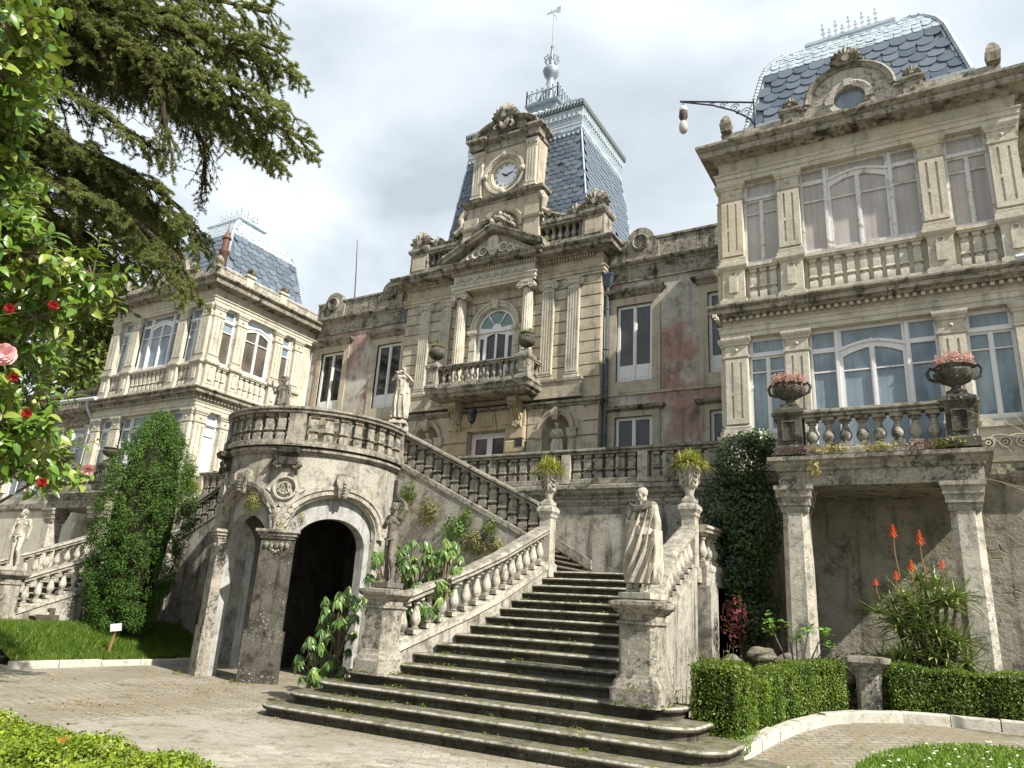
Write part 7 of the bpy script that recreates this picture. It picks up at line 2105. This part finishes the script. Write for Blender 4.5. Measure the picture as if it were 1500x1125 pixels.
# ---------------------------------------------------------------- leaves as parts
def leaf_shape(L, W, curl, fold, mat, n=5, name='leaf'):
    V = []; F_ = []
    for k in range(n+1):
        t = k/n; w = W*.5*(math.sin(PI*min(1, t**.8*.98+.01))**.8); z = -curl*L*t*t
        V += [(L*t, -w, z+fold*w), (L*t, 0, z), (L*t, w, z+fold*w)]
    for k in range(n):
        a = 3*k; F_ += [(a, a+3, a+4, a+1), (a+1, a+4, a+5, a+2)]
    me = bpy.data.meshes.new(name); me.from_pydata(V, [], F_)
    return me, np.array(V), np.array(F_)
def leaves(parent, P, D, U, L, W, curl, fold, mat, seed, n_obj=0, eye=(0, 0, 1.6), colour=None, name='leaf', sv=.25):
    """leaves at P pointing along D with upper side U; the n_obj nearest become parts of their own"""
    rg = np.random.default_rng(seed); n = len(P)
    P = np.asarray(P, float); D = np.asarray(D, float); U = np.asarray(U, float)
    D /= np.linalg.norm(D, axis=1)[:, None]+1e-9
    Y = np.cross(U, D); Y /= np.linalg.norm(Y, axis=1)[:, None]+1e-9; Z = np.cross(D, Y)
    s = 1+rg.uniform(-sv, sv, n)
    order = np.argsort(np.linalg.norm(P-np.array(eye), axis=1))
    variants = []
    for v in range(4):
        me, V0, F0 = leaf_shape(L, W*(.9+.07*v), curl*(.6+.3*v), fold, mat, name=name)
        rnd_attr(me, np.full(len(F0), [.1, .4, .7, .92][v])); me.materials.append(M[mat]); me.polygons.foreach_set('use_smooth', np.ones(len(F0), bool)); variants.append((me, V0, F0))
    Vs = []; Fs = []; R = []; off = 0
    for c, i in enumerate(order):
        v = rg.integers(0, 4) if colour is None else int(min(3, max(0, colour[i]*4)))
        me, V0, F0 = variants[v]
        Mx = Matrix(((D[i, 0], Y[i, 0], Z[i, 0], P[i, 0]), (D[i, 1], Y[i, 1], Z[i, 1], P[i, 1]), (D[i, 2], Y[i, 2], Z[i, 2], P[i, 2]), (0, 0, 0, 1))) @ Matrix.Scale(float(s[i]), 4)
        if c < n_obj: put(name, me, parent, M=Mx)
        else:
            A = np.stack([D[i], Y[i], Z[i]], 1)*s[i]
            Vs.append(V0 @ A.T+P[i]); Fs.append(F0+off); off += len(V0); R.append(np.full(len(F0), [.1, .4, .7, .92][v]))
    if Vs: raw_mesh('foliage', M[mat], parent, np.concatenate(Vs), np.concatenate(Fs), np.concatenate(R), 'stuff', True)

# camellia close to the camera
T = thing('camellia_tree', 'glossy camellia tree with red and pink blooms hanging in from the left edge', 'tree', (-4.7, 1.7, 0))
rg = np.random.default_rng(5); m = MB()
trunk = [(-4.9, 1.55, -.1), (-4.8, 1.6, 1.2), (-4.65, 1.6, 2.4), (-4.5, 1.5, 3.6), (-4.35, 1.35, 4.8)]
m.tube(trunk, [.09, .08, .07, .05, .03], 8); m.build('trunk', M['bark'], T, 60)
m = MB(); P = []; D = []; U = []; cv = []
for c in CAM:
    c = np.array(c); k = min(range(5), key=lambda i: abs(trunk[i][2]-(c[2]-.5))); a = np.array(trunk[k])
    mid = (a+c)/2+np.array([0, 0, .12]); m.tube([tuple(a), tuple(mid), tuple(c)], [.022, .012, .005], 4, (False, False))
    for q in range(16):
        d = rg.normal(0, 1, 3); d[2] -= .15; d /= np.linalg.norm(d); e = c+d*rg.uniform(.07, .24)
        m.tube([tuple(c), tuple(e)], [.004, .002], 3, (False, False))
        sh = rg.uniform()
        for j in range(6):
            t = (j+1)/6; ang = j*2.4+rg.uniform(0, 1); p = c+(e-c)*(.35+.65*t)
            w = np.cross(d, [0, 0, 1.0]); w /= np.linalg.norm(w)+1e-6; w2 = np.cross(w, d)
            ld = d*.6+(w*math.cos(ang)+w2*math.sin(ang))*.9+np.array([0, 0, -.1]); P.append(p); D.append(ld); U.append(d*.5+np.array([.25, -.25, .8])+rg.normal(0, .25, 3)); cv.append(np.clip(sh*.8+rg.uniform(-.1, .3), 0, 1))
m.build('branch', M['twig'], T, recalc=False)
leaves(T, P, D, U, .07, .035, .18, .35, 'leaf_camellia', 3, 280, colour=cv)
def bloom(name, c, r, mat, label, seed):
    rg = np.random.default_rng(seed); V = []; F_ = []; R = []
    ax = np.array([.6, -.55, -.25])+rg.normal(0, .2, 3); ax /= np.linalg.norm(ax); e1 = np.cross(ax, [0, 0, 1.]); e1 /= np.linalg.norm(e1); e2 = np.cross(ax, e1)
    for ly in range(5):
        nl = 8-ly; rr = r*(1-.17*ly)
        for q in range(nl):
            a = 2*PI*q/nl+ly*.5+rg.uniform(-.1, .1); dr = e1*math.cos(a)+e2*math.sin(a); td = -e1*math.sin(a)+e2*math.cos(a); k = len(V); op = .15+.22*ly
            for t, w in ((.1, .12), (.55, .42), (.9, .4), (1.05, .16)):
                p = np.array(c)+dr*rr*t+ax*(rr*(op*t*t*1.3+.1*ly)); V += [p-td*rr*w, p+td*rr*w]
            for z in range(3): F_.append((k+2*z, k+2*z+1, k+2*z+3, k+2*z+2)); R.append(rg.uniform())
    return raw_mesh(name, M[mat], T, V, F_, R)
for i, c in enumerate([(-3.61, 1.53, 2.79), (-3.53, 1.67, 2.85), (-3.65, 1.64, 2.5), (-3.64, 1.73, 2.35), (-3.62, 1.86, 2.05)]): bloom('bloom', c, .022, 'petal_red', '', i)
for i, (c, r) in enumerate([((-2.85, 1.23, 2.37), .04), ((-3.54, 2.01, 2.14), .03)]): bloom('bloom', c, r, 'petal_pink', '', 20+i)['label'] = 'pink camellia bloom'
m = MB(); rg = random.Random(4)
for c in rg.sample(CAM, 40):
    p = (c[0]+rg.uniform(0, .15), c[1]-rg.uniform(0, .12), c[2]+rg.uniform(-.1, .1)); m.lathe(p[0], p[1], [(0, p[2]-.014), (.011, p[2]-.004), (.01, p[2]+.006), (0, p[2]+.017)], 6, (False, False))
m.build('bud', M['bud'], T)['kind'] = 'stuff'

# cedar boughs
T = thing('cedar_tree', 'big dark cedar with drooping feathery boughs reaching over the left pavilion', 'tree', (-14.2, 3.0, 0))
m = MB(); m.tube([(-14.3, 3.0, -.1), (-14.1, 2.9, 3), (-13.8, 2.6, 7), (-13.4, 2.2, 12), (-13.2, 2.0, 17)], [.55, .45, .38, .28, .12], 12); m.build('trunk', M['bark'], T, 60)
rg = np.random.default_rng(12); m = MB(); tips = []; dark = []
def spray(p, d, L, lev, dens):
    """a drooping branchlet with twigs; collects needle tuft points"""
    d = d/np.linalg.norm(d); n = max(3, int(L/.12)); pts = [p]; q = p.copy(); dd = d.copy()
    for k in range(n):
        dd = dd+np.array([0, 0, -.09])+rg.normal(0, .06, 3); dd /= np.linalg.norm(dd); q = q+dd*L/n; pts.append(q.copy())
        if lev > 0 and k > 0:
            for s in (-1, 1):
                if rg.uniform() < .95:
                    sd = np.cross(dd, [0, 0, 1.0])*s; sd = sd/(np.linalg.norm(sd)+1e-6)
                    spray(q, dd*.7+sd*.9+np.array([0, 0, -.2])+rg.normal(0, .35, 3), L*rg.uniform(.25, .6)*(1-.4*k/n), lev-1, dens)
    m.tube([tuple(v) for v in pts], [.007*(1-.7*i/n)*(1+lev*.8) for i in range(n+1)], 3, (False, False))
    for a, b in zip(pts[:-1], pts[1:]):
        for t in np.arange(0, 1, .24):
            if rg.uniform() < dens: tips.append((a+(b-a)*t, dd))
dens_l = [.95, .95, .9, .3, .25, .95, .9, .85, .5, .7, .6, .6]
for i_, o_ in ((8, (.4, .3, .35)), (9, (.3, .3, -.35)), (10, (-.3, -.3, -.35)), (11, (.4, .4, .3)), (9, (-.5, -.4, -.8)), (0, (.5, .4, -.28)), (1, (-.6, -.3, .3)), (1, (.4, .7, -.3)), (2, (-.3, .5, .25)), (5, (.3, -.5, -.25)), (6, (-.4, -.3, .25)), (0, (-.5, .6, .35))):
    CEDAR.append([(p[0]+o_[0], p[1]+o_[1], p[2]+o_[2]-.03*k) for k, p in enumerate(CEDAR[i_][:-1])]); dens_l.append(.95)
for path, dn in zip(CEDAR, dens_l):
    z_ = path[0][2]-.35; path = [(-14.3+.07*z_+(.02*z_ if z_ > 7 else 0), 3.0-.06*z_, z_)]+list(path)
    pts = [np.array(p) for p in resample(path, .3)]
    n = len(pts)
    m.tube([tuple(p) for p in pts], [.10*(1-.85*i/(n-1))+.01 for i in range(n)], 6)
    for i in range(int(n*.36), n):
        d = pts[min(i+1, n-1)]-pts[max(i-1, 0)]; d /= np.linalg.norm(d)
        for s in (-1, 1, 0, -1, 1, -1, 1):
            sd = np.cross(d, [0, 0, 1.0])*s; L = rg.uniform(.5, 1.1)*(1.15-.75*i/n)
            spray(pts[i]+rg.normal(0, .03, 3), d*.7+sd*.9+np.array([0, 0, -.1 if s else -.9])+rg.normal(0, .2, 3), L, 1, dn)
br = m.build('branch', M['twig_backlit'], T, recalc=False)
tp = np.array([t[0] for t in tips]); td = np.array([t[1] for t in tips])
k = 5; P = np.repeat(tp, k, 0)+rg.normal(0, .011, (len(tp)*k, 3)); N = np.repeat(np.array([[.1, -.2, 1.0]]), len(P), 0)
cl = .5+.5*np.sin(P[:, 0]*3.1+np.sin(P[:, 1]*4)*2+P[:, 2]*2.3)
leaf_cloud('needles', M['leaf_cedar'], T, P, N, .044, .2, .1, 6, 1.0, rnd=.25+.5*cl, kind='stuff')

# clipped conifer on the left lawn
T = thing('yew_tree', 'dense dark green columnar yew growing against the round porch', 'tree', (-17.7, 11.7, .6))
m = MB(); m.tube([(-17.7, 11.7, .4), (-17.7, 11.7, 4.8)], [.14, .03], 8); m.build('trunk', M['bark'], T)
rg = np.random.default_rng(31); P = []; N = []; C_ = []
def yr(z): # radius by height above .55
    t = (z-.55)/5.6
    return 1.25*(np.interp(t, [0, .05, .25, .5, .75, .9, 1], [.35, .56, .82, .96, .78, .42, .05]))
clumps = []
for i in range(1150):
    z = .65+5.4*rg.uniform()**1.15; a = rg.uniform(0, 2*PI); lob = 1+.05*math.sin(3*a+1.3*z)+.04*math.sin(7*a+z*4)
    r = yr(z)*lob; off = .22*math.sin(1.1*z)
    r += abs(rg.normal(0, .06)); clumps.append((np.array([-17.7+(r-.12)*math.cos(a)*1.0, 11.7+(r-.12)*math.sin(a)*1.0+off*.0, z]), a, rg.uniform()))
for c, a, u in clumps:
    n = 62; rr = rg.uniform(.10, .17); d = rg.normal(0, 1, (n, 3)); d /= np.linalg.norm(d, axis=1)[:, None]; d[:, 2] += .15
    P.append(c+d*rr*(.6+.4*rg.uniform(0, 1, (n, 1)))*np.array([1, 1, 1.3])); N.append(d*.8+np.array([math.cos(a)*.5, math.sin(a)*.5, .5])); C_.append(np.full(n, u))
leaf_cloud('foliage', M['leaf_yew'], T, np.concatenate(P), np.concatenate(N), .055, .34, .1, 7, .6, rnd=np.concatenate(C_)*.7+.1, kind='stuff')
m = MB(); m.lathe(-17.7, 11.7, [(max(.02, yr(z)*.62), z) for z in np.linspace(.6, 5.9, 12)], 14); m.build('inner_twigs', M['core'], T)

# rhododendron round the nude statue
T = thing('rhododendron', 'rhododendron with drooping leaf whorls round the pedestal of the nude statue', 'shrub', (-8.6, 10.6, 0))
rg = np.random.default_rng(17); P = []; D = []; U = []; cv = []; m = MB()
blobs = [((-9.15, 9.75, .75), (.45, .45, .7), 44), ((-9.0, 9.9, 1.4), (.42, .4, .5), 30), ((-8.7, 10.6, 2.2), (.5, .4, .5), 26), ((-8.15, 10.75, 2.35), (.6, .45, .65), 50), ((-7.55, 10.7, 2.3), (.42, .4, .5), 30), ((-7.75, 10.5, 1.75), (.4, .35, .4), 22), ((-8.6, 10.7, 1.4), (.7, .4, .8), 40)]
for c, r, n in blobs:
    p_, d_ = ell_points(rg, n, c, r, .5)
    for p, d in zip(p_, d_):
        ax = d*.6+np.array([.15, -.2, .75]); ax /= np.linalg.norm(ax)
        base = np.array([c[0], c[1], max(.1, c[2]-.7)]); m.tube([tuple(base), tuple((base+p)/2+np.array([0, 0, .1])), tuple(p)], [.016, .01, .006], 4, (False, False))
        e1 = np.cross(ax, [1, .3, 0]); e1 /= np.linalg.norm(e1); e2 = np.cross(ax, e1); sh = rg.uniform()
        for q in range(11):
            a = 2*PI*q/11+rg.uniform(-.2, .2); dr = e1*math.cos(a)+e2*math.sin(a); P.append(p+ax*rg.uniform(-.02, .02)); D.append(dr*.8+ax*.1+np.array([0, 0, -.55-.35*rg.uniform()])); U.append(ax+dr*.5); cv.append(np.clip(sh*.7+rg.uniform(-.1, .3), 0, 1))
m.build('branch', M['twig'], T, recalc=False)
leaves(T, P, D, U, .16, .047, .35, .25, 'leaf_rhodo', 9, 290, colour=cv)

# dark ivy shrub before the right pavilion
T = thing('ivy_shrub', 'tall dark evergreen shrub hanging beside the left pillar of the right portico', 'shrub', (-3.5, 14.6, .4))
rg = np.random.default_rng(23); P = []; N = []; C_ = []
for c, r, n in (((-3.5, 14.85, 4.7), (.55, .4, .7), 2200), ((-3.75, 14.9, 3.9), (.62, .45, .8), 3000), ((-3.3, 14.8, 3.6), (.55, .45, 1.0), 2600), ((-3.6, 15.0, 2.7), (.62, .45, .8), 2600), ((-3.45, 15.1, 1.9), (.6, .4, .6), 1500), ((-3.15, 14.9, 5.1), (.3, .3, .35), 700), ((-4.05, 14.9, 3.1), (.35, .35, .6), 900)):
    a, b = ell_points(rg, n, c, r, .5); P.append(a); N.append(b); C_.append(.5+.5*np.sin(a[:, 0]*6+a[:, 2]*5))
leaf_cloud('foliage', M['leaf_ivy'], T, np.concatenate(P), np.concatenate(N)+np.array([.2, -.2, .3]), .075, .62, .1, 4, .5, rnd=np.concatenate(C_)*.55+.1, kind='stuff')
m = MB()
for i in range(7): m.tube([(-3.6+.12*i, 15.2, .4), (-3.7+.14*i, 15.1, 2.0), (-3.6+.1*i, 14.9, 3.6), (-3.5+.07*i, 14.9, 4.8)], [.035, .03, .02, .008], 5)
m.build('stem', M['bark'], T)
weed('purple_plant', 'wine red leaved plant under the dark ivy shrub', (-3.55, 14.1, 1.75), (.26, .2, .5), 190, M['leaf_purple'], .09, 31, 'plant', None, .4)

# aloe with red spikes
T = thing('aloe', 'large clump of tree aloe with red flower spikes behind the right hedge', 'succulent', (-.55, 13.9, .5))
rg = np.random.default_rng(41)
ros = [(-.75, 13.6, 2.2), (-.45, 13.7, 2.35), (-.95, 13.7, 2.1), (-.2, 13.6, 2.1), (-.6, 13.5, 1.95), (-.05, 13.9, 2.2), (-.35, 13.5, 1.75), (-.1, 13.5, 1.6), (-.7, 13.55, 1.6), (.0, 13.6, 1.3), (-.4, 13.45, 1.35), (-.85, 13.6, 1.3), (.1, 13.55, 1.05), (-.2, 13.42, 1.1), (-.65, 13.45, 1.05), (-.9, 13.7, 1.75), (-.3, 13.9, 2.45), (-.55, 13.9, 2.5)]
ros += [(-.55+.62*math.cos(q*2.4)*(.35+.65*(q % 5)/4), 13.62-.16*((q*3) % 4)/3, .95+1.3*((q*7) % 23)/22) for q in range(26)]
for x, y, z in ros:
    V = []; F_ = []; R = []; tone = rg.uniform(.1, .6)
    for i in range(22):
        a = i*2.4+rg.uniform(-.2, .2); el = -.1+1.15*(i/22)+rg.uniform(-.15, .15); L = rg.uniform(.3, .46)
        d = np.array([math.cos(a)*math.cos(el), math.sin(a)*math.cos(el), math.sin(el)]); sd = np.array([-math.sin(a), math.cos(a), 0]); k0 = len(V)
        for k in range(5):
            t = k/4; p = np.array([x, y, z])+d*L*t+np.array([0, 0, -.42*L*t*t*(1.4-el)+.2*L*t**3]); w = .021*(1-t)**.7+.001
            V += [p-sd*w+np.array([0, 0, .006]), p-np.array([0, 0, .006]), p+sd*w+np.array([0, 0, .006])]
        for k in range(4):
            q = k0+3*k; F_ += [(q, q+1, q+4, q+3), (q+1, q+2, q+5, q+4)]; R += [min(1, max(0, tone+rg.uniform(-.1, .1)+.3*(i < 4)))]*2
    raw_mesh('rosette', M['leaf_aloe'], T, V, F_, R, None, True)
m = MB()
for x, y, z in ros[:18]: m.tube([(-.5+.2*(x+.5), 13.9, .4), ((x-.5)/2, (y+13.9)/2, z*.55), (x, y, z)], [.045, .035, .028], 5)
m.build('stem', M['bark'], T)
for x, y, z, h, s in ((-.78, 13.6, 2.35, .88, 1.0), (-.42, 13.7, 2.45, .68, 1.1), (-.62, 13.6, 2.2, .5, .8), (-.15, 13.7, 2.2, .55, .6), (-.8, 13.5, 2.1, .45, .6), (-1.1, 13.65, 2.1, .35, .5)):
    m = MB(); lx = rg.uniform(-.06, .06); m.tube([(x, y, z), (x+lx, y, z+h*.6), (x+lx, y, z+h)], [.011, .009, .006], 5); st = m.build('flower_stalk', M['leaf_rib'], T)
    V = []; F_ = []; R = []
    for i in range(46):
        t = i/46; a = i*2.4; c = np.array([x+lx, y, z+h-.02+.17*s*(1-t)-.02]); rr = .02+.075*s*t; e = c+np.array([math.cos(a)*rr, math.sin(a)*rr, -.055*s*t-.01]); sd = np.array([-math.sin(a), math.cos(a), 0])*.0075; k = len(V)
        V += [c-sd*.5, c+sd*.5, e+sd, e-sd]; F_.append((k, k+1, k+2, k+3)); R.append(rg.uniform())
    raw_mesh('flower_spike', M['petal_orange'], st, V, F_, R)

# small shrub with a forked stem
T = thing('small_shrub', 'little forked shrub with pale leaves before the left portico pillar', 'shrub', (-2.3, 12.95, .45))
rg = np.random.default_rng(51); m = MB(); P = []; D = []; U = []
for tip, n in (((-2.72, 12.95, 1.75), 9), ((-2.65, 12.9, 1.6), 8), ((-2.1, 12.9, 1.65), 8), ((-1.9, 13.0, 1.6), 9), ((-1.85, 12.9, 1.42), 7), ((-2.3, 12.95, 1.55), 7), ((-2.45, 13, 1.7), 6)):
    tip = np.array(tip); m.tube([(-2.3, 12.95, .4), tuple((np.array([-2.3, 12.95, .8])+tip)/2), tuple(tip)], [.02, .013, .006], 5)
    for q in range(n*2):
        a = q*2.4; d = np.array([math.cos(a), math.sin(a), rg.uniform(-.3, .7)]); P.append(tip+rg.normal(0, .05, 3)); D.append(d); U.append(np.array([.3, -.3, 1])+rg.normal(0, .3, 3))
m.build('stem', M['bark'], T)
leaves(T, P, D, U, .10, .045, .3, .25, 'leaf_shrub', 5, 110)

# ground cover, weeds and creepers
P, N = ell_points(np.random.default_rng(61), 5200, (-.9, 14.6, .95), (1.7, .55, .42), .3)
o = leaf_cloud('ground_cover', M['leaf_shrub'], None, P, N, .07, .6, seed=61, kind='stuff')
P, N = ell_points(np.random.default_rng(62), 3600, (1.6, 13.95, 1.0), (.9, .35, .55), .3)
o = leaf_cloud('garden_bush', M['leaf_shrub'], None, P, N, .06, .55, seed=62, rnd=.3); props(o, 'leafy bush behind the hedge at the right picture edge', 'bush')
g = 'weeds on the stonework'
weed('weed', 'green weed tuft on the round wall above the smaller arch', (X0-1.05, 11.25, 4.42), (.18, .14, .16), 260, M['leaf_box'], .06, 71)
weed('weed', 'dry and green weed hanging beside the carved medallion', (X0+.35, 10.82, 3.5), (.22, .16, .27), 420, M['leaf_dry'], .06, 72)
weed('weed', 'weed growing on the capital between the two arches', (X0+.95, 11.1, 3.12), (.14, .1, .14), 140, M['leaf_dry'], .05, 73)
weed('weed', 'thin weed on the arch moulding right of the medallion', (X0+1.35, 11.3, 3.25), (.1, .08, .22), 110, M['leaf_dry'], .05, 74)
for i, (r, z, n, rr, mt) in enumerate(((2.35, 4.1, 260, .28, 'leaf_box'), (3.0, 3.65, 380, .35, 'leaf_dry'), (3.7, 3.25, 420, .36, 'leaf_shrub'), (4.2, 3.0, 420, .34, 'leaf_dry'), (4.75, 2.9, 300, .3, 'leaf_dry'), (2.15, 3.6, 160, .2, 'leaf_shrub'), (4.0, 3.55, 200, .25, 'leaf_box'), (4.6, 3.35, 160, .2, 'leaf_box'))):
    o = weed('creeper', ['green creeper sprig on the stair wall, nearest the round porch', 'dry creeper clump below the upper third of the raking balustrade', 'fullest green creeper clump at the middle of the stair wall', 'brownish creeper clump just right of the fullest one', 'dry creeper clump low on the wall, nearest the white balustrade', 'small green creeper tuft low beside the round porch', 'green creeper hanging from the string under the raking balusters, mid flight', 'last small green creeper tuft before the planter post'][i], (X0+r, 13.52, z), (rr, .12, rr*1.1), n, M[mt], .07, 80+i, 'creeper', 'creepers on the stair wall')
weed('creeper', 'dark creeper hanging on the terrace wall near the ivy shrub', (X0+8.1, 16.3, 3.9), (.4, .1, .45), 160, M['leaf_ivy'], .06, 92, 'creeper', None)
for i, (x, y, z) in enumerate(((-11.9, 19.5, 8.86), (-13.7, 19.48, 8.82), (X0+2.0, 20.0, 13.9), (X0+3.3, 20.35, 15.0))):
    weed('weed', ['moss and weed on the central balcony ledge, right part', 'moss and weed on the central balcony ledge, left part', 'yellow green weed behind the pediment slope', 'weed at the carved pier right of the clock'][i], (x, y, z), (.22, .1, .13), 160, M['leaf_tuft'], .06, 95+i)
for i, (x, mt, sz) in enumerate(((-2.25, 'leaf_purple', .05), (-1.75, 'petal_yellow', .06), (-.95, 'petal_yellow', .06), (-.3, 'leaf_purple', .05), (.05, 'leaf_dry', .08))):
    weed('ledge_plant', ['reddish rock plant on the portico ledge below the left urn', 'yellow rock plant on the portico ledge, left of its middle', 'yellow rock plant at the middle of the portico ledge', 'reddish rock plant on the portico ledge under the last balusters', 'spotted succulent at the foot of the right balcony post'][i], (x, 13.92, 4.72), (.34, .1, .09), 150, M[mt], sz, 110+i, 'plant', 'rock plants on the portico ledge')
weed('ledge_plant', 'yellow plant hanging down the left end of the portico front', (-2.0, 13.82, 4.35), (.12, .08, .2), 130, M['petal_yellow'], .06, 117, 'plant', None)
# dry sprigs by the pedestal of the toga statue
T = thing('dry_sprigs', 'wispy half dry sprigs against the white stair wall behind the statue pedestal', 'plant', (-3.25, 10.9, .2)); m = MB(); P = []
rg = np.random.default_rng(121)
for i in range(44):
    x, y = -3.35+rg.uniform(-.28, .5), 10.9+rg.uniform(-.5, 1.0); h = rg.uniform(.5, 1.3); a = np.array([x, y, .15]); e = a+np.array([rg.normal(0, .12), rg.normal(0, .12), h]); m.tube([tuple(a), tuple((a+e)/2+rg.normal(0, .03, 3)), tuple(e)], [.006, .005, .002], 3, (False, False))
    for k in range(26): P.append(a+(e-a)*rg.uniform(.2, 1)+rg.normal(0, .035, 3))
m.build('stem', M['twig'], T, recalc=False); leaf_cloud('leaves', M['leaf_dry'], T, P, np.tile([[.2, -.3, 1]], (len(P), 1)), .042, .35, seed=3, kind='stuff')
# bare pale twigs at the right edge
T = thing('bare_shrub', 'leafless pale twigs of a shrub before the right balcony wall', 'shrub', (1.75, 12.1, .5)); m = MB(); rg = np.random.default_rng(131)
def twig(p, d, L, lev):
    pts = [p]; q = p.copy(); dd = d/np.linalg.norm(d)
    for k in range(5):
        dd = dd+rg.normal(0, .16, 3); dd /= np.linalg.norm(dd); q = q+dd*L/5; pts.append(q.copy())
        if lev > 0 and k > 0 and rg.uniform() < .75: twig(q, dd+rg.normal(0, .6, 3), L*rg.uniform(.45, .7), lev-1)
    m.tube([tuple(v) for v in pts], [(.003+.002*lev)*(1-.6*i/5) for i in range(6)], 4, (False, False))
for i in range(5): twig(np.array([1.75+rg.normal(0, .1), 12.1+rg.normal(0, .1), 2.9+rg.uniform(-.3, .7)]), np.array([-.42+rg.normal(0, .15), rg.normal(0, .25), .8]), rg.uniform(.9, 1.6), 2)
for i in range(3): m.tube([(1.75, 12.1, .4), (1.78, 12.1, 1.6), (1.73+.05*i, 12.1, 3.1)], [.03, .025, .012], 5)
m.build('branch', M['twig_pale'], T, recalc=False)
# rocks of the rockery behind the hedge
rg = random.Random(9)
for i, (x, y, z, r) in enumerate(((-3.3, 13.7, .75, .22), (-2.95, 13.6, .85, .17), (-2.7, 13.75, .7, .22), (-3.5, 13.8, 1.0, .18), (-1.75, 13.5, .9, .27), (-1.5, 13.6, 1.0, .2), (-3.05, 13.9, 1.2, .17), (-2.6, 13.85, 1.12, .15))):
    bm = bmesh.new(); bmesh.ops.create_icosphere(bm, subdivisions=3, radius=r)
    o3 = (rg.uniform(0, 9), rg.uniform(0, 9))
    for v in bm.verts:
        c = v.co; k = 1+.16*math.sin(5*c.x/r*.5+o3[0])+.14*math.sin(4*c.y/r*.6+o3[1]+2*c.z/r)+.1*math.sin(7*c.z/r+c.x/r*3); v.co = Vector((c.x*k*1.15, c.y*k, c.z*k*.8))
    me = bpy.data.meshes.new('rock'); bm.to_mesh(me); bm.free(); finish(me, M['rock'], 30, False); o = put('rock', me, None, loc=(x, y, z), rz=rg.uniform(0, 6))
    props(o, ['large mossy rock at the left foot of the rockery', 'pale middle rock of the rockery', 'broad rock of the rockery nearest the left portico pillar', 'upper left rock of the rockery against the dark shrub', 'rough rock leaning beside the empty plinth', 'smaller upright rock just left of the empty plinth', 'topmost rock of the rockery under the purple plant', 'small upper rock beside the left portico pillar'][i], 'rock', 'rocks of the rockery')

# ---------------------------------------------------------------- trees beyond
def broad_tree(name, label, base, H, R, n, seed, mat='leaf_tree', size=.35, group='trees beyond the left gallery'):
    rg = np.random.default_rng(seed); T = thing(name, label, 'tree', base, group); b = np.array(base, float)
    m = MB(); m.tube([tuple(b), tuple(b+np.array([.2, 0, H*.45])), tuple(b+np.array([0, .2, H*.8]))], [H*.03, H*.02, H*.008], 8)
    P = []; N = []; C_ = []
    for i in range(26):
        d = rg.normal(0, 1, 3); d[2] = abs(d[2])*.8-.2; d /= np.linalg.norm(d); c = b+np.array([0, 0, H*.62])+d*np.array([R, R, H*.38])*rg.uniform(.45, 1.0)
        m.tube([tuple(b+np.array([.1, .1, H*rg.uniform(.3, .6)])), tuple((b+np.array([0, 0, H*.55])+c)/2), tuple(c)], [H*.011, H*.007, H*.003], 5, (False, False))
        p, q = ell_points(rg, n//26, c, np.array([R*.36, R*.36, R*.28]), .3); P.append(p); N.append(q); C_.append(np.full(len(p), rg.uniform()))
    m.build('trunk', M['bark'], T, recalc=False)
    leaf_cloud('crown', M[mat], T, np.concatenate(P), np.concatenate(N), size, .6, .1, seed, .8, rnd=np.concatenate(C_), kind='stuff')
broad_tree('broadleaf_tree', 'tall tree behind the far left gallery, nearest its balustrade', (-38.5, 22.5, 0), 24, 5.4, 13000, 1)
broad_tree('broadleaf_tree', 'rounder lower tree between the two tall ones behind the far left gallery', (-37.5, 24.5, 0), 19, 5.2, 11000, 2)
broad_tree('broadleaf_tree', 'thin crowned tree behind the left pavilion', (-43, 26, 0), 20, 5.0, 9000, 3)
for i, (x, y, H, R_) in enumerate(((-34, -20, 17, 6), (-22, -27, 20, 7), (-9, -30, 19, 7), (4, -29, 21, 7), (17, -27, 18, 6), (-42, -8, 18, 6))):
    broad_tree('garden_tree', ['leafy garden tree behind the viewer, far left', 'tall garden tree behind the viewer, left', 'garden tree straight behind the viewer', 'tallest garden tree behind the viewer', 'garden tree behind the viewer, right', 'garden tree beyond the left lawn'][i], (x, y, 0), H, R_, 3600, 40+i, size=.75, group='trees of the garden opposite')
T = thing('palm_tree', 'fan palm with dark fronds half hidden behind the camellia', 'palm', (-45, 22.5, 0))
m = MB(); m.tube([(-45, 22.5, 0), (-44.8, 22, 9), (-44.6, 21.6, 17.3)], [.4, .36, .33], 9); m.build('trunk', M['bark'], T)
rg = np.random.default_rng(77)
for i in range(22):
    a = i*2.4; el = rg.uniform(-.5, .9); L = rg.uniform(1.3, 2.1); c = np.array([-44.6, 21.55, 17.3]); d = np.array([math.cos(a)*math.cos(el), math.sin(a)*math.cos(el), math.sin(el)]); e = c+d*L
    V = []; F_ = []; R = []; s1 = np.cross(d, [0, 0, 1.0]); s1 /= np.linalg.norm(s1); k = 0
    V += [c-s1*.03, c+s1*.03, e+s1*.03, e-s1*.03]; F_.append((0, 1, 2, 3)); R.append(.5)
    for q in range(17):
        b = (q-8)/8*1.9; fd = d*math.cos(b)+s1*math.sin(b)+np.array([0, 0, -.25]); tip = e+fd*rg.uniform(1.35, 1.65); w = np.cross(fd, d*.3+np.array([0, 0, 1.])); w = w/(np.linalg.norm(w)+1e-6)*.046; k = len(V); mid = (e+tip)/2
        V += [e, mid+w, tip, mid-w]; F_.append((k, k+1, k+2, k+3)); R.append(rg.uniform())
    raw_mesh('frond', M['leaf_palm'], T, V, F_, R)
